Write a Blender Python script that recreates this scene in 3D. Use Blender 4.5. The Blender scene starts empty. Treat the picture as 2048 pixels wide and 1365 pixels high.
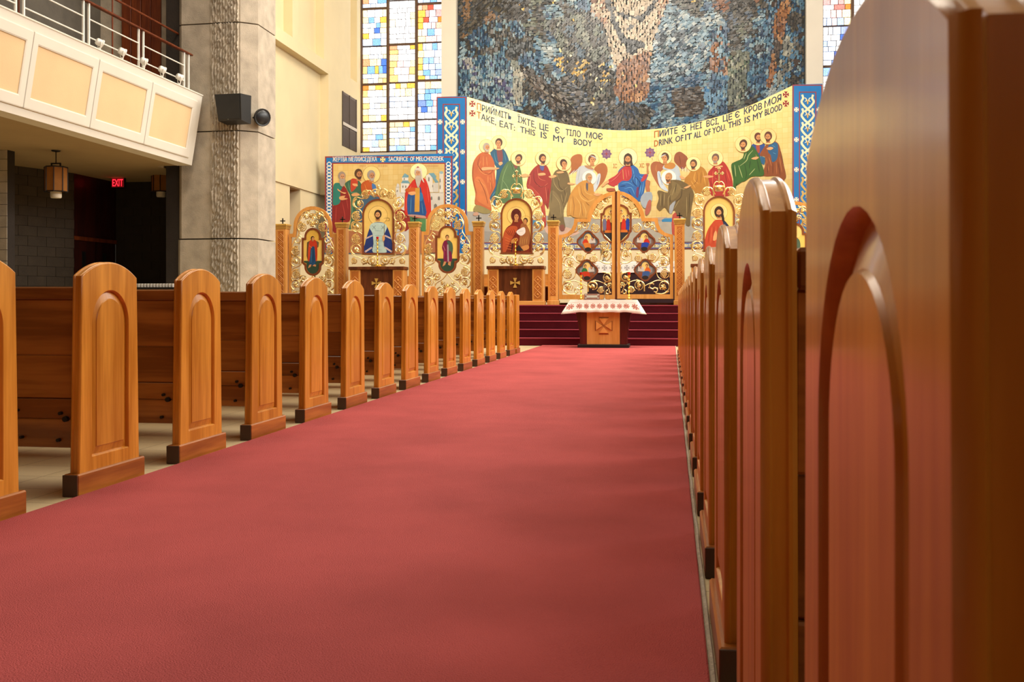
import bpy, bmesh, math, random
from math import sin, cos, tan, atan, pi, radians, sqrt
from mathutils import Vector, Matrix, noise
random.seed(7)
SC = bpy.context.scene
COL = SC.collection

# ---------------------------------------------------------------- camera, world, lights, exposure
F, CX, HY, VPX, CAMZ = 2032.0, 1024.0, 607.4, 1341.6, 0.85     # measured on the 2048x1365 photograph
TH = atan((VPX - CX) / F)
cam_d = bpy.data.cameras.new('camera')
cam_d.sensor_width = 36.0
cam_d.lens = 36.0 * F / 2048.0
cam_d.shift_y = -(682.5 - HY) / 2048.0
cam_d.clip_start = 0.02
cam_d.dof.use_dof = True
cam_d.dof.focus_distance = 12.0
cam_d.dof.aperture_fstop = 17.0
cam = bpy.data.objects.new('camera', cam_d)
cam.location = (0, 0, CAMZ)
cam.rotation_euler = (pi / 2, 0, TH)
COL.objects.link(cam)
SC.camera = cam

w = bpy.data.worlds.new('world'); SC.world = w; w.use_nodes = True
w.node_tree.nodes['Background'].inputs[0].default_value = (0.9, 0.93, 1.0, 1)
w.node_tree.nodes['Background'].inputs[1].default_value = 1.0
SC.view_settings.view_transform = 'Standard'
SC.view_settings.look = 'None'
SC.view_settings.gamma = 1.0
SC.view_settings.use_curve_mapping = False
SC.view_settings.exposure = 0.35
try:
    SC.cycles.use_denoising = True
    SC.cycles.max_bounces = 8
    SC.cycles.diffuse_bounces = 4
    SC.cycles.glossy_bounces = 3
    SC.cycles.caustics_reflective = False
    SC.cycles.caustics_refractive = False
    SC.cycles.sample_clamp_indirect = 6.0
except Exception:
    pass

def area(name, loc, target, size, power, col):
    d = bpy.data.lights.new(name, 'AREA'); d.shape = 'RECTANGLE'
    d.size, d.size_y = size; d.energy = power; d.color = col
    o = bpy.data.objects.new(name, d); COL.objects.link(o); o.location = loc
    o.rotation_euler = (Vector(target) - Vector(loc)).to_track_quat('-Z', 'Y').to_euler()
    return o
area('clerestory_daylight', (6.0, 15.0, 8.6), (-2.5, 12.0, 0.0), (18.0, 4.4), 1750, (1.0, 0.94, 0.86))
area('ceiling_fill', (-1.5, 12.0, 12.3), (-1.5, 10.0, 0), (5.0, 10.0), 420, (1.0, 0.90, 0.76))  # added overhead fill light, no ceiling fixture behind it
area('sanctuary_fill', (-1.2, 20.0, 11.8), (-1.2, 28.5, 3.0), (7.0, 2.5), 1000, (1.0, 0.93, 0.82))  # added fill that brightens the mural wall, not a fixture
area('left_nave_fill', (-5.5, 11.0, 12.2), (-5.5, 12.0, 0), (2.5, 14.0), 560, (1.0, 0.88, 0.72))  # added fill to lift the floor and pews on the left

# ---------------------------------------------------------------- geometry helpers
cT, sT = cos(TH), sin(TH)
def ray(x, y):
    u = (x - CX) / F; v = (HY - y) / F
    return Vector((-sT + u * cT, cT + u * sT, v))
def PY(x, y, Y):
    d = ray(x, y); t = Y / d.y
    return Vector((d.x * t, Y, CAMZ + d.z * t))
def PX(x, y, X):
    d = ray(x, y); t = X / d.x
    return Vector((X, d.y * t, CAMZ + d.z * t))
def PZ(x, y, Z):
    d = ray(x, y); t = (Z - CAMZ) / d.z
    return Vector((d.x * t, d.y * t, Z))
def hx(s, a=1.0):
    s = s.lstrip('#'); r = []
    for i in (0, 2, 4):
        c = int(s[i:i + 2], 16) / 255.0
        r.append(c / 12.92 if c <= 0.04045 else ((c + 0.055) / 1.055) ** 2.4)
    return (r[0], r[1], r[2], a)
def spline(pts, n=6, closed=False):
    P = [Vector(p) if len(p) == 3 else Vector((p[0], p[1], 0)) for p in pts]
    m = len(P); out = []
    segs = m if closed else m - 1
    for i in range(segs):
        if closed:
            p0, p1, p2, p3 = P[(i - 1) % m], P[i], P[(i + 1) % m], P[(i + 2) % m]
        else:
            p0, p1, p2, p3 = P[max(i - 1, 0)], P[i], P[i + 1], P[min(i + 2, m - 1)]
        for k in range(n):
            t = k / n
            out.append(0.5 * ((2 * p1) + (-p0 + p2) * t + (2 * p0 - 5 * p1 + 4 * p2 - p3) * t * t + (-p0 + 3 * p1 - 3 * p2 + p3) * t ** 3))
    if not closed: out.append(P[-1].copy())
    return out

class MB:
    def __init__(s): s.v = []; s.f = []; s.c = []; s.col = None
    def quad_box(s, P):           # 8 corners: bottom ring 4, top ring 4
        b = len(s.v); s.v += [Vector(p) for p in P]
        for f in ((3, 2, 1, 0), (4, 5, 6, 7), (0, 1, 5, 4), (1, 2, 6, 5), (2, 3, 7, 6), (3, 0, 4, 7)):
            s.f.append([b + i for i in f])
        s.c += [s.col] * 8
        return s
    def box(s, x0, x1, y0, y1, z0, z1):
        return s.quad_box([(x0, y0, z0), (x1, y0, z0), (x1, y1, z0), (x0, y1, z0), (x0, y0, z1), (x1, y0, z1), (x1, y1, z1), (x0, y1, z1)])
    def cbox(s, x0, x1, y0, y1, z0, z1, b=0.006):   # chamfered box
        X = (x0, x1); Y = (y0, y1); Z = (z0, z1)
        bm = bmesh.new()
        bmesh.ops.create_cube(bm, size=1)
        for v in bm.verts:
            v.co = Vector((X[v.co.x > 0], Y[v.co.y > 0], Z[v.co.z > 0]))
        bmesh.ops.bevel(bm, geom=bm.edges[:], offset=b, segments=1, affect='EDGES')
        s.add_bm(bm); bm.free(); return s
    def add_bm(s, bm, M=None):
        b = len(s.v); bm.verts.ensure_lookup_table()
        for i, v in enumerate(bm.verts): v.index = i
        s.v += [(M @ v.co) if M else v.co.copy() for v in bm.verts]; s.c += [s.col] * len(bm.verts)
        s.f += [[b + v.index for v in f.verts] for f in bm.faces]
    def rings(s, R, cap0=True, cap1=True, closed=True):
        n = len(R[0]); b = len(s.v)
        for r in R: s.v += [Vector(p) for p in r]; s.c += [s.col] * n
        for k in range(len(R) - 1):
            for i in range(n if closed else n - 1):
                j = (i + 1) % n
                s.f.append([b + k * n + i, b + k * n + j, b + (k + 1) * n + j, b + (k + 1) * n + i])
        if cap0: s.f.append([b + i for i in range(n)][::-1])
        if cap1: s.f.append([b + (len(R) - 1) * n + i for i in range(n)])
        return s
    def tube(s, pts, r, n=6, taper=None, flat=1.0):
        P = [Vector(p) for p in pts]; R = []; m = len(P)
        up = Vector((0, 1, 0)); prev = None
        for i, p in enumerate(P):
            t = (P[min(i + 1, m - 1)] - P[max(i - 1, 0)])
            if t.length < 1e-9: t = Vector((0, 0, 1))
            t.normalize()
            a = prev - t * prev.dot(t) if prev is not None else up - t * up.dot(t)
            if a.length < 1e-4: a = Vector((1, 0, 0)) - t * t.x
            a.normalize(); prev = a; bb = t.cross(a)
            rr = r if taper is None else r * (taper[0] + (taper[1] - taper[0]) * i / (m - 1))
            R.append([p + (a * cos(2 * pi * k / n) * flat + bb * sin(2 * pi * k / n)) * rr for k in range(n)])
        return s.rings(R)
    def lathe(s, prof, c=(0, 0, 0), n=16):
        c = Vector(c)
        R = [[c + Vector((r * cos(2 * pi * k / n), r * sin(2 * pi * k / n), z)) for k in range(n)] for r, z in prof]
        return s.rings(R)
    def prism(s, poly, f):        # poly list of 2D, f(p, side)->3D for side 0/1
        n = len(poly); b = len(s.v)
        s.v += [Vector(f(p, 0)) for p in poly] + [Vector(f(p, 1)) for p in poly]; s.c += [s.col] * (2 * n)
        s.f.append([b + i for i in range(n)]); s.f.append([b + n + i for i in range(n)][::-1])
        for i in range(n):
            j = (i + 1) % n
            s.f.append([b + i, b + n + i, b + n + j, b + j])
        return s
    def ring_prism(s, outer, inner, f):
        n = len(outer); b = len(s.v)
        for P in (outer, inner):
            for side in (0, 1): s.v += [Vector(f(p, side)) for p in P]; s.c += [s.col] * n
        o0, o1, i0, i1 = b, b + n, b + 2 * n, b + 3 * n
        for i in range(n):
            j = (i + 1) % n
            s.f += [[o0 + i, o0 + j, i0 + j, i0 + i], [o1 + j, o1 + i, i1 + i, i1 + j], [o0 + j, o0 + i, o1 + i, o1 + j], [i0 + i, i0 + j, i1 + j, i1 + i]]
        return s
    def ball(s, c, r, n=8, m=5, sc=(1, 1, 1)):
        c = Vector(c); R = []
        for k in range(m + 1):
            a = pi * (0.04 + 0.92 * k / m)
            R.append([c + Vector((sin(a) * cos(2 * pi * i / n) * sc[0], sin(a) * sin(2 * pi * i / n) * sc[1], cos(a) * sc[2])) * r for i in range(n)])
        return s.rings(R)
    def build(s, name, m, parent=None, smooth=False, recalc=True, origin=None, angle=35):
        o_w = Vector((0, 0, 0))
        if parent is not None:
            o_w = wloc(parent)
        if origin is not None: o_w = Vector(origin)
        me = bpy.data.meshes.new(name)
        me.from_pydata([v - o_w for v in s.v], [], s.f)
        if recalc:
            bm = bmesh.new(); bm.from_mesh(me); bmesh.ops.recalc_face_normals(bm, faces=bm.faces[:]); bm.to_mesh(me); bm.free()
        if any(c is not None for c in s.c):
            at = me.color_attributes.new('Col', 'FLOAT_COLOR', 'POINT')
            flat = []
            for c in s.c: flat += list(c if c is not None else (1, 1, 1, 1))
            at.data.foreach_set('color', flat)
        me.materials.append(m)
        if smooth:
            me.polygons.foreach_set('use_smooth', [True] * len(me.polygons))
            try: me.set_sharp_from_angle(angle=radians(angle))
            except Exception: pass
        o = bpy.data.objects.new(name, me); COL.objects.link(o)
        if parent is not None:
            o.parent = parent
            if origin is not None: o.location = o_w - wloc(parent)
        elif origin is not None: o.location = o_w
        return o

def wloc(o):
    v = Vector(o.location)
    while o.parent is not None:
        o = o.parent; v = v + Vector(o.location)
    return v
def thing(name, label, cat, loc=(0, 0, 0), group=None, kind=None):
    o = bpy.data.objects.new(name, None); o.empty_display_size = 0.1; COL.objects.link(o); o.location = loc
    return tag(o, label, cat, group, kind)
def tag(o, label=None, cat=None, group=None, kind=None):
    if label: o['label'] = label
    if cat: o['category'] = cat
    if group: o['group'] = group
    if kind: o['kind'] = kind
    return o
def struct(o, label=None, cat=None):
    return tag(o, label, cat, kind='structure')
def copy_tree(o, parent=None):
    c = o.copy(); COL.objects.link(c)
    if parent is not None: c.parent = parent
    for ch in list(o.children): copy_tree(ch, c)
    return c
def place(name, me, parent, w, rot=(0, 0, 0), sc=1.0, color=None):   # a piece that shares its mesh
    o = bpy.data.objects.new(name, me); COL.objects.link(o); o.parent = parent
    o.location = Vector(w) - (wloc(parent) if parent is not None else Vector((0, 0, 0))); o.rotation_euler = rot
    o.scale = (sc, sc, sc) if not hasattr(sc, '__len__') else sc
    if color: o.color = color
    return o

# ---------------------------------------------------------------- materials
def mat(name, col, rough=0.5, metal=0.0, n_scale=8.0, n_amt=0.12, stretch=(1, 1, 1), bump=0.0, b_scale=None, coat=0.0,
        attr=False, objc=False, spec=0.5, sheen=0.0, col2=None, detail=4.0, rvar=0.0):
    m = bpy.data.materials.new(name); m.use_nodes = True
    N = m.node_tree.nodes; L = m.node_tree.links; b = N['Principled BSDF']
    tc = N.new('ShaderNodeTexCoord'); mp = N.new('ShaderNodeMapping'); mp.inputs['Scale'].default_value = stretch
    oi = N.new('ShaderNodeObjectInfo')
    L.new(tc.outputs['Object'], mp.inputs['Vector'])
    sh = N.new('ShaderNodeVectorMath'); sh.operation = 'SCALE'; sh.inputs[0].default_value = (7, 13, 5)
    L.new(oi.outputs['Random'], sh.inputs['Scale']); L.new(sh.outputs[0], mp.inputs['Location'])
    nz = N.new('ShaderNodeTexNoise'); nz.inputs['Scale'].default_value = n_scale; nz.inputs['Detail'].default_value = detail
    L.new(mp.outputs[0], nz.inputs['Vector'])
    if attr:
        a = N.new('ShaderNodeAttribute'); a.attribute_name = 'Col'; src = a.outputs['Color']
    elif objc:
        src = oi.outputs['Color']
    else:
        r = N.new('ShaderNodeRGB'); r.outputs[0].default_value = hx(col) if isinstance(col, str) else col; src = r.outputs[0]
    mr = N.new('ShaderNodeMapRange'); mr.inputs[1].default_value = 0.3; mr.inputs[2].default_value = 0.7
    mr.inputs[3].default_value = 1 - n_amt; mr.inputs[4].default_value = 1 + n_amt * 0.6
    L.new(nz.outputs[0], mr.inputs[0])
    if col2:
        mx = N.new('ShaderNodeMix'); mx.data_type = 'RGBA'; mx.inputs[7].default_value = hx(col2)
        mr.inputs[3].default_value = 0.0; mr.inputs[4].default_value = 1.0
        L.new(mr.outputs[0], mx.inputs[0]); L.new(src, mx.inputs[6]); out = mx.outputs[2]
    else:
        vm = N.new('ShaderNodeVectorMath'); vm.operation = 'SCALE'
        L.new(src, vm.inputs[0]); L.new(mr.outputs[0], vm.inputs['Scale']); out = vm.outputs[0]
    L.new(out, b.inputs['Base Color'])
    b.inputs['Roughness'].default_value = rough; b.inputs['Metallic'].default_value = metal
    b.inputs['Coat Weight'].default_value = coat; b.inputs['Coat Roughness'].default_value = 0.12
    b.inputs['Specular IOR Level'].default_value = spec
    if sheen: b.inputs['Sheen Weight'].default_value = sheen
    if rvar:
        m2 = N.new('ShaderNodeMapRange'); m2.inputs[3].default_value = rough - rvar; m2.inputs[4].default_value = rough + rvar
        L.new(nz.outputs[0], m2.inputs[0]); L.new(m2.outputs[0], b.inputs['Roughness'])
    if bump:
        n2 = N.new('ShaderNodeTexNoise'); n2.inputs['Scale'].default_value = b_scale or n_scale * 6; n2.inputs['Detail'].default_value = 3
        L.new(mp.outputs[0], n2.inputs['Vector'])
        bp = N.new('ShaderNodeBump'); bp.inputs['Strength'].default_value = bump; bp.inputs['Distance'].default_value = 0.01
        L.new(n2.outputs[0], bp.inputs['Height']); L.new(bp.outputs[0], b.inputs['Normal'])
    return m
def emit(name, col, st):
    m = bpy.data.materials.new(name); m.use_nodes = True
    b = m.node_tree.nodes['Principled BSDF']; b.inputs['Base Color'].default_value = (0.02, 0.02, 0.02, 1)
    b.inputs['Emission Color'].default_value = hx(col); b.inputs['Emission Strength'].default_value = st
    return m
def wood(name, c1, c2, stretch, rough=0.32, coat=0.4, scale=1.0, figure=0.35):
    """oak: long fine pores, broad cathedral figure and slow tone drift, varnished"""
    m = bpy.data.materials.new(name); m.use_nodes = True
    N = m.node_tree.nodes; L = m.node_tree.links; b = N['Principled BSDF']
    tc = N.new('ShaderNodeTexCoord'); oi = N.new('ShaderNodeObjectInfo')
    mp = N.new('ShaderNodeMapping'); mp.inputs['Scale'].default_value = stretch
    sh = N.new('ShaderNodeVectorMath'); sh.operation = 'SCALE'; sh.inputs[0].default_value = (3, 5, 4)
    L.new(oi.outputs['Random'], sh.inputs['Scale']); L.new(sh.outputs[0], mp.inputs['Location'])
    L.new(tc.outputs['Object'], mp.inputs['Vector'])
    fine = N.new('ShaderNodeTexNoise'); fine.inputs['Scale'].default_value = 30 * scale; fine.inputs['Detail'].default_value = 5
    broad = N.new('ShaderNodeTexNoise'); broad.inputs['Scale'].default_value = 2.2 * scale; broad.inputs['Detail'].default_value = 2
    L.new(mp.outputs[0], fine.inputs['Vector']); L.new(mp.outputs[0], broad.inputs['Vector'])
    ml = N.new('ShaderNodeMath'); ml.operation = 'MULTIPLY'; ml.inputs[1].default_value = 26.0
    L.new(broad.outputs[0], ml.inputs[0])
    fr = N.new('ShaderNodeMath'); fr.operation = 'SINE'; L.new(ml.outputs[0], fr.inputs[0])
    m1 = N.new('ShaderNodeMath'); m1.operation = 'MULTIPLY_ADD'; m1.inputs[1].default_value = figure * 0.5; m1.inputs[2].default_value = 0.0
    L.new(fr.outputs[0], m1.inputs[0])
    m2 = N.new('ShaderNodeMath'); m2.operation = 'ADD'; L.new(m1.outputs[0], m2.inputs[0]); L.new(fine.outputs[0], m2.inputs[1])
    cr = N.new('ShaderNodeMapRange'); cr.inputs[1].default_value = 0.25; cr.inputs[2].default_value = 0.8
    L.new(m2.outputs[0], cr.inputs[0])
    mx = N.new('ShaderNodeMix'); mx.data_type = 'RGBA'; mx.inputs[6].default_value = hx(c2); mx.inputs[7].default_value = hx(c1)
    L.new(cr.outputs[0], mx.inputs[0]); 
    hv = N.new('ShaderNodeHueSaturation'); L.new(mx.outputs[2], hv.inputs['Color'])
    rv = N.new('ShaderNodeMapRange'); rv.inputs[3].default_value = 0.9; rv.inputs[4].default_value = 1.1
    L.new(oi.outputs['Random'], rv.inputs[0]); L.new(rv.outputs[0], hv.inputs['Value'])
    L.new(hv.outputs[0], b.inputs['Base Color'])
    b.inputs['Roughness'].default_value = rough; b.inputs['Coat Weight'].default_value = coat
    b.inputs['Coat Roughness'].default_value = 0.13; b.inputs['Coat IOR'].default_value = 1.5; b.inputs['Specular IOR Level'].default_value = 0.3
    bp = N.new('ShaderNodeBump'); bp.inputs['Strength'].default_value = 0.08; bp.inputs['Distance'].default_value = 0.004
    L.new(fine.outputs[0], bp.inputs['Height']); L.new(bp.outputs[0], b.inputs['Normal'])
    return m

M = {}
M['pew'] = wood('varnished_oak_upright', '#dc9636', '#b8731c', (1.6, 1.6, 0.12), coat=0.3)
M['pew_edge'] = wood('varnished_oak_edge', '#a9581f', '#853d12', (1.6, 1.6, 0.12))
M['pew_h'] = wood('varnished_oak_lengthwise', '#aa6c2e', '#80491a', (0.12, 1.6, 1.6), figure=0.6)
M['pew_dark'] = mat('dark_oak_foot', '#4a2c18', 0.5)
M['oak'] = wood('honey_oak', '#dc9e56', '#c88a40', (1.6, 1.6, 0.12), rough=0.4, coat=0.3)
M['oak_h'] = wood('honey_oak_lengthwise', '#dc9e56', '#c88a40', (0.12, 1.6, 1.6), rough=0.4, coat=0.3)
M['oak_carve'] = mat('carved_oak_ground', '#b0641c', 0.6)
M['oak_ridge'] = mat('carved_oak_ridge', '#dd9a4c', 0.5)
M['walnut'] = wood('dark_walnut', '#6e3a1c', '#4c2410', (1.6, 1.6, 0.12), rough=0.35, coat=0.4)
M['mahog'] = wood('red_mahogany', '#5a1810', '#3c0e08', (1.6, 1.6, 0.12), rough=0.35, coat=0.4)
M['black'] = mat('black_plastic', '#141413', 0.45)
M['iron'] = mat('black_iron', '#1c1512', 0.5, 0.3)
M['gold'] = mat('gilded_carving', '#f2d594', 0.30, 0.88, n_scale=14, n_amt=0.12, rvar=0.08)
M['goldp'] = mat('gold_painted_wood', '#e8bd62', 0.35, 0.55, n_scale=10, n_amt=0.08)
M['brass'] = mat('polished_brass', '#e8b94e', 0.18, 1.0)
M['silver'] = mat('tarnished_silver', '#a9a49a', 0.3, 1.0)
M['frame_br'] = mat('brown_icon_frame', '#7d3f1c', 0.45)
M['paint'] = mat('mural_paint', '#ffffff', 0.55, attr=True, n_scale=5, n_amt=0.10)
M['icon_paint'] = mat('icon_paint', '#ffffff', 0.4, attr=True, n_scale=12, n_amt=0.08)
M['tess'] = mat('glass_tessera', '#ffffff', 0.34, attr=True, n_scale=3, n_amt=0.15)
M['tess_o'] = mat('glass_tessera_single', '#ffffff', 0.34, objc=True, n_scale=3, n_amt=0.15)
M['cream'] = mat('cream_plaster', '#dfcfa6', 0.85, n_scale=1.2, n_amt=0.05, bump=0.15, b_scale=60)
M['cream2'] = mat('cream_panel', '#e2c396', 0.85, n_scale=1.5, n_amt=0.05, bump=0.15, b_scale=60)
M['white'] = mat('white_plaster', '#dcd6c8', 0.8, n_scale=1.5, n_amt=0.04)
M['wmetal'] = mat('white_enamel', '#ece9e0', 0.4)
M['soffit'] = mat('tan_soffit', '#a8916a', 0.9, n_scale=2, n_amt=0.05)
M['conc'] = mat('board_marked_concrete', '#b5aa98', 0.9, n_scale=4, n_amt=0.22, bump=0.5, b_scale=45, detail=8)
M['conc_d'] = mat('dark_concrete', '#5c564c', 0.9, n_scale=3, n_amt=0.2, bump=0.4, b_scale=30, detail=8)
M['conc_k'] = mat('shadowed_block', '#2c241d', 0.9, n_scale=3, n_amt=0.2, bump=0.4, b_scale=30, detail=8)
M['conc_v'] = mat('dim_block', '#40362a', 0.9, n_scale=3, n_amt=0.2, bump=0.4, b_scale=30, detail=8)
M['door'] = wood('dark_brown_door', '#3c140c', '#280c08', (1.6, 1.6, 0.12), rough=0.5, coat=0.1)
M['brown'] = wood('brown_door_wood', '#7a3a18', '#5a250e', (1.6, 1.6, 0.12), rough=0.45, coat=0.2)
M['carpet'] = mat('red_wool_carpet', '#b25352', 0.98, n_scale=1.6, n_amt=0.16, bump=0.7, b_scale=230, spec=0.15, detail=7)
M['carpet_d'] = mat('dark_red_carpet', '#54101a', 0.98, n_scale=3, n_amt=0.14, bump=0.8, b_scale=150, spec=0.15, detail=7)
M['carpet_n'] = mat('lighter_red_nosing', '#84323c', 0.98, n_scale=3, n_amt=0.14, spec=.15)
M['linen'] = mat('white_linen', '#e9e4da', 0.85, n_scale=10, n_amt=0.05, bump=0.2, b_scale=120)
M['binding'] = mat('undyed_carpet_binding', '#bdb3a2', 0.95, n_scale=30, n_amt=0.2, bump=0.8, b_scale=200)
M['red_gl'] = mat('red_votive_glass', '#b8141a', 0.15, coat=0.5)
M['clear'] = mat('clear_votive_glass', '#d8d8d4', 0.1, coat=0.5)
M['amber'] = mat('amber_lantern_glass', '#94602a', 0.7, spec=.2)
M['lead'] = mat('window_lead', '#3a2a20', 0.6)

def floor_mat():
    m = bpy.data.materials.new('beige_terrazzo_tile'); m.use_nodes = True
    N = m.node_tree.nodes; L = m.node_tree.links; b = N['Principled BSDF']
    tc = N.new('ShaderNodeTexCoord'); br = N.new('ShaderNodeTexBrick'); br.offset = 0.0
    br.inputs['Color1'].default_value = hx('#ddcaa0'); br.inputs['Color2'].default_value = hx('#d2be92'); br.inputs['Mortar'].default_value = hx('#988763')
    br.inputs['Scale'].default_value = 1.0; br.inputs['Brick Width'].default_value = 0.305; br.inputs['Row Height'].default_value = 0.305
    br.inputs['Mortar Size'].default_value = 0.003
    L.new(tc.outputs['Object'], br.inputs['Vector'])
    nz = N.new('ShaderNodeTexNoise'); nz.inputs['Scale'].default_value = 60; nz.inputs['Detail'].default_value = 6
    L.new(tc.outputs['Object'], nz.inputs['Vector'])
    mr = N.new('ShaderNodeMapRange'); mr.inputs[3].default_value = 0.85; mr.inputs[4].default_value = 1.12; L.new(nz.outputs[0], mr.inputs[0])
    vm = N.new('ShaderNodeVectorMath'); vm.operation = 'SCALE'; L.new(br.outputs[0], vm.inputs[0]); L.new(mr.outputs[0], vm.inputs['Scale'])
    L.new(vm.outputs[0], b.inputs['Base Color']); b.inputs['Roughness'].default_value = 0.28
    return m
M['floor'] = floor_mat()
# ================================================================ THE SETTING
XC = -1.16                                    # centre line of the sanctuary
YB = 30.0
XL = PY(722, 300, YB).x; XR = 2 * XC - XL       # nave side walls                                     # east wall
ZP = 0.815                                     # sanctuary platform
# floor, ceiling, outer walls
struct(MB().box(-14, 8.5, -22, 31.2, -0.2, 0.0).build('floor', M['floor']), 'beige terrazzo tiled church floor', 'floor')
struct(MB().box(-14, 8.5, -22, 31.2, 13.0, 13.2).build('ceiling', M['cream']), 'cream plaster ceiling high above the nave', 'ceiling')
struct(MB().box(-14, 8.5, -22.2, -22, 0, 13).build('wall_back', M['brown']), 'brown panelled back wall behind the camera', 'wall')
struct(MB().box(-14.2, -14, -22, 31.2, 0, 13).build('wall_left', M['conc_d']), 'grey concrete outer wall of the left aisle', 'wall')
wr = MB().box(XR, XR + .25, -22, 31, 0, 6.0).box(XR, XR + .25, -22, 31, 11.3, 13)
for k in range(10): wr.box(XR, XR + .25, -22 + k * 5.6, -22 + k * 5.6 + 0.6, 6.0, 11.3)
struct(wr.build('wall_right', M['cream']), 'cream right nave wall with tall clerestory openings', 'wall')
# aisle carpet and its undyed edge binding
struct(MB().cbox(-2.545, 0.086, -12.0, 20.35, 0.0, 0.014, 0.004).build('floor_carpet', M['carpet']), 'red wool carpet down the centre aisle', 'carpet')
bd = MB(); pts = []
for i in range(240):
    y = -1 + i * 0.09
    pts.append((0.094 + 0.004 * noise.noise(Vector((y * 3, 0, 0))), y, 0.010))
bd.tube(pts, 0.0065, 6)
struct(bd.build('trim_carpet_edge', M['binding'], smooth=True), 'pale fuzzy binding along the right edge of the aisle carpet', 'carpet edge')
# steps: five risers covered in dark red carpet
st = struct(bpy.data.objects.new('floor_steps', None), 'five dark red carpeted steps up to the sanctuary', 'steps'); COL.objects.link(st)
SY0 = 20.25
for k in range(5):
    y0 = SY0 + 0.33 * k; z1 = 0.163 * (k + 1)
    s = MB().cbox(XL + .02 if k < 4 else XL + .02, XR - .02, y0, y0 + 0.33 if k < 4 else YB - 0.02, z1 - 0.163, z1, 0.012)
    s.build('step', M['carpet_d'], st)
    # nosing, a rounded lip in a lighter red than the step
    pts = [(XL + .05, y0 + 0.004, z1 - 0.014), (XR - .05, y0 + 0.004, z1 - 0.014)]
    MB().tube(pts, 0.016, 8).build('nosing', M['carpet_n'] if 'carpet_n' in M else M['carpet'], st, smooth=True)
# ---- east wall: pieces around the two windows, mosaic in the middle
def wx(x, Y=YB): return PY(x, 300, Y).x
xw0, xw1 = wx(722), wx(887)
xm0, xm1 = wx(916), wx(1610)
xv0 = wx(1643); xv1 = xv0 + (xw1 - xw0)
zs = PY(800, 305, YB).z
zt = 12.2
ew = MB()
ew.box(XL - 0.3, xw0, YB, YB + .5, 0, 13); ew.box(xw0, xw1, YB, YB + .5, 0, zs); ew.box(xw0, xw1, YB, YB + .5, zt, 13)
ew.box(xw1, xv0, YB + 0.1, YB + .5, 0, 13)
ew.box(xv0, xv1, YB, YB + .5, 0, zs); ew.box(xv0, xv1, YB, YB + .5, zt, 13); ew.box(xv1, XR + .2, YB, YB + .5, 0, 13)
struct(ew.build('wall_front', M['cream']), 'cream east wall behind the altar', 'wall')
pr = MB().box(xw1, xm0, YB - 0.28, YB + .1, ZP, 12.9)
struct(pr.build('trim_1', M['white']), 'white plaster pier left of the mosaic', 'pier')
pr = MB().box(xm1, xv0, YB - 0.28, YB + .1, ZP, 12.9)
struct(pr.build('trim_2', M['white']), 'white plaster pier right of the mosaic', 'pier')
# sill under left window
struct(MB().box(xw0, xw1, YB - 0.06, YB + .3, zs - 0.08, zs).build('trim_3', M['white']), 'pale sill under the left stained glass window', 'sill')

# ---- left side wall of the nave (receding), with recessed bays and a projecting ledge
def ly(x): return PX(x, 300, XL).y
zl = PX(560, 358.5, XL).z                      # underside of the overhanging upper wall
z_b1 = PX(597, 83, XL).z                       # bottoms of the upper bays
z_p1 = PX(597, 108, XL).z                      # top of the lower recess
yA = 20.0
sw = MB()
D = 0.24
def slab(y0, y1, z0, z1, x=XL): sw.box(x - 0.6, x, y0, y1, z0, z1)
# lower recess between px 534 and 658
slab(yA, ly(534), zl, z_p1); slab(ly(534), ly(657), zl, z_p1, XL - D); slab(ly(657), YB, zl, z_p1)
slab(yA, YB, z_p1, z_b1)
slab(yA, ly(519), z_b1, 12.9); slab(ly(519), ly(585), z_b1, 12.9, XL - D); slab(ly(585), ly(597), z_b1, 12.9)
slab(ly(597), ly(648), z_b1, 12.9, XL - D); slab(ly(648), ly(701), z_b1, 12.9); slab(ly(701), ly(714), z_b1, 12.9, XL - D); slab(ly(714), YB, z_b1, 12.9)
# set-back lower wall with a narrow dark doorway
xb = XL - 0.28
sw.box(xb - .3, xb, yA, ly(606) - .2, 0, zl); sw.box(xb - .3, xb, ly(606) + .55, YB, 0, zl); sw.box(xb - .3, xb, ly(606) - .2, ly(606) + .55, zl - 0.02, zl)
struct(sw.build('wall_side', M['cream']), 'cream panelled side wall left of the sanctuary with an overhanging ledge', 'wall')
struct(MB().box(xb - .5, xb - .3, ly(606) - .4, ly(606) + .7, 0, zl).build('door_3', M['brown']), 'dark narrow doorway under the ledge of the side wall', 'doorway')
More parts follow.
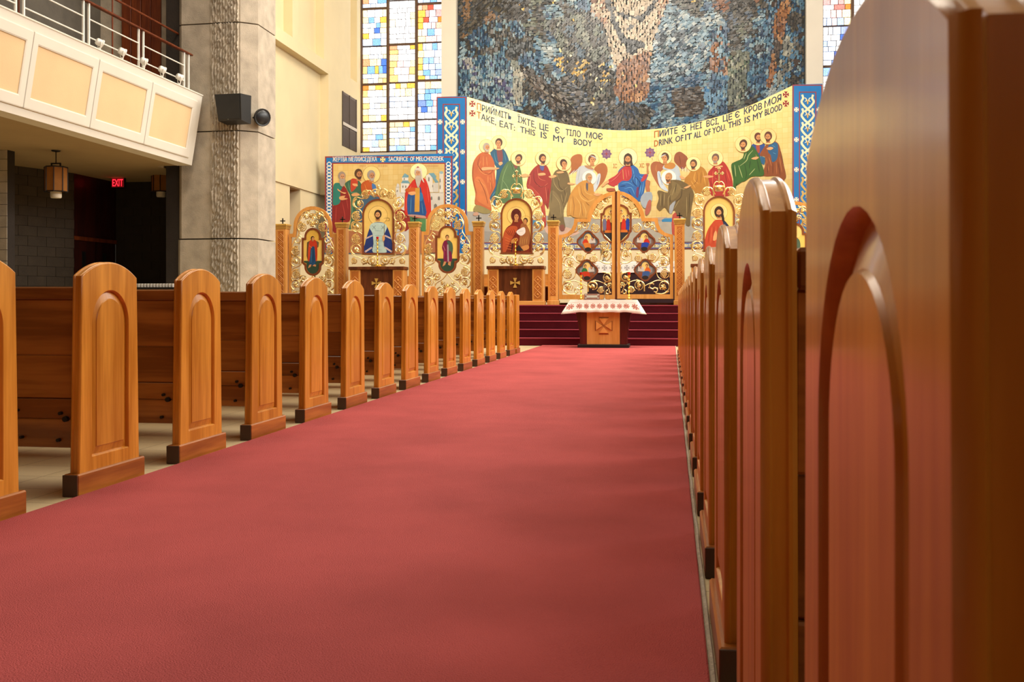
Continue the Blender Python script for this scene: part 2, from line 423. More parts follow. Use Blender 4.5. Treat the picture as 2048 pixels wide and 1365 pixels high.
# painted dado band on the set-back wall and the east wall
def band(name, lab, p0, p1, zc, h, nrm):
    t = thing(name, lab, 'wall band', p0, kind='structure')
    a, b = Vector(p0), Vector(p1); d = (b - a); L_ = d.length; d.normalize(); n = Vector(nrm)
    def strip(nm, z0, z1, off, m):
        q = MB().quad_box([a + n * 0 + Vector((0, 0, z0)), b + Vector((0, 0, z0)), b + n * off + Vector((0, 0, z0)), a + n * off + Vector((0, 0, z0)),
                           a + Vector((0, 0, z1)), b + Vector((0, 0, z1)), b + n * off + Vector((0, 0, z1)), a + n * off + Vector((0, 0, z1))])
        q.build(nm, m, t)
    strip('band_ground', zc - h * .5, zc + h * .5, 0.006, MC('#6f7488' if name != 'trim_5' else '#d9cf9a'))
    strip('red_line', zc + h * .42, zc + h * .55, 0.010, MC('#9c3226')); strip('red_line', zc - h * .55, zc - h * .42, 0.010, MC('#9c3226'))
    strip('blue_line', zc + h * .30, zc + h * .42, 0.010, MC('#3a5a94')); strip('blue_line', zc - h * .42, zc - h * .30, 0.010, MC('#3a5a94'))
    q = MB(); k = 0; s = 0.12
    while s < L_ - 0.1:
        c = a + d * s + n * 0.012 + Vector((0, 0, zc))
        pts = [c + d * (0.05 * cos(a_) * (1 - a_ / 9)) + Vector((0, 0, (1 if k % 2 else -1) * h * .2 * sin(a_) * (1 - a_ / 12))) for a_ in [j * .5 for j in range(12)]]
        q.tube(pts, 0.008, 4); s += 0.15; k += 1
    tag(q.build('scroll_ornament', MC('#b08c74' if name != 'trim_5' else '#3c6aa0'), t), kind='stuff')
_mc = {}
def MC(c, rough=0.6):
    if c not in _mc: _mc[c] = mat('paint_' + c.strip('#'), c, rough, n_scale=6, n_amt=0.06)
    return _mc[c]
zb_ = PX(530, 500, xb).z
band('trim_4', 'blue and red painted band on the side wall left of the first icon door', (xb, yA, 0), (xb, ly(606) - .2, 0), zb_, 0.30, (1, 0, 0))
zc_ = PY(1092, 491, 28.6).z
# ---- ribbed concrete column
YCo = 18.95
def cp(x): return PY(x, 300, YCo).x
def column():
    t = thing('trim_6', 'tall board-marked concrete column with a ribbed face beside the balcony', 'column', (cp(430), YCo, 0), kind='structure')
    zj = [0.0, PY(430, 478, YCo).z, PY(430, 263, YCo).z, PY(430, 47, YCo).z, 9.6, 13.0]
    x0, x1, x2, x3 = cp(363), cp(421), cp(481), cp(508)
    for k in range(5):
        a, b = zj[k] + 0.012, zj[k + 1] - 0.012
        foot = 0.03 if k == 0 else 0.0
        out = [(x0 - foot, YCo), (x1, YCo - 0.01), (x2, YCo - .01), (x3, YCo + 0.20), (x3, YCo + 1.1), (x0 - .42, YCo + 1.1), (x0 - 0.42, YCo + 0.35)]
        R = [[(p[0], p[1], z) for p in out] for z in (a, b)]
        MB().rings(R).build('column_block', M['conc'], t)
        # ribbed strip of vertical flutes with a broken, rough crest
        nx = 44; nz = max(10, int((b - a) / 0.035)); g = MB(); R = []
        if a > 9: nz = 6
        for j in range(nz + 1):
            z = a + (b - a) * j / nz; row = []
            for i in range(nx + 1):
                s = i / nx; x = x1 + (x2 - x1) * s
                w_ = max(0, sin(s * pi * 22)) ** 0.7
                br = noise.noise(Vector((s * 30, z * 14, k))) * 0.05 + noise.noise(Vector((s * 80, z * 45, k))) * 0.03
                e = min(1, min(s, 1 - s) * 12)
                row.append((x, YCo - 0.012 - e * (0.045 * w_ + br * (0.4 + w_)), z))
            R.append(row)
        g.rings(R, False, False, closed=False)
        o = g.build('ribbed_face', M['conc'], t, recalc=False)
    MB().box(x0 - .36, x2 - .05, YCo + .06, YCo + 1.05, 0, 13).build('joint_core', M['conc_k'], t)
column()
# ---- side aisle under the balcony
ZS = 3.40                                      # soffit
YE = 18.75
XBb, XBt, ZBt = PY(383.5, 331, YE).x, PY(405, 193, YE).x, PY(405, 193, YE).z
ZS = PY(383.5, 331, YE).z                                     # east end of the balcony
struct(MB().box(-14, XBb - .02, -5, YE - 0.02, ZS, ZS + .12).box(-14, cp(363) - .42, YE - .02, 23, ZS, ZS + .12).build('ceiling_aisle', M['soffit']), 'tan soffit under the balcony', 'soffit')
def under():
    # walls of the aisle, with coursed block joints
    def blockwall(name, a, b, m, lab, z1=ZS, z0=0, th=0.2, h=0.2, w_=0.42):
        a, b = Vector((a[0], a[1], 0)), Vector((b[0], b[1], 0)); d = b - a; L_ = d.length; d.normalize(); n = Vector((d.y, -d.x, 0))
        t = thing(name, lab, 'wall', a, kind='structure')
        q = MB(); 
        core = [a - n * th, b - n * th, b, a]
        q.quad_box([p + Vector((0, 0, z0)) for p in core] + [p + Vector((0, 0, z1)) for p in core]); q.build('wall_core', M['conc_k'], t)
        cnt = 0; z = z0; row = 0; blk = MB()
        while z < z1 - 0.02:
            s = -(row % 2) * w_ * .5
            while s < L_:
                s0, s1 = max(s, 0) + .004, min(s + w_, L_) - .004
                if s1 - s0 > .02:
                    P = [a + d * s0, a + d * s1, a + d * s1 + n * 0.012, a + d * s0 + n * .012]
                    q = blk if (z < 0.9) else MB()
                    q.quad_box([p + Vector((0, 0, z + .004)) for p in P] + [p + Vector((0, 0, min(z + h, z1) - .004)) for p in P])
                    if q is not blk: q.build('concrete_block', m, t, origin=P[0] + Vector((0, 0, z))); cnt += 1
                s += w_
            z += h; row += 1
        tag(blk.build('lower_courses', m, t), kind='stuff')
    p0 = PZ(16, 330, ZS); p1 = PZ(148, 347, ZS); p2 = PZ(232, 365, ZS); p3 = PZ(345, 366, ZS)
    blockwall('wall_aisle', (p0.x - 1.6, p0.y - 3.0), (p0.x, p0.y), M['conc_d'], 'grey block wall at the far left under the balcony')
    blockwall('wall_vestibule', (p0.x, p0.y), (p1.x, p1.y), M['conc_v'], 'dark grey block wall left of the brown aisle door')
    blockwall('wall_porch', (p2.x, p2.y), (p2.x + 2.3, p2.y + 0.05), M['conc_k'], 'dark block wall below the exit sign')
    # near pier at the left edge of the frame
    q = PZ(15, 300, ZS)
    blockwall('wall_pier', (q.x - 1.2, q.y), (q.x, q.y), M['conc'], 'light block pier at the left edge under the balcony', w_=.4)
    # doors
    a, b = p1, p2
    t = thing('door_1', 'dark brown double door under the balcony with narrow lights', 'door', (a.x, a.y, 0), kind='structure')
    d = Vector((b.x - a.x, b.y - a.y, 0)); L_ = d.length; d.normalize(); n = Vector((d.y, -d.x, 0))
    def pb(nm, s0, s1, z0, z1, t0, t1, m):
        P = [Vector((a.x, a.y, 0)) + d * s + n * o_ for s, o_ in ((s0, t0), (s1, t0), (s1, t1), (s0, t1))]
        return MB().quad_box([p + Vector((0, 0, z0)) for p in P] + [p + Vector((0, 0, z1)) for p in P]).build(nm, m, t)
    pb('transom_panel', 0, L_, 2.25, ZS, -.1, 0, M['door'])
    for s in (0.03, L_ / 2 + .01):
        pb('door_leaf', s, s + L_ / 2 - .04, 0.01, 2.2, -.08, 0.0, M['door'])
        pb('door_light', s + .25, s + .38, 0.9, 1.95, -.01, 0.012, M['black'])
    pb('door_frame', 0, L_, 2.18, 2.26, -.05, .03, M['brown'])
under()
# ---- balcony parapet (sloping outwards), moulded panels
def FP(y, z, off=0.0):                         # point on the fascia plane
    s = (z - ZS) / (ZBt - ZS); n = Vector((ZBt - ZS, 0, -(XBt - XBb))).normalized()
    return Vector((XBb + (XBt - XBb) * s, y, z)) + n * off
def balcony():
    t = thing('trim_7', 'white balcony parapet with cream recessed panels', 'balcony', (XBb, YE, ZS), kind='structure')
    y0 = -4.9
    q = MB()
    P = [(XBb, ZS - .001), (XBt, ZBt), (XBt - .32, ZBt), (XBb - .3, ZS - .001)]
    q.rings([[(x, y, z) for x, z in P] for y in (y0, YE)])
    q.build('parapet', M['white'], t)
    q = MB(); q.box(-14, XBt - .3, y0, YE, ZS + .13, ZS + .5); q.build('balcony_floor', M['soffit'], t)
    # coping
    MB().cbox(XBt - .36, XBt + .015, y0, YE + 0.01, ZBt, ZBt + .03, .008).build('coping', M['white'], t)
    # panels: field edges measured on the last three
    def fy(x, y):                               # pixel -> Y on the fascia (iterate)
        Y = 15.0
        for _ in range(30):
            d = ray(x, y); X = XBb + 0.12
            tt = X / d.x; z = CAMZ + d.z * tt; X = XBb + (XBt - XBb) * (z - ZS) / (ZBt - ZS); tt = X / d.x
            Y = d.y * tt
        return Y
    e1, e0 = fy(382, 222), fy(308, 194); f1, f0 = fy(293, 185), fy(202, 150)
    wd = e1 - e0; pitch = ((e1 - f1) + (e0 - f0)) / 2
    za, zb = ZS + 0.29, ZBt - 0.30
    for k in range(12):
        a, b = e0 - k * pitch, e1 - k * pitch
        if a < y0 + .2: break
        fr = MB()
        def ringp(m_, off): return [FP(a - m_, za - m_, off), FP(b + m_, za - m_, off), FP(b + m_, zb + m_, off), FP(a - m_, zb + m_, off)]
        fr.rings([ringp(.17, -.01), ringp(.17, .022), ringp(.155, .028), ringp(.02, .028), ringp(0, .018), ringp(0, -.002)], False, False)
        fr.build('panel_moulding', M['white'], t)
        fd = MB(); fd.rings([ringp(0.001, -.02), ringp(0.001, .003)]); fd.build('panel_field', M['cream2'], t)
balcony()
# gallery above
struct(MB().box(-14.0, -11.6, -22, 24, ZS + .5, 13).build('wall_gallery', M['conc_d']), 'grey concrete wall behind the balcony', 'wall')
YG = 19.3
gx0, gx1 = PY(243, 60, YG).x, PY(322, 60, YG).x
gp = thing('trim_8', 'tall brown wood panelling behind the balcony rail', 'panelling', (gx0, YG, ZS + .5), kind='structure')
for k in range(4):
    a = gx0 + (gx1 - gx0) * k / 4; b_ = gx0 + (gx1 - gx0) * (k + 1) / 4 - .012
    MB().cbox(a, b_, YG, YG + .05, ZS + .5, 9.5, .006).build('board', M['brown'], gp)
# a concrete return at the end of the gallery
struct(MB().box(-13.9, cp(350) + .3, YG + .06, YG + .3, ZS + .5, 13).build('wall_return', M['conc']), 'grey concrete wall beside the column above the balcony', 'wall')
# ================================================================ PEWS
def pew_outline(inset=0.0, nb=3, ns=5, na=20):
    hb, hs, zs_, za = 0.260 - inset, 0.236 - inset, 0.974 - inset * .4, 1.043 - inset
    P = []
    for k in range(ns): t = k / ns; P.append((-(hb + (hs - hb) * t), 0.0 + (zs_ + 0) * t))
    sag = za - zs_; R = (hs * hs + sag * sag) / (2 * sag); cz = za - R; a0 = math.asin(hs / R)
    for k in range(na + 1):
        a = -a0 + 2 * a0 * k / na; P.append((R * sin(a), cz + R * cos(a)))
    for k in range(1, ns + 1): t = 1 - k / ns; P.append((hb + (hs - hb) * t, zs_ * t))
    for k in range(1, nb): P.append((hb - 2 * hb * k / nb, 0.0))
    return P
def arch_outline(inset=0.0, nb=3, ns=5, na=20, hw=0.158, z0=0.158, zs_=0.755):
    h = hw - inset; P = []
    for k in range(ns): P.append((-h, z0 + inset + (zs_ - z0 - inset) * k / ns))
    for k in range(na + 1):
        a = pi - pi * k / na; P.append((h * cos(a), zs_ + h * sin(a)))
    for k in range(1, ns + 1): P.append((h, zs_ + (z0 + inset - zs_) * k / ns))
    for k in range(1, nb): P.append((h - 2 * h * k / nb, z0 + inset))
    return P
TE = 0.048
def make_pew(s, length, nm_label, group):
    """s=+1: aisle face looks to +X (left block); s=-1: right block. Origin: foot of the aisle face."""
    t = thing('pew', nm_label, 'pew', (0, 0, 0), group)
    def R3(P, x): return [(s * x, p[0], p[1]) for p in P]
    def end(x_off, face):
        q = MB(); b = 0.007; o = pew_outline; f = face
        def X(x): return x_off + f * x
        bev = [R3(o(b), X(0)), R3(o(b * .35), X(-b * .35)), R3(o(0), X(-b)), R3(o(0), X(-b - .005)), R3(o(.004), X(-b - .008)), R3(o(.004), X(-TE + b + .008)), R3(o(0), X(-TE + b + .005)), R3(o(0), X(-TE + b)), R3(o(b), X(-TE))]
        q.rings(bev, False, True)
        q.rings([R3(o(b), X(0)), R3(arch_outline(0), X(0)), R3(arch_outline(.004), X(-.004)), R3(arch_outline(.006), X(-.016)), R3(arch_outline(.010), X(-.016))], False, False)
        e = q.build('end_panel', M['pew'], t, smooth=True, angle=40)
        r = MB(); r.rings([R3(arch_outline(.009), X(-.018)), R3(arch_outline(.011), X(-.015)), R3(arch_outline(.040), X(-.006)), R3(arch_outline(.043), X(-.002))], False, True)
        r.build('raised_panel', M['pew'], t, smooth=True, angle=12)
        return e
    end(0.0, 1)
    end(-length - 0.0, -1)
    for x0, x1 in ((-TE - .012, .013), (-length - .013, -length + TE + .012)):
        bm = bmesh.new(); P = MB()
        a, b = sorted((s * x0, s * x1))
        P.cbox(a, b, -0.287, 0.287, 0.0, 0.098, 0.006); P.build('plinth', M['pew_pl'], t)
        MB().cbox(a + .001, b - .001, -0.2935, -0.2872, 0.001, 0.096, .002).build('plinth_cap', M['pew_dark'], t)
    L0, L1 = -length + TE, -TE
    def bb(nm, y0, y1, z0, z1, m, lean=0.0, b=0.004):
        a, c = sorted((s * L0, s * L1))
        q = MB().cbox(a, c, y0, y1, z0, z1, b)
        if lean:
            for v in q.v: v.y += lean * (v.z - 0.2)
        return q.build(nm, m, t)
    bb('back_rail', -0.225, -0.175, 0.868, 0.925, M['pew_h'], 0, .006)
    bb('back_board', -0.212, -0.186, 0.62, 0.868, M['pew_h'])
    bb('back_board', -0.210, -0.186, 0.425, 0.618, M['pew_h'])
    bb('lower_board', -0.218, -0.186, 0.335, 0.423, M['pew_h'])
    bb('lower_board', -0.216, -0.186, 0.205, 0.333, M['pew_h'])
    bb('seat', -0.186, 0.215, 0.405, 0.44, M['pew_h'], 0, .01)
    bb('seat_apron', 0.17, 0.195, 0.33, 0.405, M['pew_h'])
    bb('book_shelf', -0.33, -0.225, 0.60, 0.615, M['pew_h']) if False else None
    # dark bolt heads on the back, near the aisle
    for (xx, zz, rr) in ((-.11, .36, .008), (-.12, .24, .008), (-.30, .25, .007), (-.32, .37, .006), (-.085, .335, .013)):
        q = MB(); pts = [(s * xx, -0.236, zz), (s * xx, -0.214, zz)]
        q.tube(pts, rr, 8); q.build('bolt', M['iron'], t)
    return t
M['pew_pl'] = wood('oak_plinth', '#b9712c', '#8f4f1b', (1.6, 0.12, 1.6), rough=0.35, coat=0.4)
ORD = ['first', 'second', 'third', 'fourth', 'fifth', 'sixth', 'seventh', 'eighth', 'ninth', 'tenth', 'eleventh', 'twelfth', 'thirteenth', 'fourteenth', 'fifteenth', 'sixteenth', 'seventeenth', 'eighteenth']
XPL, XPR = -2.578, 0.117
PITCH = 0.9306
pl = make_pew(1, 4.7, 'x', 'oak pews left of the aisle')
NL = 15
for k in range(NL):
    o = pl if k == 0 else copy_tree(pl)
    o.location = (XPL, 3.46 + PITCH * k, 0)
    o['label'] = ('oak pew cut by the left edge of the photo, arched end panel' if k == 0 else
                  'large oak pew with arched end panel, first whole one from the left edge' if k == 1 else
                  'oak pew with arched end panel, %s from the left edge in the left row' % ORD[k] if k < NL - 1 else
                  'last and smallest oak pew of the left row, nearest the altar steps')
prr = make_pew(-1, 4.7, 'x', 'oak pews right of the aisle')
NR = 18
for k in range(NR):
    o = prr if k == 0 else copy_tree(prr)
    o.location = (XPR, 0.687 + PITCH * k, 0)
    o['label'] = ('huge blurred oak pew end filling the right edge of the photo' if k == 0 else
                  'oak pew with pale shining round top, next in front of the huge blurred one' if k == 1 else
                  'oak pew in the tight right row, %s counted from the huge blurred one' % ORD[k] if k < NR - 1 else
                  'farthest oak pew of the right row, nearest the altar steps')
o = copy_tree(prr); o.location = (XPR, 0.687 - PITCH, 0); o['label'] = 'oak pew beside the camera, behind the huge blurred one'
# front screens before the first pews
def screen(s, x, lab):
    y = 17.15
    t = thing('pew_front_screen', lab, 'pew screen', (x, y, 0), 'panelled screens before the front pews')
    def X(a, b): return sorted((x + s * a, x + s * b))
    a, b = X(-.05, 0); MB().cbox(a, b, y - .16, y + .16, 0.09, 1.0, .008).build('end_post', M['pew'], t)
    a, b = X(-.062, .012); MB().cbox(a, b, y - .19, y + .19, 0, 0.09, .006).build('plinth', M['pew_pl'], t)
    a, b = X(-4.7, -.05); MB().cbox(a, b, y - .03, y + .03, 0.93, 0.985, .006).build('top_rail', M['pew_h'], t)
    a, b = X(-4.7, -.05); MB().cbox(a, b, y - .02, y + .015, 0.2, 0.93, .004).build('screen_panel', M['pew_h'], t)
    a, b = X(-.035, -.01)
screen(1, XPL, 'low oak screen with a square-topped post before the last left pew')
# ================================================================ PAINTING HELPERS (flat painted shapes, thin layers of paint on a real panel)
class Paint:
    def __init__(s, fmap, cut=None): s.m = fmap; s.polys = []; s.lay = 0; s.cut = cut; s.base = 0
    def poly(s, pts, col, sm=0, cv=None):
        if cv: pts = [cv(*p) for p in pts]
        if sm: pts = [(p.x, p.y) for p in spline(pts, sm, True)]
        s.lay += 1; s.polys.append((pts, hx(col), s.lay)); return s
    def ell(s, x, y, rx, ry, col, n=16, rot=0):
        c, d = cos(rot), sin(rot)
        return s.poly([(x + rx * cos(2 * pi * k / n) * c - ry * sin(2 * pi * k / n) * d, y + rx * cos(2 * pi * k / n) * d + ry * sin(2 * pi * k / n) * c) for k in range(n)], col)
    def stroke(s, pts, w, col, cv=None, sm=4, taper=True, closed=False):
        if cv: pts = [cv(*p) for p in pts]
        P = spline(pts, sm, closed) if sm else [Vector((p[0], p[1], 0)) for p in pts]
        m = len(P); s.lay += 1; prev = None; c = hx(col)
        for i in range(m if not closed else m + 1):
            p = P[i % m]; a = P[(i + 1) % m] if (closed or i < m - 1) else p; b = P[(i - 1) % m] if (closed or i > 0) else p
            t = a - b
            if t.length < 1e-6: t = Vector((1, 0, 0))
            t.normalize(); nrm = Vector((-t.y, t.x, 0))
            ww = w * .5 * ((0.35 + 0.65 * sin(pi * min(max(i / (m - 1), 0), 1))) if taper and not closed else 1)
            q = (p + nrm * ww, p - nrm * ww)
            if prev: s.polys.append(([(prev[0].x, prev[0].y), (q[0].x, q[0].y), (q[1].x, q[1].y), (prev[1].x, prev[1].y)], c, s.lay))
            prev = q
        return s
    def ring(s, x, y, r, w, col, n=28):
        return s.stroke([(x + r * cos(2 * pi * k / n), y + r * sin(2 * pi * k / n)) for k in range(n)], w, col, sm=0, closed=True)
    def build(s, name, m, parent, step=0.0006, base=0.0):
        """s.m(x, y) -> (a, b) on the support; s.cut(a, b, off) -> world"""
        bm = bmesh.new(); cl = bm.verts.layers.float_color.new('Col')
        for pts, c, lay in s.polys:
            vs = []
            for p in pts:
                a, b = s.m(*p); v = bm.verts.new((a, b, base + lay * step)); v[cl] = c; vs.append(v)
            try: bm.faces.new(vs)
            except ValueError: pass
        bmesh.ops.triangulate(bm, faces=bm.faces[:])
        if s.cut[1]:
            x0, x1, n = s.cut[1]
            for k in range(1, n):
                xx = x0 + (x1 - x0) * k / n
                bmesh.ops.bisect_plane(bm, geom=bm.verts[:] + bm.edges[:] + bm.faces[:], plane_co=(xx, 0, 0), plane_no=(1, 0, 0))
        o_w = wloc(parent)
        for v in bm.verts: v.co = s.cut[0](v.co.x, v.co.y, v.co.z) - o_w
        me = bpy.data.meshes.new(name)
        for f in bm.faces:
            if f.normal.y > 0: pass
        bm.normal_update()
        for f in bm.faces:
            if f.normal.y > 0: f.normal_flip()
        bm.to_mesh(me); bm.free(); me.materials.append(m)
        o = bpy.data.objects.new(name, me); COL.objects.link(o); o.parent = parent
        return o
def flat_paint(Y):
    """painting on a plane of constant Y, drawn in measured photo coordinates"""
    def fm(x, y): p = PY(x, y, Y); return (p.x, p.z)
    return Paint(fm, (lambda a, b, o: Vector((a, Y - o, b)), None))
SK = '#d9a06a'
def head(P, x, y, r, dx=0.0, hair='#4a2e1a', beard=None, skin=SK, halo=None, hw=0.9, hc='#c9a050', fill='#f3dc94', rot=0.0):
    if halo: P.ell(x, y, halo, halo, fill, 26); P.ring(x, y, halo, hw, hc)
    P.poly([(x - r * .36, y + r * .5), (x + r * .36, y + r * .5), (x + r * .5, y + r * 1.45), (x - r * .5, y + r * 1.45)], '#b97c4c')
    P.ell(x - dx * r * .15, y - r * .08, r * .84, r * 1.0, hair, 16, rot)
    P.ell(x + dx * r * .28, y + r * .22, r * .56, r * .78, skin, 16, rot)
    if beard:
        P.poly([(x + dx * r * .25 - r * .5, y + r * .35), (x + dx * r * .25 - r * .2, y + r * .62), (x + dx * r * .25 + r * .2, y + r * .62), (x + dx * r * .25 + r * .5, y + r * .35),
                (x + dx * r * .3 + r * .38, y + r * .95), (x + dx * r * .32, y + r * 1.22), (x + dx * r * .3 - r * .38, y + r * .95)], beard, 3)
    fx = x + dx * r * .42
    for e in (-1, 1):
        P.ell(fx + e * r * .22, y + r * .1, r * .10, r * .06, '#3a2416', 8)
        P.stroke([(fx + e * r * .34, y - r * .04), (fx + e * r * .12, y - r * .06)], r * .07, '#5a3820', sm=1, taper=False)
    P.stroke([(fx, y + r * .08), (fx + dx * r * .08, y + r * .38)], r * .09, '#a86a40', sm=1, taper=False)
    P.stroke([(fx - r * .13, y + r * .55), (fx + r * .13, y + r * .55)], r * .1, '#9c4a38', sm=1, taper=False)
def cross_pattee(cx, cy, r, w=.42, gap=.06):
    """four splayed arms meeting near the centre, as one outline"""
    P = []
    for k in range(4):
        a = pi / 2 * k; c, s_ = cos(a), sin(a)
        for (u, v) in ((gap + .06, -gap), (1, -w), (1, w), (gap + .06, gap)):
            P.append((cx + r * (u * c - v * s_), cy + r * (u * s_ + v * c)))
    return P
def extr(mb, pts, Y, front, back, sm=0, closed=True):
    if sm: pts = [(p.x, p.y) for p in spline(pts, sm, True)]
    return mb.prism(pts, lambda p, sd: PY(p[0], p[1], Y) + Vector((0, -front if sd == 0 else -back, 0)))
def frame(mb, outer, inner, Y, front, back):
    return mb.ring_prism(outer, inner, lambda p, sd: PY(p[0], p[1], Y) + Vector((0, -front if sd == 0 else -back, 0)))
def arcpts(cx, cy, rx, ry, a0, a1, n):
    return [(cx + rx * cos(radians(a0 + (a1 - a0) * k / n)), cy - ry * sin(radians(a0 + (a1 - a0) * k / n))) for k in range(n + 1)]

# ---------------------------------------------------------------- shared gilded pieces (unit size, facing -Y)
def leaf_mesh():
    q = MB(); lob = [(0, -.55), (.28, -.42), (.62, -.5), (.55, -.15), (.95, .05), (.55, .2), (.6, .62), (.25, .42), (0, 1.0), (-.25, .42), (-.6, .62), (-.55, .2), (-.95, .05), (-.55, -.15), (-.62, -.5), (-.28, -.42)]
    n = len(lob); R0 = [(p[0], .05 + (.12 if i % 2 == 0 else -.02), p[1]) for i, p in enumerate(lob)]
    R1 = [(p[0] * .55, -.22 if i % 2 == 0 else -.08, p[1] * .55) for i, p in enumerate(lob)]
    R2 = [(p[0] * .08, -.10, p[1] * .08) for p in lob]
    R3 = [(p[0] * .9, .22, p[1] * .9) for p in lob]
    q.rings([R3, R0, R1, R2], True, True)
    return q
def bud_mesh():
    q = MB(); q.ball((0, 0, 0), .55, 8, 5, (1, .7, .8)); q.tube([(-.9, 0, -.5), (-.5, -.1, -.75), (0, -.1, -.85), (.6, -.1, -.6), (.95, 0, 0)], .16, 5, (.4, 1)); q.ball((.3, -.2, .5), .38, 6, 4, (1.2, .6, .6))
    return q
def grape_mesh():
    q = MB(); z = .8
    for row, n in enumerate((3, 4, 3, 4, 3, 2, 1)):
        for i in range(n):
            q.ball(((i - (n - 1) / 2) * .42, -.12 - .12 * ((i + row) % 2), z), .20, 6, 4)
        z -= .30
    q.tube([(0, -.05, .95), (.1, 0, 1.25), (.3, 0, 1.35)], .06, 5)
    return q
def to_mesh(q, name, m):
    o = q.build(name, m, None, smooth=True); me = o.data; bpy.data.objects.remove(o); return me
ME_LEAF = to_mesh(leaf_mesh(), 'leaf', M['gold']); ME_GRAPE = to_mesh(grape_mesh(), 'grape_cluster', M['gold'])
ME_GRAPEP = to_mesh(grape_mesh(), 'grape_cluster_pale', M['goldp'])
ME_BUD = to_mesh(bud_mesh(), 'leaf_scroll', M['gold'])
def pxm(x, y, Y): return (PY(x + 1, y, Y) - PY(x, y, Y)).length
def vine_loop(t, x, y, r, kind, Y, start=90, dr=1, m=None, sweep=290, rot=0.0):
    """one spiral of vine with a leaf or a bunch of grapes inside; x, y, r in measured photo units"""
    q = MB(); pts = []; n = 22; k_ = pxm(x, y, Y)
    for k in range(n + 1):
        f = k / n; a = radians(start + dr * sweep * f); rr = r * (1.0 - .32 * f * f)
        p = PY(x + rr * cos(a), y - rr * sin(a), Y); p.y -= 0.014 + 0.02 * f; pts.append(p)
    q.tube(pts, 0.0145, 6, (1.25, .6)); q.ball(pts[-1], 0.016, 6, 4)
    # small side tendril
    a = radians(start + dr * 110); p0 = (x + r * cos(a), y - r * sin(a)); 
    tn = [PY(p0[0] + r * .45 * (u) * cos(a + dr * u), p0[1] - r * .45 * u * sin(a + dr * u), Y) + Vector((0, -.012, 0)) for u in (0, .4, .8, 1.1)]
    q.tube(tn, .009, 5, (1.2, .5)); q.ball(tn[-1], .013, 6, 4)
    t = q.build('vine', m or M['gold'], t, smooth=True, origin=PY(x, y, Y))
    c = PY(x, y, Y) + Vector((0, -0.035, 0)); s_ = r * k_
    if kind == 'g': place('grape_cluster', ME_GRAPE, t, c + Vector((0, 0, -.0)), (0, rot, 0), s_ * .78)
    elif kind == 'l': place('leaf', ME_LEAF, t, c, (0, rot + radians(start), 0), s_ * .78)
    elif kind == 'b': place('leaf', ME_BUD, t, c, (0, rot + radians(start), 0), s_ * .95)
def stem(t, pts, Y, r=0.014, m=None, taper=(1, .5), off=0.012):
    P = spline(pts, 5); W = [PY(p.x, p.y, Y) + Vector((0, -off, 0)) for p in P]
    q = MB().tube(W, r, 6, taper); q.ball(W[-1], r * 1.1, 6, 4)
    return q.build('vine', m or M['gold'], t, smooth=True)

YI = 22.0
# ================================================================ POSTS
def post(cx, hw, ytop, lab, Y=YI):
    base = PY(cx, 600, Y); base.z = ZP
    t = thing('iconostasis_post', lab, 'post', base, 'carved posts of the icon screen')
    x0 = PY(cx - hw, 500, Y).x; x1 = PY(cx + hw, 500, Y).x; zt_ = PY(cx, ytop, Y).z; w = x1 - x0; d = w
    ya, yb = Y - d / 2, Y + d / 2
    MB().cbox(x0 - .018, x1 + .018, ya - .018, yb + .018, ZP, ZP + .10, .006).build('base', M['oak'], t)
    zc = zt_ - 0.11
    MB().cbox(x0, x1, ya, yb, ZP + .10, zc, .008).build('shaft', M['oak'], t)
    MB().box(x0 + w * .20, x1 - w * .20, ya - .003, ya + .01, ZP + .2, zc - .05).build('carved_ground', M['oak_carve'], t)
    q = MB(); a, b = x0 + w * .22, x1 - w * .22; c = (a + b) / 2; h = (b - a) * .5
    z = ZP + .22 + h
    while z + h < zc - .05:
        for s1, s2 in (((a, z), (c, z + h)), ((c, z + h), (b, z)), ((b, z), (c, z - h)), ((c, z - h), (a, z))):
            q.tube([(s1[0], ya - .005, s1[1]), (s2[0], ya - .005, s2[1])], .0045, 4)
        for dx, dz in ((.3, 0), (-.3, 0), (0, .3), (0, -.3)): q.ball((c + dx * h, ya - .004, z + dz * h), h * .17, 5, 3)
        z += 2 * h
    q.tube([(a, ya - .004, ZP + .21), (a, ya - .004, zc - .06)], .004, 4); q.tube([(b, ya - .004, ZP + .21), (b, ya - .004, zc - .06)], .004, 4)
    q.build('carved_lattice', M['oak_ridge'], t)
    q = MB()
    for k, (z0, z1, o) in enumerate(((0, .026, .012), (.034, .058, .018), (.066, .110, .026))):
        q.cbox(x0 - o, x1 + o, ya - o, yb + o, zc + z0, zc + z1, .006)
    q.build('gilded_capital', M['goldp'], t)
    MB().box(x0 - .004, x1 + .004, ya - .004, yb + .004, zc + .02, zc + .07).build('capital_core', M['oak'], t)
    cxw = (x0 + x1) / 2; q = MB(); r = .011
    q.box(cxw - r, cxw + r, Y - r, Y + r, zc + .108, zc + .235); q.box(cxw - .045, cxw + .045, Y - r, Y + r, zc + .175, zc + .197)
    for p in ((cxw - .047, zc + .186), (cxw + .047, zc + .186), (cxw, zc + .237)): q.ball((p[0], Y, p[1]), .016, 6, 4)
    q.ball((cxw, Y, zc + .112), .022, 8, 4, (1, 1, .6)); q.build('iron_cross', M['iron'], t, smooth=True)
    return t
post(565.5, 10.5, 449, 'carved oak post with iron cross, leftmost of the icon screen')
post(685, 9.5, 446, 'carved oak post left of the bishop icon in white and blue')
post(829.5, 9.5, 444.5, 'carved oak post between the bishop icon and the green-cloaked deacon door')
post(957.5, 9.5, 443.5, 'carved oak post left of the icon of the mother and child')
post(1107, 10, 442, 'carved oak post at the left edge of the central double doors')
post(1359, 10, 438.5, 'carved oak post at the right edge of the central double doors')
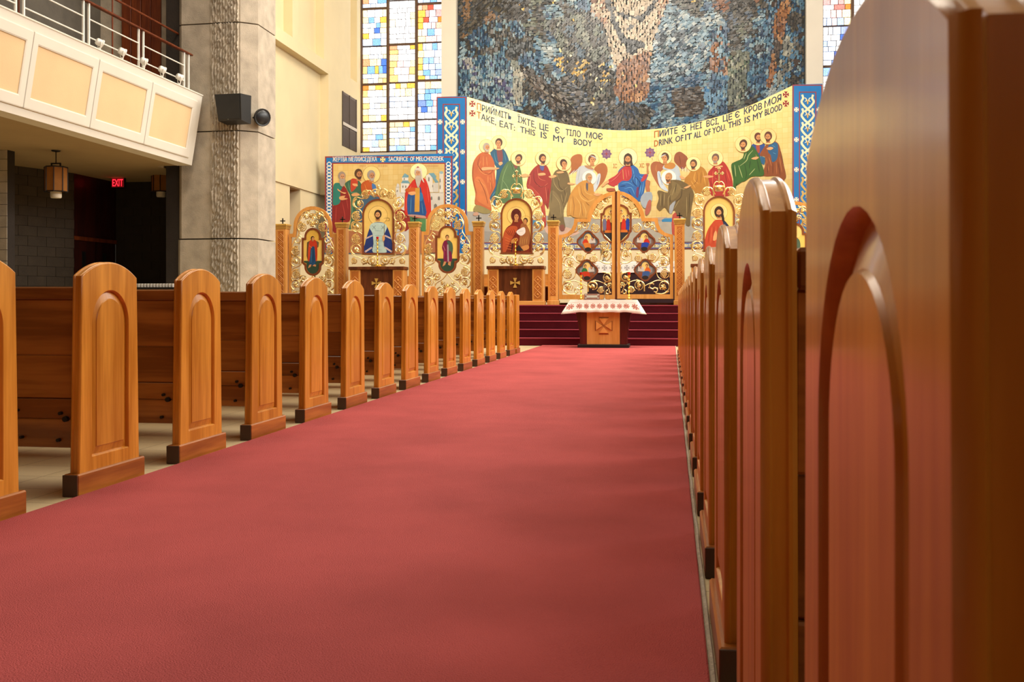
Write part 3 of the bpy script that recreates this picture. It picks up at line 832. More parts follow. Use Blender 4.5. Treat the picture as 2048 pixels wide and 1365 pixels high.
post(1527, 10, 436, 'carved oak post hidden mostly behind the right pews')

# ================================================================ SIDE DOORS WITH STANDING SAINTS
def side_door(cx, ys, lab, paintf, w=1.0, full=True):
    """cx: centre; ys: y of the shoulders on the photo; unit sizes follow the second door"""
    Y = YI; base = PY(cx, 600, Y); base.z = ZP
    t = thing('icon_door', lab, 'door', base, 'gilded side doors of the icon screen')
    U = lambda dx, dy: (cx + dx * w, ys + dy)
    yb = 610.3 - ys
    outer = [U(-51, yb), U(-51, 0), U(-43, 0)] + [U(*p) for p in [(-41.5, -6)] + [(41.5 * cos(radians(a)), -15 - 40 * sin(radians(a))) for a in range(180, -1, -12)] + [(41.5, -6)]] + [U(43, 0), U(51, 0), U(51, yb)]
    inner = [U(-46.5, yb - 10), U(-46.5, 7), U(-37, 7)] + [U(*p) for p in [(-35.5, -4)] + [(34.5 * cos(radians(a)), -15 - 33 * sin(radians(a))) for a in range(180, -1, -12)] + [(35.5, -4)]] + [U(37, 7), U(46.5, 7), U(46.5, yb - 10)]
    frame(MB(), outer, inner, Y, .03, -.03).build('door_frame', M['oak'], t)
    # thin gilded fillet inside the frame
    # icon board: arch above, shoulders, rounded foot
    def board(o):
        return [U(-20 - o, 49 + o), U(-20 - o, 12 - o), U(-14 - o, 12 - o)] + [U((14 + o) * cos(radians(a)), 6 - (14 + o) * sin(radians(a))) for a in range(180, -1, -15)] + [U(14 + o, 12 - o), U(20 + o, 12 - o), U(20 + o, 49 + o), U(20 + o, 57 + o * .3), U(14 + o, 60 + o)] + \
               [U((14 + o) * cos(radians(a)), 66 + (14 + o) * sin(radians(a))) for a in range(15, 180, 15)] + [U(-14 - o, 60 + o), U(-20 - o, 57 + o * .3)]
    ib = extr(MB(), board(0.5), Y, .012, -.015).build('icon_board', MC('#ecc766', .35), t)
    frame(MB(), board(4.0), board(0), Y, .028, -.02).build('icon_frame', M['frame_br'], t)
    P = flat_paint(Y - .0135)
    P.poly([U(-20, 54), U(20, 54), U(20, 57), U(14, 59)] + [U(14 * cos(radians(a)), 66 + 14 * sin(radians(a))) for a in range(0, 181, 15)] + [U(-14, 59), U(-20, 57)], '#2f4a38')
    paintf(P, U); P.build('painted_saint', M['icon_paint'], ib, .0003)
    D = []
    for s in (-1, 1):
        for (dx, dy, r, kd, st, dr, rot) in ((-15, -36, 9, 'l', 200, -1, .5), (-22, -14, 10, 'g', 100, 1, .3), (-33, 13, 6, '', 60, -1, 0), (-36, 35, 9.5, 'g', 70, 1, -.2), (-36, 55, 10.5, 'b', 250, -1, 0),
                                             (-35, 81, 9.5, 'g', 70, 1, .3), (-36, 102, 10.5, 'l', 250, -1, .4), (-20, 90, 7.5, 'b', 120, 1, 1), (-36, 124, 9, 'g', 80, 1, 0), (-13, 119, 8, 'l', 160, -1, 0), (-8, -22, 5, 'b', 300, 1, 0)):
            x, y = U(dx if s < 0 else -dx, dy)
            vine_loop(t, x, y, r, kd, Y, st if s < 0 else 180 - st, dr if s < 0 else -dr, rot=rot * -s)
        c = lambda P_: [U(a * (1 if s < 0 else -1), b) for a, b in P_]
        stem(t, c([(-6, -46), (-22, -36), (-32, -18), (-30, 0), (-44, 22), (-44, 42), (-27, 48), (-26, 62), (-45, 72), (-45, 92), (-27, 96), (-26, 112), (-44, 120), (-30, 132)]), Y, .016)
        stem(t, c([(-24, 6), (-30, 2), (-34, 8), (-40, 12)]), Y, .010); stem(t, c([(0, 84), (-10, 96), (-22, 104), (-24, 116), (-8, 130)]), Y, .013)
    place('leaf', ME_LEAF, t, PY(*U(0, -36), Y) + Vector((0, -.04, 0)), (0, pi, 0), .115); place('leaf', ME_LEAF, t, PY(*U(0, -18), Y) + Vector((0, -.03, 0)), (0, 0, 0), .10)
    place('leaf', ME_LEAF, t, PY(*U(0, 112), Y) + Vector((0, -.04, 0)), (0, 0, 0), .12)
    for s in (-1, 1): place('bead', ME_BUD, t, PY(*U(s * 10, 104), Y) + Vector((0, -.02, 0)), (0, s * .7, 0), .07)
    return t
def saint_red(P, U):
    P.ell(*U(0, 6), 13, 13, '#e3b64e', 24)
    P.poly([U(-13, 17), U(-7, 14), U(-6, 36), U(-11, 54), U(-14, 44)], '#5c4a30'); P.poly([U(13, 17), U(7, 14), U(6, 30), U(12, 26)], '#6a5a40')
    P.poly([U(-6, 13), U(4, 12), U(9, 22), U(9, 52), U(4, 52), U(2, 30), U(-3, 30), U(-7, 53), U(-11, 52), U(-10, 26)], '#c43a1e', 3)
    P.poly([U(-4, 28), U(3, 26), U(5, 44), U(5, 61), U(-8, 61), U(-6, 44)], '#1c4a74', 3)
    P.stroke([U(-3, 32), U(-4, 58)], .8, '#4f86ac'); P.stroke([U(1, 32), U(1, 58)], .8, '#0e2c50'); P.stroke([U(-8, 20), U(-9, 48)], .8, '#e8663c'); P.stroke([U(7, 22), U(7, 50)], .8, '#8c2010')
    P.poly([U(-8, 62), U(-3, 61), U(-5, 66), U(-11, 69)], '#c98f60'); P.poly([U(3, 61), U(7, 62), U(6, 66), U(-1, 64)], '#c98f60'); P.stroke([U(-8, 24), U(-2, 28)], 2, SK, sm=1)
    x, y = U(-.5, 9); head(P, x, y, 4.2, .5, '#3e2616')
def saint_green(P, U):
    P.ell(*U(0, 6), 13, 13, '#efcf7c', 24)
    P.poly([U(-8, 21), U(-3, 17), U(3, 17), U(8, 22), U(11, 34), U(9, 44), U(8, 60), U(-7, 60), U(-8, 42), U(-11, 32)], '#7a1c44', 3)
    P.poly([U(-1, 19), U(8, 21), U(11, 33), U(9, 47), U(7, 40), U(3, 38), U(2, 28)], '#4c6450', 3)
    P.poly([U(-1, 26), U(2, 26), U(3, 60), U(0, 60)], '#a898a0'); P.stroke([U(-7, 25), U(-6, 56)], .9, '#a8406c'); P.stroke([U(-9, 28), U(-4, 38)], 1.4, '#e2b088', sm=1)
    P.poly([U(-7, 60), U(-2, 60), U(-5, 67), U(-10, 70)], '#c98f60'); P.poly([U(2, 60), U(7, 60), U(6, 69), U(1, 66)], '#c98f60')
    x, y = U(-.5, 11); head(P, x, y, 4.4, 0, '#6a4626')
side_door(626, 468, 'gilded vine side door with the saint in a red cloak and blue robe', saint_red, .92)
side_door(895, 463.5, 'gilded vine side door with the saint in a purple robe and green cloak', saint_green)
side_door(1590, 458, 'gilded vine side door glimpsed between the two nearest right pews', saint_green)

# ================================================================ CENTRAL DOUBLE DOORS
def royal(s, lab):
    mx = 1231.5; Y = YI
    V = lambda x, y: (x, y) if s < 0 else (2 * mx - x + 1.5, y - 1.0)
    base = PY(*V(1174, 600), Y); base.z = ZP + .05
    t = thing('royal_door', lab, 'door', base, 'pair of gilded central doors')
    oi = [((1118, 599), (1124.5, 590)), ((1118, 470.5), (1124.5, 476)), ((1124.6, 470), (1128, 475.5)), ((1135, 466.5), (1137, 473)), ((1143, 459), (1147.5, 466)), ((1147.5, 449), (1153, 455)), ((1149, 437.5), (1155.5, 444.5)),
          ((1174.5, 437.5), (1181, 444.5)), ((1177, 426), (1184, 432)), ((1182, 414), (1188.5, 419.5)), ((1190, 402), (1196.5, 407.5)), ((1203, 391.5), (1208, 398)), ((1217, 385.5), (1219, 392.5)), ((1230, 383.3), (1224, 391)), ((1230, 599), (1224, 590))]
    O = [V(*a) for a, b in oi]; I = [V(*b) for a, b in oi]
    frame(MB(), O, I, Y - .02, .035, -.03).build('door_frame', M['oak'], t)
    if s < 0: extr(MB(), [(1230, 384), (1234, 384), (1234, 598), (1230, 598)], Y, .03, -.02).build('meeting_strip', M['walnut'], t)
    # half of the central icon
    def half(o): return [V(x, y) for x, y in [(1224, 413 - o), (1216, 415.5 - o), (1210.5 - o * .6, 421 - o), (1209 - o, 430 - o), (1204.5 - o, 430.5 - o), (1204.5 - o, 461 + o), (1208 - o, 465 + o), (1209.5 - o * .6, 473 + o), (1216, 481 + o), (1224, 484 + o)]]
    extr(MB(), half(0), Y, .012, -.015).build('half_icon_board', MC('#e8c46c', .35), t)
    frame(MB(), half(3.6), half(0) , Y, .03, -.02).build('half_icon_frame', M['frame_br'], t)
    P = flat_paint(Y - .0135); c1, c2 = (('#b8301c', '#6d6a88') if s < 0 else ('#c2321e', '#24409a'))
    P.poly([V(1205, 440), V(1224, 446), V(1224, 470), V(1206, 462)], '#5b3a2a'); P.poly([V(1206, 462), V(1224, 466), V(1224, 483), V(1216, 480), V(1210, 472)], '#2c2f34')
    P.poly([V(1206, 440), V(1211, 438), V(1213, 446), V(1212, 460), V(1206, 460)], c2, 2); P.poly([V(1214, 441), V(1218, 439), V(1221, 446), V(1222, 461), V(1213, 461)], c1, 2)
    P.poly([V(1210, 461), V(1223, 461), V(1223, 466), V(1209, 466)], '#c8702c')
    for x, y in ((1210, 434), (1217.5, 435), (1222, 424)): head(P, *V(x, y), 2.8, .3 * -s, '#4a3020', halo=4.2, hw=.5)
    P.build('painted_scene', M['icon_paint'], t, .0003)
    # two quatrefoil icons
    for j, (cx, cy, rob, rb2, bgd) in enumerate(((1176, 484, '#c43a1c', '#d07c34', '#6a7078') if s < 0 else (1176, 484, '#b8281c', '#20409c', '#7a5c50'), (1174, 541.5, '#2c7440' if s < 0 else '#d8641c', '#c43a1c' if s < 0 else '#3a5a90', '#6e625c'))):
        def quat(r_):
            L_ = []
            for k in range(4):
                a = k * 90
                L_ += [(cx + (12 + 0) * cos(radians(a)) + r_ * .5 * cos(radians(a + b)), cy - 12 * sin(radians(a)) - r_ * .5 * sin(radians(a + b))) for b in (-62, -30, 0, 30, 62)]
                L_ += [(cx + (r_ * .88) * cos(radians(a + 45)), cy - (r_ * .88) * sin(radians(a + 45)))]
            return [V(*p) for p in L_]
        extr(MB(), quat(16), Y, .014, -.015).build('icon_board', MC(bgd, .4), t)
        frame(MB(), quat(22), quat(16), Y, .03, -.02).build('icon_frame', M['frame_br'], t)
        P = flat_paint(Y - .0155)
        P.ell(*V(cx, cy - 6), 7.5, 10, '#efcb78', 20)
        P.poly([V(cx + 3, cy - 6), V(cx + 14, cy - 8), V(cx + 15, cy + 2), V(cx + 2, cy + 3)], '#c9c3bb'); P.poly([V(cx - 14, cy - 4), V(cx - 8, cy - 8), V(cx - 8, cy + 6), V(cx - 14, cy + 4)], '#8b8c90')
        P.poly([V(cx - 8, cy - 4), V(cx - 4, cy - 6), V(cx, cy - 2), V(cx + 2, cy + 5), V(cx + 6, cy + 8), V(cx - 6, cy + 8), V(cx - 11, cy + 2)], rob, 3)
        P.poly([V(cx - 9, cy + 3), V(cx + 4, cy + 3), V(cx + 6, cy + 13), V(cx + 2, cy + 17), V(cx - 6, cy + 12)], rb2, 3)
        P.poly([V(cx + 6, cy + 4), V(cx + 13, cy + 4), V(cx + 13, cy + 12), V(cx + 6, cy + 12)], '#8a4a30'); P.ell(*V(cx, cy + 15), 6.5, 4, '#2a221e', 14)
        head(P, *V(cx - 3, cy - 9), 3.2, .3 * -s, '#5a3a22'); head(P, *V(cx + 9, cy - 7), 2.6, .4 * s, '#4a3a50')
        P.build('painted_scene', M['icon_paint'], t, .0003)
    L_ = [(1201, 412, 8.5, 'g', 60, 1, 0), (1193, 428, 9, 'l', 240, -1, .4), (1212, 401, 8, 'l', 100, 1, 1.0), (1192, 457, 9.5, 'g', 110, 1, 0), (1170, 450, 7, 'l', 60, -1, .6), (1139, 479, 10.5, 'l', 70, 1, .2), (1160, 456, 5, 'b', 0, 1, 0),
          (1208, 491, 10, 'g', 60, -1, 0), (1136, 501, 9, 'g', 100, 1, 0), (1212, 510, 10.5, 'l', 280, 1, .3), (1160, 515, 8, 'g', 20, -1, 0), (1188, 518, 7.5, 'g', 160, 1, 0), (1139, 526, 11, 'l', 60, 1, .1),
          (1136, 549, 10, 'g', 80, 1, 0), (1214, 556, 9, 'b', 100, -1, 0), (1137, 575, 11.5, 'l', 250, -1, .7), (1186, 573, 10, 'b', 200, -1, .5), (1203, 581, 6.5, 'g', 60, 1, 0), (1219, 572, 5, 'b', 300, 1, 0), (1154, 582, 5, '', 10, 1, 0), (1128, 492, 4, '', 0, 1, 0), (1160, 573, 6, '', 200, 1, 0), (1216, 585, 4, '', 90, 1, 0)]
    for (x, y, r, kd, st, dr, rot) in L_:
        x2, y2 = V(x, y); vine_loop(t, x2, y2, r, kd, Y, st if s < 0 else 180 - st, dr * -s, rot=rot * -s)
    for pts in ([(1222, 395), (1204, 402), (1190, 418), (1186, 436), (1204, 440), (1202, 462), (1220, 482), (1222, 498), (1206, 500), (1202, 522), (1222, 530), (1222, 545)],
                [(1180, 448), (1164, 446), (1155, 462), (1140, 468), (1128, 480), (1132, 494), (1147, 500), (1143, 512), (1128, 514), (1127, 530), (1150, 536), (1148, 556), (1128, 566), (1126, 580)],
                [(1128, 512), (1142, 512), (1156, 526), (1168, 520), (1174, 508), (1190, 508)], [(1200, 522), (1212, 528), (1222, 526)], [(1126, 570), (1146, 562), (1164, 568), (1176, 574)], [(1176, 584), (1178, 568), (1192, 562), (1212, 570), (1221, 586)],
                [(1127, 584), (1140, 589), (1152, 588)], [(1205, 545), (1222, 548), (1222, 562), (1210, 566)]):
        stem(t, [V(*p) for p in pts], Y, .017)
    return t
royal(-1, 'left leaf of the tall gilded central doors'); royal(1, 'right leaf of the tall gilded central doors')
# dark strip added to stand for the shadow under the bottom rail
tag(MB().box(PY(1117, 600, YI).x, PY(1350, 600, YI).x, YI + .1, YI + .16, ZP, ZP + .05).build('door_gap_shade', M['walnut']), 'dark strip put in as shade under the central doors', 'threshold')

# ================================================================ ICONS ON STANDS
def shrine(cx, yb, lab, paintf, crown=True, grp='icons in gilded vine borders on stands'):
    """cx centre, yb = y of the stand top on the photo"""
    Y = YI - .25; base = PY(cx, yb, Y); b0 = base.copy(); b0.z = base.z + .0
    t = thing('framed_icon', lab, 'icon', b0, grp)
    U = lambda dx, dy: (cx + dx, yb + dy)
    def arch(o, yb_=-27): return [U(-28.5 - o, yb_ + o), U(-28.5 - o, -102)] + [U((28.5 + o) * cos(radians(a)), -102 - (30 + o) * sin(radians(a))) for a in range(172, 7, -12)] + [U(28.5 + o, -102), U(28.5 + o, yb_ + o)]
    ib = extr(MB(), arch(0.5), Y, .010, -.02).build('icon_board', MC('#ecc970', .35), t)
    frame(MB(), arch(3.2), arch(0), Y, .032, -.02).build('icon_frame', M['frame_br'], t)
    P = flat_paint(Y - .0115); paintf(P, U); P.build('painted_saint', M['icon_paint'], ib, .0003)
    for s in (-1, 1):
        for (dx, dy, r, kd, st, dr, rot) in ((-24, -143, 9, 'g', 60, 1, .2), (-38, -126, 10.5, 'l', 120, 1, .5), (-43, -100, 9.5, 'g', 60, 1, -.2), (-42, -79, 10.5, 'b', 260, -1, .3), (-43, -55, 9.5, 'g', 80, 1, 0), (-43, -34, 11, 'l', 250, -1, .3),
                                             (-47, -11, 6, 'g', 100, 1, 0), (-14, -12, 8, 'b', 180, 1, 1.1), (-28, -11, 6, 'b', 20, -1, 0)):
            x, y = U(dx * -s, dy)
            vine_loop(t, x, y, r, kd, Y, 180 - st if s > 0 else st, dr if s < 0 else -dr, rot=rot * s)
        c = lambda P_: [U(a * -s, b) for a, b in P_]
        stem(t, c([(-8, -138), (-18, -152), (-30, -136), (-46, -138), (-50, -122), (-34, -110), (-33, -94), (-52, -88), (-52, -72), (-34, -66), (-33, -48), (-54, -40), (-52, -24), (-34, -16), (-24, -6)]), Y, .016)
        stem(t, c([(-34, -22), (-22, -19), (-8, -20), (-4, -10), (-6, -4)]), Y, .012)
    extr(MB(), [U(-34, -26), U(34, -26), U(34, -22.5), U(-34, -22.5)], Y, .02, -.02).build('lower_rail', M['gold'], t)
    extr(MB(), [U(-14, -4), U(14, -4), U(14, 0), U(-14, 0)], Y, .03, -.04).build('foot', M['gold'], t)
    if crown:
        kk = pxm(cx, yb, Y); c0 = PY(*U(0, -148), Y) + Vector((0, -.02, 0)); q = MB()
        q.lathe([(.01, -.035), (.085, -.035), (.09, -.01), (.075, 0.0), (.10, .045), (.085, .075), (.03, .085), (.01, .09)], c0, 12)
        for a in range(5): q.ball(c0 + Vector((-.08 + .04 * a, -.06, .055 + .01 * (2 - abs(a - 2)))), .022, 6, 4)
        q.build('crown', M['gold'], t, smooth=True)
        stem(t, [U(-11, -133), U(-11, -155), U(-5, -164), U(0, -161)], Y, .012); stem(t, [U(11, -133), U(11, -155), U(5, -164), U(0, -161)], Y, .012)
        q = MB(); x, z = c0.x, PY(*U(0, -163), Y).z; y = Y - .02
        q.cbox(x - .013, x + .013, y - .01, y + .01, z, z + .29, .003); q.cbox(x - .085, x + .085, y - .01, y + .01, z + .165, z + .19, .003)
        for p in ((-.085, .178), (.085, .178), (0, .29), (-.07, .20), (-.07, .155), (.07, .20), (.07, .155), (.02, .275), (-.02, .275)): q.ball((x + p[0], y, z + p[1]), .019, 6, 4)
        q.build('cross', M['gold'], t, smooth=True)
    else:
        vine_loop(t, *U(-6, -146), 8, 'b', Y, 60, 1); vine_loop(t, *U(10, -146), 9, 'b', Y, 120, -1); place('leaf', ME_LEAF, t, PY(*U(1, -158), Y) + Vector((0, -.03, 0)), (0, 0, 0), .07)
    return t
def st_bishop(P, U):
    P.ell(*U(-1, -102), 19, 21, '#f0cf7a', 30); P.ring(*U(-1, -102), 19, .7, '#a8803a')
    P.poly([U(-8, -88), U(8, -88), U(17, -80), U(24, -62), U(28, -45), U(28, -27.5), U(-28, -27.5), U(-27, -45), U(-22, -64), U(-16, -80)], '#22387c', 3)
    P.poly([U(-11, -87), U(9, -87), U(17, -80), U(14, -70), U(10, -60), U(11, -42), U(16, -28), U(-11, -28), U(-10, -45), U(-12, -66), U(-18, -78)], '#b9d4cf', 3)
    for s in (-1, 1):
        P.stroke([U(s * 12, -62), U(s * 27, -55)], 2.6, '#ece6e2', sm=1, taper=False); P.stroke([U(s * 12, -62), U(s * 27, -55)], .9, '#9c4a5c', sm=1, taper=False)
        P.stroke([U(s * 13, -38), U(s * 27, -29)], 3, '#ece6e2', sm=1, taper=False); P.stroke([U(s * 13, -38), U(s * 27, -29)], .9, '#9c4a5c', sm=1, taper=False)
        P.stroke([U(s * 9 - 3.5, -82), U(s * 9 + 3.5, -74)], 1.1, '#3c3e4c', sm=1); P.stroke([U(s * 9 + 3.5, -82), U(s * 9 - 3.5, -74)], 1.1, '#3c3e4c', sm=1)
    P.stroke([U(12, -86), U(11, -40)], 1.0, '#8a6a30'); P.stroke([U(10, -96), U(20, -97), U(22, -92), U(14, -91)], .9, '#8a6a30')
    for yy in (-72, -62, -52, -42, -34): P.stroke([U(-8, yy), U(8, yy + 1)], .7, '#8fb0b4')
    P.poly([U(8, -60), U(12, -62), U(13, -54), U(9, -50)], SK, 2)
    head(P, *U(-1, -104), 8.6, -.15, '#3b281c', '#4a3020')
def st_mother(P, U):
    P.ell(*U(-1, -100), 18, 18, '#f0cf7a', 30); P.ring(*U(-1, -100), 18, .6, '#b08840'); P.ring(*U(18, -90), 10, .5, '#b08840')
    P.poly([U(-6, -96), U(7, -96), U(14, -84), U(26, -68), U(28, -48), U(28, -27.5), U(-28, -27.5), U(-27, -60), U(-20, -76), U(-10, -84)], '#7c2c1c', 3)
    P.poly([U(-27, -60), U(-19, -75), U(-8, -80), U(2, -76), U(-6, -60), U(-14, -46), U(-22, -28), U(-28, -28)], '#b8532c', 3)
    for k in range(5): P.stroke([U(-22 + 4 * k, -70 - k), U(-14 + 3 * k, -60 + k)], .9, '#5c1c12'); P.stroke([U(-25 + k, -58 + 6 * k), U(-12 + k, -52 + 5 * k)], .9, '#d87a44')
    P.ell(*U(-1, -101), 10.5, 13.5, '#6e3028', 20); P.ell(*U(-1.5, -100.5), 7.8, 10.5, '#59221c', 18)
    P.poly([U(8, -82), U(16, -84), U(24, -74), U(27, -56), U(22, -38), U(4, -38), U(6, -58)], '#9c6238', 3)
    P.poly([U(-1, -68), U(10, -76), U(16, -76), U(17, -66), U(8, -60)], '#e6e0da', 3); P.stroke([U(2, -68), U(14, -70)], .6, '#a8a09c')
    P.poly([U(-10, -52), U(0, -56), U(2, -50), U(-10, -44)], '#c8894c', 3); P.poly([U(6, -36), U(22, -42), U(24, -34), U(10, -29)], '#c8894c', 3)
    for k in range(4): P.stroke([U(9 + 4 * k, -58), U(7 + 4 * k, -42)], .8, '#c99a50')
    P.stroke([U(-10, -28), U(-8, -46)], 2, '#2c1c1c'); P.poly([U(-4, -30), U(4, -42), U(14, -30)], '#2c2226')
    head(P, *U(-1, -99), 8.0, .25, '#59221c', skin='#c98d58'); P.ell(*U(-1, -109), 7.4, 3.2, '#59221c', 12)
    head(P, *U(17.5, -90), 5.4, -.3, '#4c3020', skin='#c98d58')
def st_christ(P, U):
    P.ell(*U(0, -103), 17, 18, '#f0d68c', 30); P.ring(*U(0, -103), 17, .7, '#b89448'); P.ring(*U(0, -103), 12, .5, '#c8a860')
    P.poly([U(-7, -87), U(7, -87), U(17, -78), U(26, -62), U(28, -40), U(28, -27.5), U(-28, -27.5), U(-27, -52), U(-21, -70), U(-14, -80)], '#b8482c', 3)
    P.poly([U(7, -88), U(18, -78), U(27, -60), U(28, -28), U(4, -28), U(2, -50), U(10, -70)], '#22304c', 3)
    for k in range(5): P.stroke([U(-18 + 4 * k, -72 - k), U(-22 + 5 * k, -40)], .9, '#e07a50' if k % 2 else '#7c2a1a')
    P.poly([U(-10, -60), U(-6, -66), U(-4, -58), U(-5, -48), U(-12, -46)], SK, 2); P.poly([U(0, -46), U(18, -50), U(20, -34), U(2, -30)], '#e2c27c')
    P.ell(*U(0, -103), 9.4, 11.5, '#3c2a1c', 20); P.poly([U(5, -100), U(9, -98), U(11, -84), U(6, -86)], '#33241a', 2)
    head(P, *U(0, -103), 9.0, -.1, '#3c2a1c', '#4e3422')
shrine(757, 533.2, 'gold-bordered icon of a bishop in white and blue', st_bishop, False)
shrine(1033.5, 531.9, 'gold-bordered icon of the mother and child with a crown and cross on top', st_mother)
shrine(1438, 527.3, 'gold-bordered icon of the bearded man in red, partly behind the right pews', st_christ)
def stand(cx, hw, yt, lab):
    Y = YI - .25; p = PY(cx, yt, Y); x0, x1 = PY(cx - hw, yt, Y).x, PY(cx + hw, yt, Y).x; zt_ = p.z; y0, y1 = Y - .16, Y + .22
    t = thing('icon_stand', lab, 'stand', (p.x, Y, ZP), 'oak stands under the bordered icons')
    MB().cbox(x0, x1, y0 - .03, y1, zt_ - .07, zt_, .008).build('top', M['walnut'], t)
    w = (x1 - x0)
    for s in (0, 1):
        a = x0 + .02 if s == 0 else x1 - .02 - w * .19; b = a + w * .19
        MB().cbox(a, b, y0, y1 - .02, ZP + .09, zt_ - .07, .005).build('pilaster', M['oak'], t)
        MB().box(a + .035, b - .035, y0 - .003, y0 + .01, ZP + .13, zt_ - .1).build('carved_ground', M['oak_carve'], t)
        q = MB(); c = (a + b) / 2; h = (b - a) / 2 - .04; z = ZP + .15 + h
        while z + h < zt_ - .1:
            for s1, s2 in (((c - h, z), (c, z + h)), ((c, z + h), (c + h, z)), ((c + h, z), (c, z - h)), ((c, z - h), (c - h, z))): q.tube([(s1[0], y0 - .005, s1[1]), (s2[0], y0 - .005, s2[1])], .005, 4)
            q.ball((c, y0 - .004, z), h * .25, 5, 3); z += 2 * h
        q.build('carved_lattice', M['oak_ridge'], t)
    MB().box(x0 + .02 + w * .19, x1 - .02 - w * .19, y0 + .05, y0 + .08, ZP + .09, zt_ - .07).build('recessed_panel', M['walnut'], t)
    MB().cbox(x0, x1, y0 - .02, y1, ZP, ZP + .09, .005).build('base', M['oak_h'], t)
    q = MB(); cy = (yt + 36.5); cpx = cx - 2
    c = Vector(((x0 + x1) / 2 - .01, y0 + .05, zt_ - .365)); r = .105
    q.prism(cross_pattee(0, 0, r, .40, .05), lambda p_, sd: c + Vector((p_[0], -.022 if sd == 0 else .0, p_[1])))
    q.build('gold_cross', M['goldp'], t)
    return t
stand(757, 55, 534, 'oak icon stand with a gold cross under the bishop icon')
stand(1033, 57, 532.5, 'oak icon stand with a gold cross under the mother and child icon')
stand(1438, 57, 528, 'oak icon stand hidden behind the right pews')
# candlesticks on the floor of the platform in front of the icons
def candlestick(x, ytop, ybase, Y, lab, group, zb=None, hgt=None, lamp=True):
    p = PY(x, ybase, Y); z0 = p.z if zb is None else zb; z1 = PY(x, ytop, Y).z; h = z1 - z0
    t = thing('candlestick', lab, 'candlestick', (p.x, Y, z0), group)
    g = .18 if lamp else .08; s = h - (.055 if lamp else .0)
    pr_ = [(.004, 0), (.062, 0), (.062, .012), (.045, .02), (.03, .03), (.014, .05)]
    n = max(3, int(s / .09)); 
    for k in range(n):
        z = .05 + (s - .10) * k / n; dz = (s - .10) / n
        pr_ += [(.010, z + dz * .12), (.021, z + dz * .4), (.024, z + dz * .5), (.012, z + dz * .72), (.009, z + dz * .95)]
    pr_ += [(.012, s - .045), (.030, s - .02), (.034, s), (.004, s)]
    MB().lathe(pr_, (p.x, Y, z0), 12).build('stem', M['brass'], t, smooth=True)
    if lamp:
        MB().lathe([(.004, 0), (.022, 0), (.030, .03), (.030, .055), (.026, .055), (.02, .01), (.004, .008)], (p.x, Y, z0 + s), 12).build('votive_glass', M['red_gl'], t, smooth=True)
    return t
GC = 'tall brass candlesticks on the icon stands'
_z = PY(757, 534, YI - .25).z
candlestick(755, 474, 534, YI - .36, 'brass candlestick with red glass before the bishop icon', GC, zb=_z)
_z = PY(1033, 532.5, YI - .25).z
candlestick(1031, 478, 532, YI - .36, 'brass candlestick before the mother and child icon', GC, zb=_z, lamp=False)
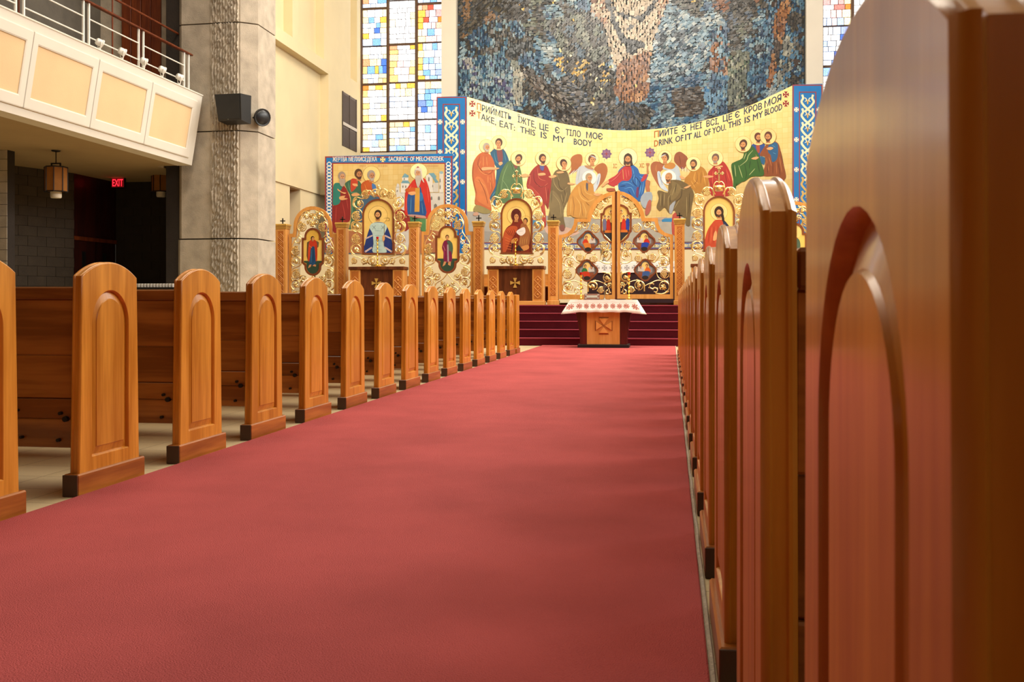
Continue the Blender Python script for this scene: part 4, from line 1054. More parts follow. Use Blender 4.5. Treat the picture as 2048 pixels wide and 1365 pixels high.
# ================================================================ TABLE IN THE AISLE HEAD
def solea_table():
    Yf = 19.18; Yb = Yf + .62
    p0 = PY(1157, 696, Yf); p1 = PY(1256, 696, Yf); xc = (p0.x + p1.x) / 2; zt_ = PY(1205, 600, Yf).z
    kx = (p1.x - p0.x) / 99.0
    t = thing('offering_table', 'small mahogany table with an oak cross panel at the head of the aisle', 'table', (xc, (Yf + Yb) / 2, 0.014))
    MB().cbox(p0.x - .02, p1.x + .02, Yf, Yb, 0.014, .075, .006).build('plinth', M['black'], t)
    za, zb = .075, zt_ - .05
    for s in (-1, 1):                                    # flared mahogany cheeks
        a0, a1 = xc + s * 33 * kx, xc + s * 47 * kx; b0, b1 = xc + s * 36 * kx, xc + s * 60 * kx
        q = MB(); R = []
        for k in range(9):
            f = k / 8; z = za + (zb - za) * f; g = max(0, (f - .1) / .9) ** 1.5
            xi, xo = a0, a1 + (b1 - a1) * g; lo, hi = sorted((xi, xo))
            R.append([(lo, Yf + .035, z), (hi, Yf + .035, z), (hi, Yb - .02, z), (lo, Yb - .02, z)])
        q.rings(R).build('flared_side', M['mahog'], t)
    MB().cbox(xc - 33 * kx, xc + 33 * kx, Yf + .03, Yb - .03, za, zb, .004).build('front_panel', M['oak'], t)
    c = Vector((xc + .01, Yf + .03, PY(1206, 652, Yf).z)); q = MB()
    r = .15
    g_ = MB().prism(cross_pattee(0, 0, r * 1.10, .60, .0), lambda p_, sd: c + Vector((p_[0], -.003 if sd == 0 else .003, p_[1]))); g_.build('cross_shade_plate', MC('#8a4c18'), t)  # flat dark plate, paints the shade of a recess around the cross
    for k in range(4):
        a = pi / 2 * k; co, si = cos(a), sin(a)
        pts = [(.16, -.02), (1, -.58), (1, .58), (.16, .02)]
        P = [(r * (u * co - v * si), r * (u * si + v * co)) for u, v in pts]
        q.rings([[c + Vector((x, 0.002, z)) for x, z in P], [c + Vector((x * .96, -.03, z * .9)) for x, z in P]])
    q.build('carved_cross', M['oak'], t)
    MB().cbox(xc - 60 * kx, xc + 60 * kx, Yf - .01, Yb + .01, zb, zt_ - .006, .006).build('table_top', M['mahog'], t)
    # cloth
    ct = thing('tablecloth', 'white linen cloth embroidered with red rosettes on the small table', 'tablecloth', (xc, (Yf + Yb) / 2, zt_ - .006))
    hx_ = 66 * kx; q = MB(); nx = 40; R = []
    x0, x1 = xc - hx_, xc + hx_; ya, yb = Yf - .02, Yb + .02; zt2 = zt_
    rim = []
    def rp(n1, n2):
        L_ = [(x0 + (x1 - x0) * k / n1, ya, 0, -1) for k in range(n1)] + [(x1, ya + (yb - ya) * k / n2, 1, 0) for k in range(n2)] + [(x1 - (x1 - x0) * k / n1, yb, 0, 1) for k in range(n1)] + [(x0, yb - (yb - ya) * k / n2, -1, 0) for k in range(n2)]
        return L_
    L_ = rp(40, 18); c = ((x0 + x1) / 2, (ya + yb) / 2); ring0 = [(x, y, zt2) for x, y, a, b in L_]
    for f in (0, .08, .3, .55, .8, 1.0):
        ring = []
        for i, (x, y, a, b) in enumerate(L_):
            # corners hang lower and flare
            ex = abs((x - c[0]) / (x1 - c[0])); ey = abs((y - c[1]) / (yb - c[1]))
            cn = max(0, ex + ey - 1.72) / .28
            wv = .008 * sin(i * 1.15) * f
            fl = .035 * f + .035 * f * f
            dx = a * fl * 1.1 + (1 if x > c[0] else -1) * (.11 * f * cn + (.055 * f if b and ex > .7 else 0) * max(0, (ex - .7) / .3)); dy = b * fl + (1 if y > c[1] else -1) * .05 * f * cn
            ring.append((x + dx + a * wv, y + dy + b * wv, zt2 - .235 * f - .035 * f * cn - .004 * sin(i * .7) * f))
        R.append(ring)
    q.rings(R, True, False)
    cl = q.build('cloth_drape', M['linen'], ct, smooth=True, recalc=False)
    sol = cl.modifiers.new('thickness', 'SOLIDIFY'); sol.thickness = .004; sol.offset = 0
    # embroidery: flat stitched rosettes laid on the front drop
    fr = R
    def on_drop(u, f):       # u 0..1 along the front, f 0..1 down
        lev = (0, .08, .3, .55, .8, 1.0); k = max(j for j in range(5) if lev[j] <= f) if f > 0 else 0
        k = min(k, 4); g = (f - lev[k]) / (lev[k + 1] - lev[k]); i = min(39, int(u * 40)); h = u * 40 - i
        A = Vector(R[k][i]).lerp(Vector(R[k][i + 1]), h); B = Vector(R[k + 1][i]).lerp(Vector(R[k + 1][i + 1]), h)
        return A.lerp(B, g) + Vector((0, -.0045, 0))
    for j in range(10):
        u = .045 + .1 * j + .003; q = MB(); H = .3
        for kk in range(8):
            a = pi / 4 * kk
            def pt(r, aa): return on_drop(min(max(u + r * cos(aa) * .050 / (x1 - x0), 0.001), .999), .50 + r * sin(aa) * .050 / .235)
            A = [pt(.35, a - .3), pt(.95, a - .17), pt(1.0, a), pt(.95, a + .17), pt(.35, a + .3), pt(.2, a)]
            q.rings([A, [p + Vector((0, -.0015, 0)) for p in A]])
        A = [pt(.16, pi / 4 * k) for k in range(8)]; q.rings([A, [p + Vector((0, -.0015, 0)) for p in A]])
        q.build('rosette', MC('#b5563c'), ct)
    for f in (.18, .83):
        q = MB(); 
        for k in range(60):
            u = .01 + k * .98 / 60; A = [on_drop(u, f), on_drop(u + .008, f), on_drop(u + .008, f + .02), on_drop(u, f + .02)]
            q.rings([A, [p + Vector((0, -.001, 0)) for p in A]])
        tag(q.build('stitched_line', MC('#c9a08c'), ct), kind='stuff')
    G = 'brass candlesticks with red glass on the small table'
    candlestick(1162, 545, 599, Yf + .22, 'brass candlestick with red glass, left one on the small table', G, zb=zt_)
    candlestick(1258, 545, 599, Yf + .22, 'brass candlestick with red glass, right one on the small table', G, zb=zt_)
    # metal-bound book
    a, b = PY(1168, 598, Yf + .25).x, PY(1200, 598, Yf + .25).x
    t = thing('gospel_book', 'thick brown book with silver fittings standing on the small table', 'book', ((a + b) / 2, Yf + .26, zt_))
    q = MB().cbox(a, b, Yf + .24, Yf + .33, zt_, zt_ + .012, .003); q.build('stand_foot', M['walnut'], t)
    def tilt(z0, z1, y0, y1, x0, x1, nm, m):
        P = [(x, y + (z) * .35, zt_ + .012 + z) for z in (z0, z1) for x, y in ((x0, y0), (x1, y0), (x1, y1), (x0, y1))]
        MB().quad_box(P).build(nm, m, t)
    tilt(0, .105, Yf + .235, Yf + .275, a + .004, b - .004, 'cover', MC('#7a4a38', .4))
    tilt(.006, .099, Yf + .2752, Yf + .29, a + .01, b - .01, 'page_block', M['linen'])
    tilt(.03, .075, Yf + .230, Yf + .236, a + .05, b - .05, 'silver_plaque', M['silver'])
    for x in (a + .02, b - .05): 
        for z in (.012, .075): tilt(z, z + .02, Yf + .231, Yf + .236, x, x + .03, 'silver_corner', M['silver'])
    # small standing cross
    x = PY(1208.5, 598, Yf + .25).x; y = Yf + .3
    t = thing('standing_cross', 'small dark metal cross on a round foot on the small table', 'cross', (x, y, zt_))
    MB().lathe([(.003, 0), (.04, 0), (.038, .01), (.016, .025), (.008, .05), (.007, .16), (.003, .165)], (x, y, zt_), 12).build('foot', M['silver'], t, smooth=True)
    q = MB().cbox(x - .007, x + .007, y - .004, y + .004, zt_ + .15, zt_ + .30, .001); q.cbox(x - .035, x + .035, y - .004, y + .004, zt_ + .24, zt_ + .255, .001); q.cbox(x - .018, x + .018, y - .004, y + .004, zt_ + .27, zt_ + .28, .001)
    q.build('cross', M['silver'], t)
    x = PY(1226, 598, Yf + .2).x
    tag(MB().cbox(x - .05, x + .05, Yf + .1, Yf + .22, zt_, zt_ + .006, .001).build('folded_paper', M['linen']), 'small folded white paper lying on the small table', 'paper')
solea_table()

# ================================================================ ALTAR BEHIND THE DOORS
Ya = 24.6
t = thing('altar', 'altar with a white cover and dark cloth behind the gilded doors', 'altar', (XC, Ya + .6, ZP))
za = PY(1231, 524, Ya).z
x0, x1 = PY(1172, 540, Ya).x, PY(1352, 540, Ya).x
MB().cbox(x0 + .03, x1 - .03, Ya + .02, Ya + 1.2, ZP, za - .02, .01).build('dark_cloth', MC('#2a0c10', .9), t)
MB().cbox(x0, x1, Ya, Ya + 1.22, za - .27, za, .01).build('white_cover', M['linen'], t)
q = MB()
for k in range(12):
    u = x0 + (x1 - x0) * (k + .5) / 12
    q.prism(cross_pattee(0, 0, .06, .5), lambda p, sd: (u + p[0], Ya - (.004 if sd == 0 else 0), za - .14 + p[1]))
q.build('embroidery', MC('#a8a4a0'), t)
t = thing('chalice', 'tarnished silver covered cup standing on the altar, seen through the left door', 'cup', (PY(1208, 540, Ya + .2).x, Ya + .2, za))
c = (PY(1208, 540, Ya + .2).x, Ya + .2, za)
MB().lathe([(.004, 0), (.10, 0), (.09, .02), (.03, .06), (.02, .12), (.05, .16), (.09, .22), (.095, .30), (.07, .36), (.02, .40), (.004, .43)], c, 14).build('bowl', M['silver'], t, smooth=True)

# benches standing behind the icon stands
for (xa, xb, yt, lab) in ((962, 1104, 549, 'low oak bench behind the stand of the mother and child icon'), (700, 826, 553, 'low oak bench behind the stand of the bishop icon')):
    Yb_ = YI + .9; a, b = PY(xa, yt, Yb_), PY(xb, yt, Yb_)
    t = thing('bench', lab, 'bench', ((a.x + b.x) / 2, Yb_, ZP), 'oak benches behind the icon stands')
    q = MB(); n = 12; w_ = b.x - a.x
    prof = [(a.x, ZP + .06)] + [(a.x + .10 - .10 * cos(pi / 2 * k / 5), a.z - .09 + .09 * sin(pi / 2 * k / 5)) for k in range(6)] + [(b.x - .10 + .10 * sin(pi / 2 * k / 5), a.z - .09 + .09 * cos(pi / 2 * k / 5)) for k in range(6)] + [(b.x, ZP + .06)]
    q.prism(prof, lambda p_, sd: (p_[0], Yb_ + (0 if sd == 0 else .05), p_[1])).build('backrest', M['oak_h'], t)
    MB().cbox(a.x, b.x, Yb_ - .36, Yb_, ZP + .40, ZP + .44, .008).build('seat', M['oak_h'], t)
    for x in (a.x, b.x - .05): MB().cbox(x, x + .05, Yb_ - .34, Yb_ + .04, ZP, ZP + .40, .005).build('leg', M['oak'], t)
p_ = PY(1032, 613, 16.95); tag(MB().cbox(p_.x - .03, p_.x + .03, 16.93, 16.95, p_.z - .05, p_.z + .06, .002).build('card', M['linen']), 'small white card standing at the end of the last left pew', 'card') if False else None
# ================================================================ SPEAKERS ON THE COLUMN
t = thing('wall_speaker', 'square black loudspeaker mounted on the ribbed column', 'speaker', PY(462, 215, YCo - .3))
a, b = PY(433, 243, YCo - .35), PY(486, 187, YCo - .35)
q = MB(); q.quad_box([(a.x + .05, YCo - .38, a.z + .0), (b.x - .0, YCo - .42, a.z), (b.x + .06, YCo - .12, a.z - .03), (a.x + .1, YCo - .10, a.z - .03), (a.x, YCo - .44, b.z - .02), (b.x, YCo - .46, b.z - .02), (b.x + .07, YCo - .12, b.z), (a.x + .1, YCo - .10, b.z)]).build('cabinet', M['black'], t)
q = MB(); q.quad_box([(a.x + .075, YCo - .392, a.z + .03), (b.x - .03, YCo - .43, a.z + .03), (b.x - .03, YCo - .42, a.z + .03), (a.x + .075, YCo - .38, a.z + .03), (a.x + .03, YCo - .449, b.z - .05), (b.x - .03, YCo - .467, b.z - .05), (b.x - .03, YCo - .455, b.z - .05), (a.x + .03, YCo - .437, b.z - .05)]).build('grille', mat('speaker_grille', '#262624', .8), t)
m_ = (a + b) / 2
MB().cbox(m_.x - .02, m_.x + .02, YCo - .4, YCo - .39, a.z + .02, a.z + .045, .002).build('badge', M['silver'], t)
MB().cbox(m_.x - .05, m_.x + .06, YCo - .14, YCo - .03, m_.z - .08, m_.z + .08, .006).build('wall_bracket', M['iron'], t)
c = PY(524, 235, YCo + .1)
t = thing('round_speaker', 'round black horn speaker on a bracket at the right side of the column', 'speaker', c)
ax = Vector((.75, -.62, -.18)).normalized(); Mx = Vector((0, 0, 1)).rotation_difference(ax).to_matrix()
def lathe_dir(prof, c, n=20):
    q = MB(); R = [[Vector(c) + Mx @ Vector((r * cos(2 * pi * k / n), r * sin(2 * pi * k / n), z)) for k in range(n)] for r, z in prof]; return q.rings(R)
lathe_dir([(.01, -.14), (.10, -.14), (.15, -.06), (.175, 0), (.175, .03), (.165, .035), (.15, .03), (.01, .02)], c).build('housing', M['black'], t, smooth=True)
lathe_dir([(.005, .03), (.14, .032), (.12, .05), (.05, .065), (.005, .07)], c).build('cone', mat('speaker_cone', '#1e2226', .35), t, smooth=True)
q = MB(); q.tube([c + Vector((-.06, .05, 0)), c + Vector((-.16, .06, .02)), c + Vector((-.24, .05, 0))], .022, 8); q.box(c.x - .27, c.x - .235, c.y - .02, c.y + .14, c.z - .10, c.z + .09)
q.build('bracket', M['iron'], t)

# ================================================================ BALCONY RAIL AND SPOTLIGHTS
def rail():
    X = XBt - .19
    P_ = [PX(x, 175, X).y for x in (368, 377, 277, 286.5, 166.5, 177.5)]
    pairs = [(P_[0], P_[1]), (P_[2], P_[3]), (P_[4], P_[5])]
    pit = ((P_[0] - P_[4]) / 2); g = P_[1] - P_[0]
    while pairs[-1][0] > 0: pairs.append((pairs[-1][0] - pit, pairs[-1][0] - pit + g))
    t = thing('balcony_railing', 'white metal balcony railing with a brown wooden handrail', 'railing', (X, YE, ZBt + .03))
    zh = PX(372, 107, X).z; zm = PX(368, 131, X).z; zl_ = PX(365, 160, X).z
    for a, b in pairs:
        for y in (a, b): MB().cbox(X - .016, X + .016, y - .016, y + .016, ZBt + .03, zh - .0, .003).build('post', M['wmetal'], t)
    for j, (a, b) in enumerate(pairs[:-1]):
        n_ = pairs[j + 1][1]
        for z in (zm, zl_): MB().tube([(X, n_, z), (X, a, z)], .012, 8).build('rail', M['wmetal'], t, smooth=True)
    MB().cbox(X - .04, X + .04, pairs[-1][0], PX(383, 112, X).y, zh, zh + .035, .01).build('handrail', M['brown'], t)
    # inner rail further back on its own brackets
    X2 = X - .45; q0 = PX(379, 80, X2); z2 = q0.z
    t2 = thing('inner_handrail', 'thin brown handrail running behind the white balcony railing', 'handrail', (X2, q0.y, ZS + .5))
    MB().tube([(X2, 1.0, z2), (X2, q0.y, z2)], .022, 8).build('rail', M['brown'], t2, smooth=True)
    y_ = q0.y - .3
    while y_ > 1.5: MB().tube([(X2, y_, ZS + .5), (X2, y_, z2)], .014, 6).build('post', M['brown'], t2); y_ -= 2.6
    # five white spotlights
    for i, (x, y) in enumerate(((199, 85), (244, 103), (287, 122), (324, 139), (358.5, 154))):
        c = PX(x, y, XBt - .06); zb = ZBt + .03
        nm = ('leftmost', 'second from the left', 'middle one', 'second from the right', 'rightmost')[i]
        t = thing('spotlight', 'white spotlight on the balcony ledge, %s of the five' % nm, 'spotlight', (c.x, c.y, zb), 'white spotlights along the balcony ledge')
        q = MB(); d = Vector((.55, .72, -.30)).normalized()
        R = []; bx = Vector((0, 0, 1)).cross(d).normalized(); up = d.cross(bx)
        for r_, s_ in ((.02, -.055), (.045, -.055), (.058, -.035), (.06, .03), (.068, .035), (.068, .055), (.058, .055), (.05, .035), (.01, .03)):
            R.append([c + d * s_ + (bx * cos(2 * pi * k / 14) + up * sin(2 * pi * k / 14)) * r_ for k in range(14)])
        q.rings(R).build('lamp_head', M['wmetal'], t, smooth=True)
        q = MB(); 
        for s in (-1, 1): q.tube([c + bx * .066 * s, c + bx * .066 * s + Vector((0, 0, -.06)), Vector((c.x, c.y, zb + .03)) + bx * .04 * s], .009, 6)
        q.tube([(c.x, c.y, zb + .05), (c.x, c.y, zb)], .022, 8); q.build('yoke', M['wmetal'], t, smooth=True)
rail()

# ================================================================ UNDER THE BALCONY: LANTERNS, EXIT SIGN, VOTIVES
def lantern(xp, y0, y1, Z, lab):
    """hangs from the soffit: canopy at pixel (xp, y0)"""
    c = PZ(xp, y0, ZS); d = (c - Vector((0, 0, CAMZ)))
    Y = c.y; k = pxm(xp, y1, Y); X = c.x
    t = thing('pendant_lantern', lab, 'lantern', (X, Y, ZS), 'amber lanterns hanging under the balcony')
    MB().lathe([(.004, 0), (.08, 0), (.07, -.02), (.015, -.03), (.004, -.03)], (X, Y, ZS), 14).build('canopy', M['iron'], t, smooth=True)
    z1 = ZS - (324 - y0) * k * 1.0
    q = MB().tube([(X, Y, ZS - .02), (X, Y, z1)], .009, 6); w = .085
    q.box(X - w, X + w, Y - .012, Y + .012, z1 - .02, z1); 
    for s in (-1, 1): q.box(X + s * w - .01, X + s * w + .01, Y - .012, Y + .012, z1 - .10, z1)
    q.build('hanger', M['iron'], t)
    zt_, zb = z1 - .08, PY(xp, 384, Y).z
    R_ = .19; n = 8
    def ring(r, z): return [(X + r * cos(2 * pi * (i + .5) / n), Y + r * sin(2 * pi * (i + .5) / n), z) for i in range(n)]
    for i in range(n):
        a, b = ring(R_, 0)[i], ring(R_, 0)[(i + 1) % n]; ia, ib = ring(R_ - .012, 0)[i], ring(R_ - .012, 0)[(i + 1) % n]
        MB().quad_box([(p[0], p[1], zb + .01) for p in (a, b, ib, ia)] + [(p[0], p[1], zt_ - .01) for p in (a, b, ib, ia)]).build('amber_panel', M['amber'], t)
    q = MB()
    for p in ring(R_ + .003, 0): q.tube([(p[0], p[1], zb), (p[0], p[1], zt_)], .010, 4)
    for z in (zb, zt_):
        pts = ring(R_ + .004, z); 
        for i in range(n): q.tube([pts[i], pts[(i + 1) % n]], .011, 4)
    q.build('iron_cage', M['iron'], t)
    MB().lathe([(.004, 0), (.095, 0), (.095, -.09), (.085, -.11), (.004, -.11)], (X, Y, zb), 12).build('glass_bowl', mat('white_lamp_glass', '#d8cdb8', .4), t, smooth=True)
lantern(112, 301, 350, ZS, 'amber panelled lantern hanging under the balcony at the left')
lantern(322, 352, 360, ZS, 'dim amber lantern half hidden beside the concrete column')
def text_mesh(s, size=1.0, bold=0.012):
    if 'M' in s or 'М' in s: bold = 0.0
    cu = bpy.data.curves.new('txt', 'FONT'); cu.body = s; cu.size = size; cu.resolution_u = 2; cu.offset = bold
    o = bpy.data.objects.new('txt', cu); COL.objects.link(o)
    dg = bpy.context.evaluated_depsgraph_get(); me = bpy.data.meshes.new_from_object(o.evaluated_get(dg)); bpy.data.objects.remove(o)
    vs = [v.co.copy() for v in me.vertices]; fs = [list(p.vertices) for p in me.polygons]; bpy.data.meshes.remove(me)
    x0 = min(v.x for v in vs); x1 = max(v.x for v in vs); y1 = max(v.y for v in vs)
    cap = size * .70
    return [((v.x - x0) / (x1 - x0), v.y / cap) for v in vs], fs
c = PZ(236, 357, ZS) 
Yx = 20.4; p0, p1 = PY(223, 376, Yx), PY(248, 355, Yx)
t = thing('exit_sign', 'red glowing EXIT sign under the balcony', 'sign', ((p0.x + p1.x) / 2, Yx, p1.z))
MB().cbox(p0.x - .01, p1.x + .01, Yx, Yx + .07, p0.z, p1.z, .006).build('housing', M['black'], t)
MB().box((p0.x + p1.x) / 2 - .01, (p0.x + p1.x) / 2 + .01, Yx + .03, Yx + .05, p1.z, ZS).build('mount', M['black'], t)
v, f = text_mesh('EXIT'); w_ = (p1.x - p0.x); h_ = (p1.z - p0.z)
q = MB(); q.v = [Vector((p0.x + w_ * .08 + a * w_ * .84, Yx - .004, p0.z + h_ * (.16 + b * .68))) for a, b in v]; q.f = f; q.c = [None] * len(q.v)
q.build('letters', emit('exit_glow', '#ff2030', 2.2), t)
MB().box(p0.x + .005, p1.x - .005, Yx - .003, Yx, p0.z + .012, p1.z - .012).build('face', emit('exit_face', '#7a0810', .5), t)
# rack of votive glasses
c = PZ(308, 569, 1.10); Yv = 15.6; a, b = PY(272, 575, Yv), PY(346, 575, Yv)
t = thing('votive_rack', 'low dark rack for votive glasses behind the left pews', 'rack', ((a.x + b.x) / 2, Yv + .1, 0))
MB().cbox(a.x - .05, b.x + .05, Yv - .06, Yv + .3, a.z - .05, a.z - .0, .004).build('tray', M['iron'], t)
for x in (a.x, b.x): MB().box(x - .02, x + .02, Yv, Yv + .04, 0, a.z - .05).build('leg', M['iron'], t); MB().box(x - .02, x + .02, Yv + .2, Yv + .24, 0, a.z - .05).build('leg', M['iron'], t)
vg = MB().lathe([(.003, 0), (.022, 0), (.027, .06), (.024, .06), (.019, .008), (.003, .006)], (0, 0, 0), 10).build('votive_glass', M['clear'], None, smooth=True)
tag(vg, 'one of the row of clear votive glasses on the rack behind the left pews', 'glass', 'votive glasses in a row on the rack')
for k in range(13):
    o = vg if k == 0 else vg.copy()
    if k: COL.objects.link(o)
    o.location = (a.x + (b.x - a.x) * k / 12, Yv, a.z)
# vent grille high on the side wall
def vent():
    ya, yb_ = PX(684, 240, XL).y, PX(712, 240, XL).y; z0 = PX(684, 291, XL).z; z1 = PX(684, 182, XL).z
    t = thing('wall_vent', 'tall dark louvred grille high on the cream side wall', 'grille', (XL, ya, z0))
    MB().box(XL - .0, XL + .01, ya, yb_, z0, z1).build('backing', MC('#5c4c40'), t)
    q = [(ya, ya + .04, z0, z1), (yb_ - .04, yb_, z0, z1), ((ya + yb_) / 2 - .02, (ya + yb_) / 2 + .02, z0, z1)]
    for a, b, c, d in q: MB().box(XL, XL + .03, a, b, c, d).build('frame_bar', MC('#4a3c32'), t)
    zm = PX(690, 250, XL).z
    MB().box(XL + .005, XL + .04, ya, yb_, zm - .04, zm + .05).build('cross_rail', MC('#cfc4b4'), t)
    z = z0 + .03
    while z < z1 - .03:
        if abs(z - zm) > .07: MB().quad_box([(XL + .008, ya + .04, z), (XL + .026, ya + .04, z - .012), (XL + .026, yb_ - .04, z - .012), (XL + .008, yb_ - .04, z), (XL + .008, ya + .04, z + .008), (XL + .026, ya + .04, z - .004), (XL + .026, yb_ - .04, z - .004), (XL + .008, yb_ - .04, z + .008)]).build('slat', MC('#7a6656'), t)
        z += .042
vent()
# ================================================================ MURALS
YM = 28.0
Xa, Xb_ = PY(932, 300, YM).x, PY(1585, 300, YM).x
Xm_, hm_ = (Xa + Xb_) / 2, (Xb_ - Xa) / 2
SAG = 1.05
def Yw(X): return YM + SAG * max(0.0, 1 - ((X - Xm_) / hm_) ** 2)
def PM(x, y):
    Y = 28.6
    for _ in range(12):
        p = PY(x, y, Y); Y = Yw(p.x)
    return (p.x, p.z)
top_px = [(932, 193), (965, 203), (1000, 214), (1050, 229), (1100, 242), (1150, 252), (1200, 258.5), (1250, 261), (1300, 259), (1350, 253), (1400, 243), (1450, 229), (1500, 211), (1550, 188), (1585, 171)]
top_w = [PM(*p) for p in spline([(a, b) for a, b in top_px], 4) and [(q.x, q.y) for q in spline(top_px, 4)]]
mu = thing('mural', 'curved gold mural of robed figures with inscriptions behind the icon screen', 'mural', (Xm_, YM, ZP))
zb_m = PM(1000, 485)[1]
def gold_leaf():
    m = bpy.data.materials.new('gold_leaf_ground'); m.use_nodes = True
    N = m.node_tree.nodes; L = m.node_tree.links; b = N['Principled BSDF']
    tc = N.new('ShaderNodeTexCoord'); nz = N.new('ShaderNodeTexNoise'); nz.inputs['Scale'].default_value = 1.3; nz.inputs['Detail'].default_value = 5
    sp = N.new('ShaderNodeMapping'); sp.inputs['Rotation'].default_value = (pi / 2, 0, 0)
    L.new(tc.outputs['Object'], nz.inputs['Vector']); L.new(tc.outputs['Object'], sp.inputs['Vector'])
    br = N.new('ShaderNodeTexBrick'); br.offset = 0.0; br.inputs['Scale'].default_value = 1.0; br.inputs['Brick Width'].default_value = .14; br.inputs['Row Height'].default_value = .14; br.inputs['Mortar Size'].default_value = .003
    br.inputs['Color1'].default_value = hx('#ecd596'); br.inputs['Color2'].default_value = hx('#e8cb85'); br.inputs['Mortar'].default_value = hx('#dab866')
    L.new(sp.outputs[0], br.inputs['Vector'])
    mr = N.new('ShaderNodeMapRange'); mr.inputs[1].default_value = .3; mr.inputs[2].default_value = .7; mr.inputs[3].default_value = .9; mr.inputs[4].default_value = 1.06; L.new(nz.outputs[0], mr.inputs[0])
    vm = N.new('ShaderNodeVectorMath'); vm.operation = 'SCALE'; L.new(br.outputs[0], vm.inputs[0]); L.new(mr.outputs[0], vm.inputs['Scale'])
    L.new(vm.outputs[0], b.inputs['Base Color']); b.inputs['Metallic'].default_value = .5; b.inputs['Roughness'].default_value = .40
    return m
M['leafgold'] = gold_leaf()
q = MB(); R = [[], [], [], []]
for x, z in top_w:
    y = Yw(x); R[0].append((x, y, zb_m)); R[1].append((x, y, z)); R[2].append((x, y + .10, z)); R[3].append((x, y + .10, zb_m))
q.rings(R + [R[0]], False, False, closed=False)
q.build('gold_ground', M['leafgold'], mu, smooth=True)
# lower curved wall with painted band
q = MB(); R = [[], []]
for x, z in top_w:
    R[0].append((x, Yw(x) + .02, ZP)); R[1].append((x, Yw(x) + .02, zb_m))
q.rings(R, False, False, closed=False); struct(q.build('wall_apse', M['cream'], None), 'cream curved wall under the gold mural', 'wall')
cutm = (lambda a, b, o: Vector((a, Yw(a) - o, b)), (Xa, Xb_, 44))
def MP(): return Paint(lambda x, y: PM(x, y), cutm)
def ident(): return Paint(lambda x, y: (x, y), cutm)
P = ident(); h_ = .20
z0 = zb_m
for a, b, c in ((-.0, -h_, '#d9cfa2'), (.0, -.03, '#7c3434'), (-.03, -.06, '#4a5c94'), (-h_ + .05, -h_ + .02, '#4a5c94'), (-h_ + .02, -h_, '#7c3434')):
    P.poly([(Xa, z0 + a), (Xb_, z0 + a), (Xb_, z0 + b), (Xa, z0 + b)], c)
x = Xa + .1
while x < Xb_ - .2:
    P.stroke([(x, z0 - .10), (x + .05, z0 - .07), (x + .09, z0 - .10), (x + .06, z0 - .13), (x + .04, z0 - .10)], .016, '#3a6aa8'); P.ell(x + .14, z0 - .10, .02, .03, '#8c7838', 8); x += .2
P.build('painted_band', M['paint'], mu, .0008)
# ground strip of grey rock and water at the feet
P = MP()
P.poly([(932, 423), (985, 424), (1040, 428), (1100, 432), (1160, 436), (1231, 438), (1231, 484), (932, 484)], '#a09a8e')
P.poly([(1231, 438), (1300, 437), (1360, 434), (1440, 430), (1520, 425), (1585, 421), (1585, 484), (1231, 484)], '#a8a294')
P.poly([(932, 462), (1010, 464), (1100, 466), (1100, 484), (932, 484)], '#8f8a80')
P.poly([(1050, 440), (1085, 443), (1092, 452), (1052, 450)], '#3f7aa0', 2); P.poly([(1323, 437), (1347, 437), (1348, 444), (1324, 444)], '#2f7fb0'); P.poly([(1345, 430), (1356, 426), (1362, 436), (1358, 470), (1344, 468)], '#b04838', 2)
P.poly([(1088, 455), (1120, 452), (1160, 466), (1110, 478)], '#c8a490', 3); P.poly([(1300, 436), (1335, 434), (1320, 442)], '#b09a84')
P.build('painted_ground', M['paint'], mu, .0008)
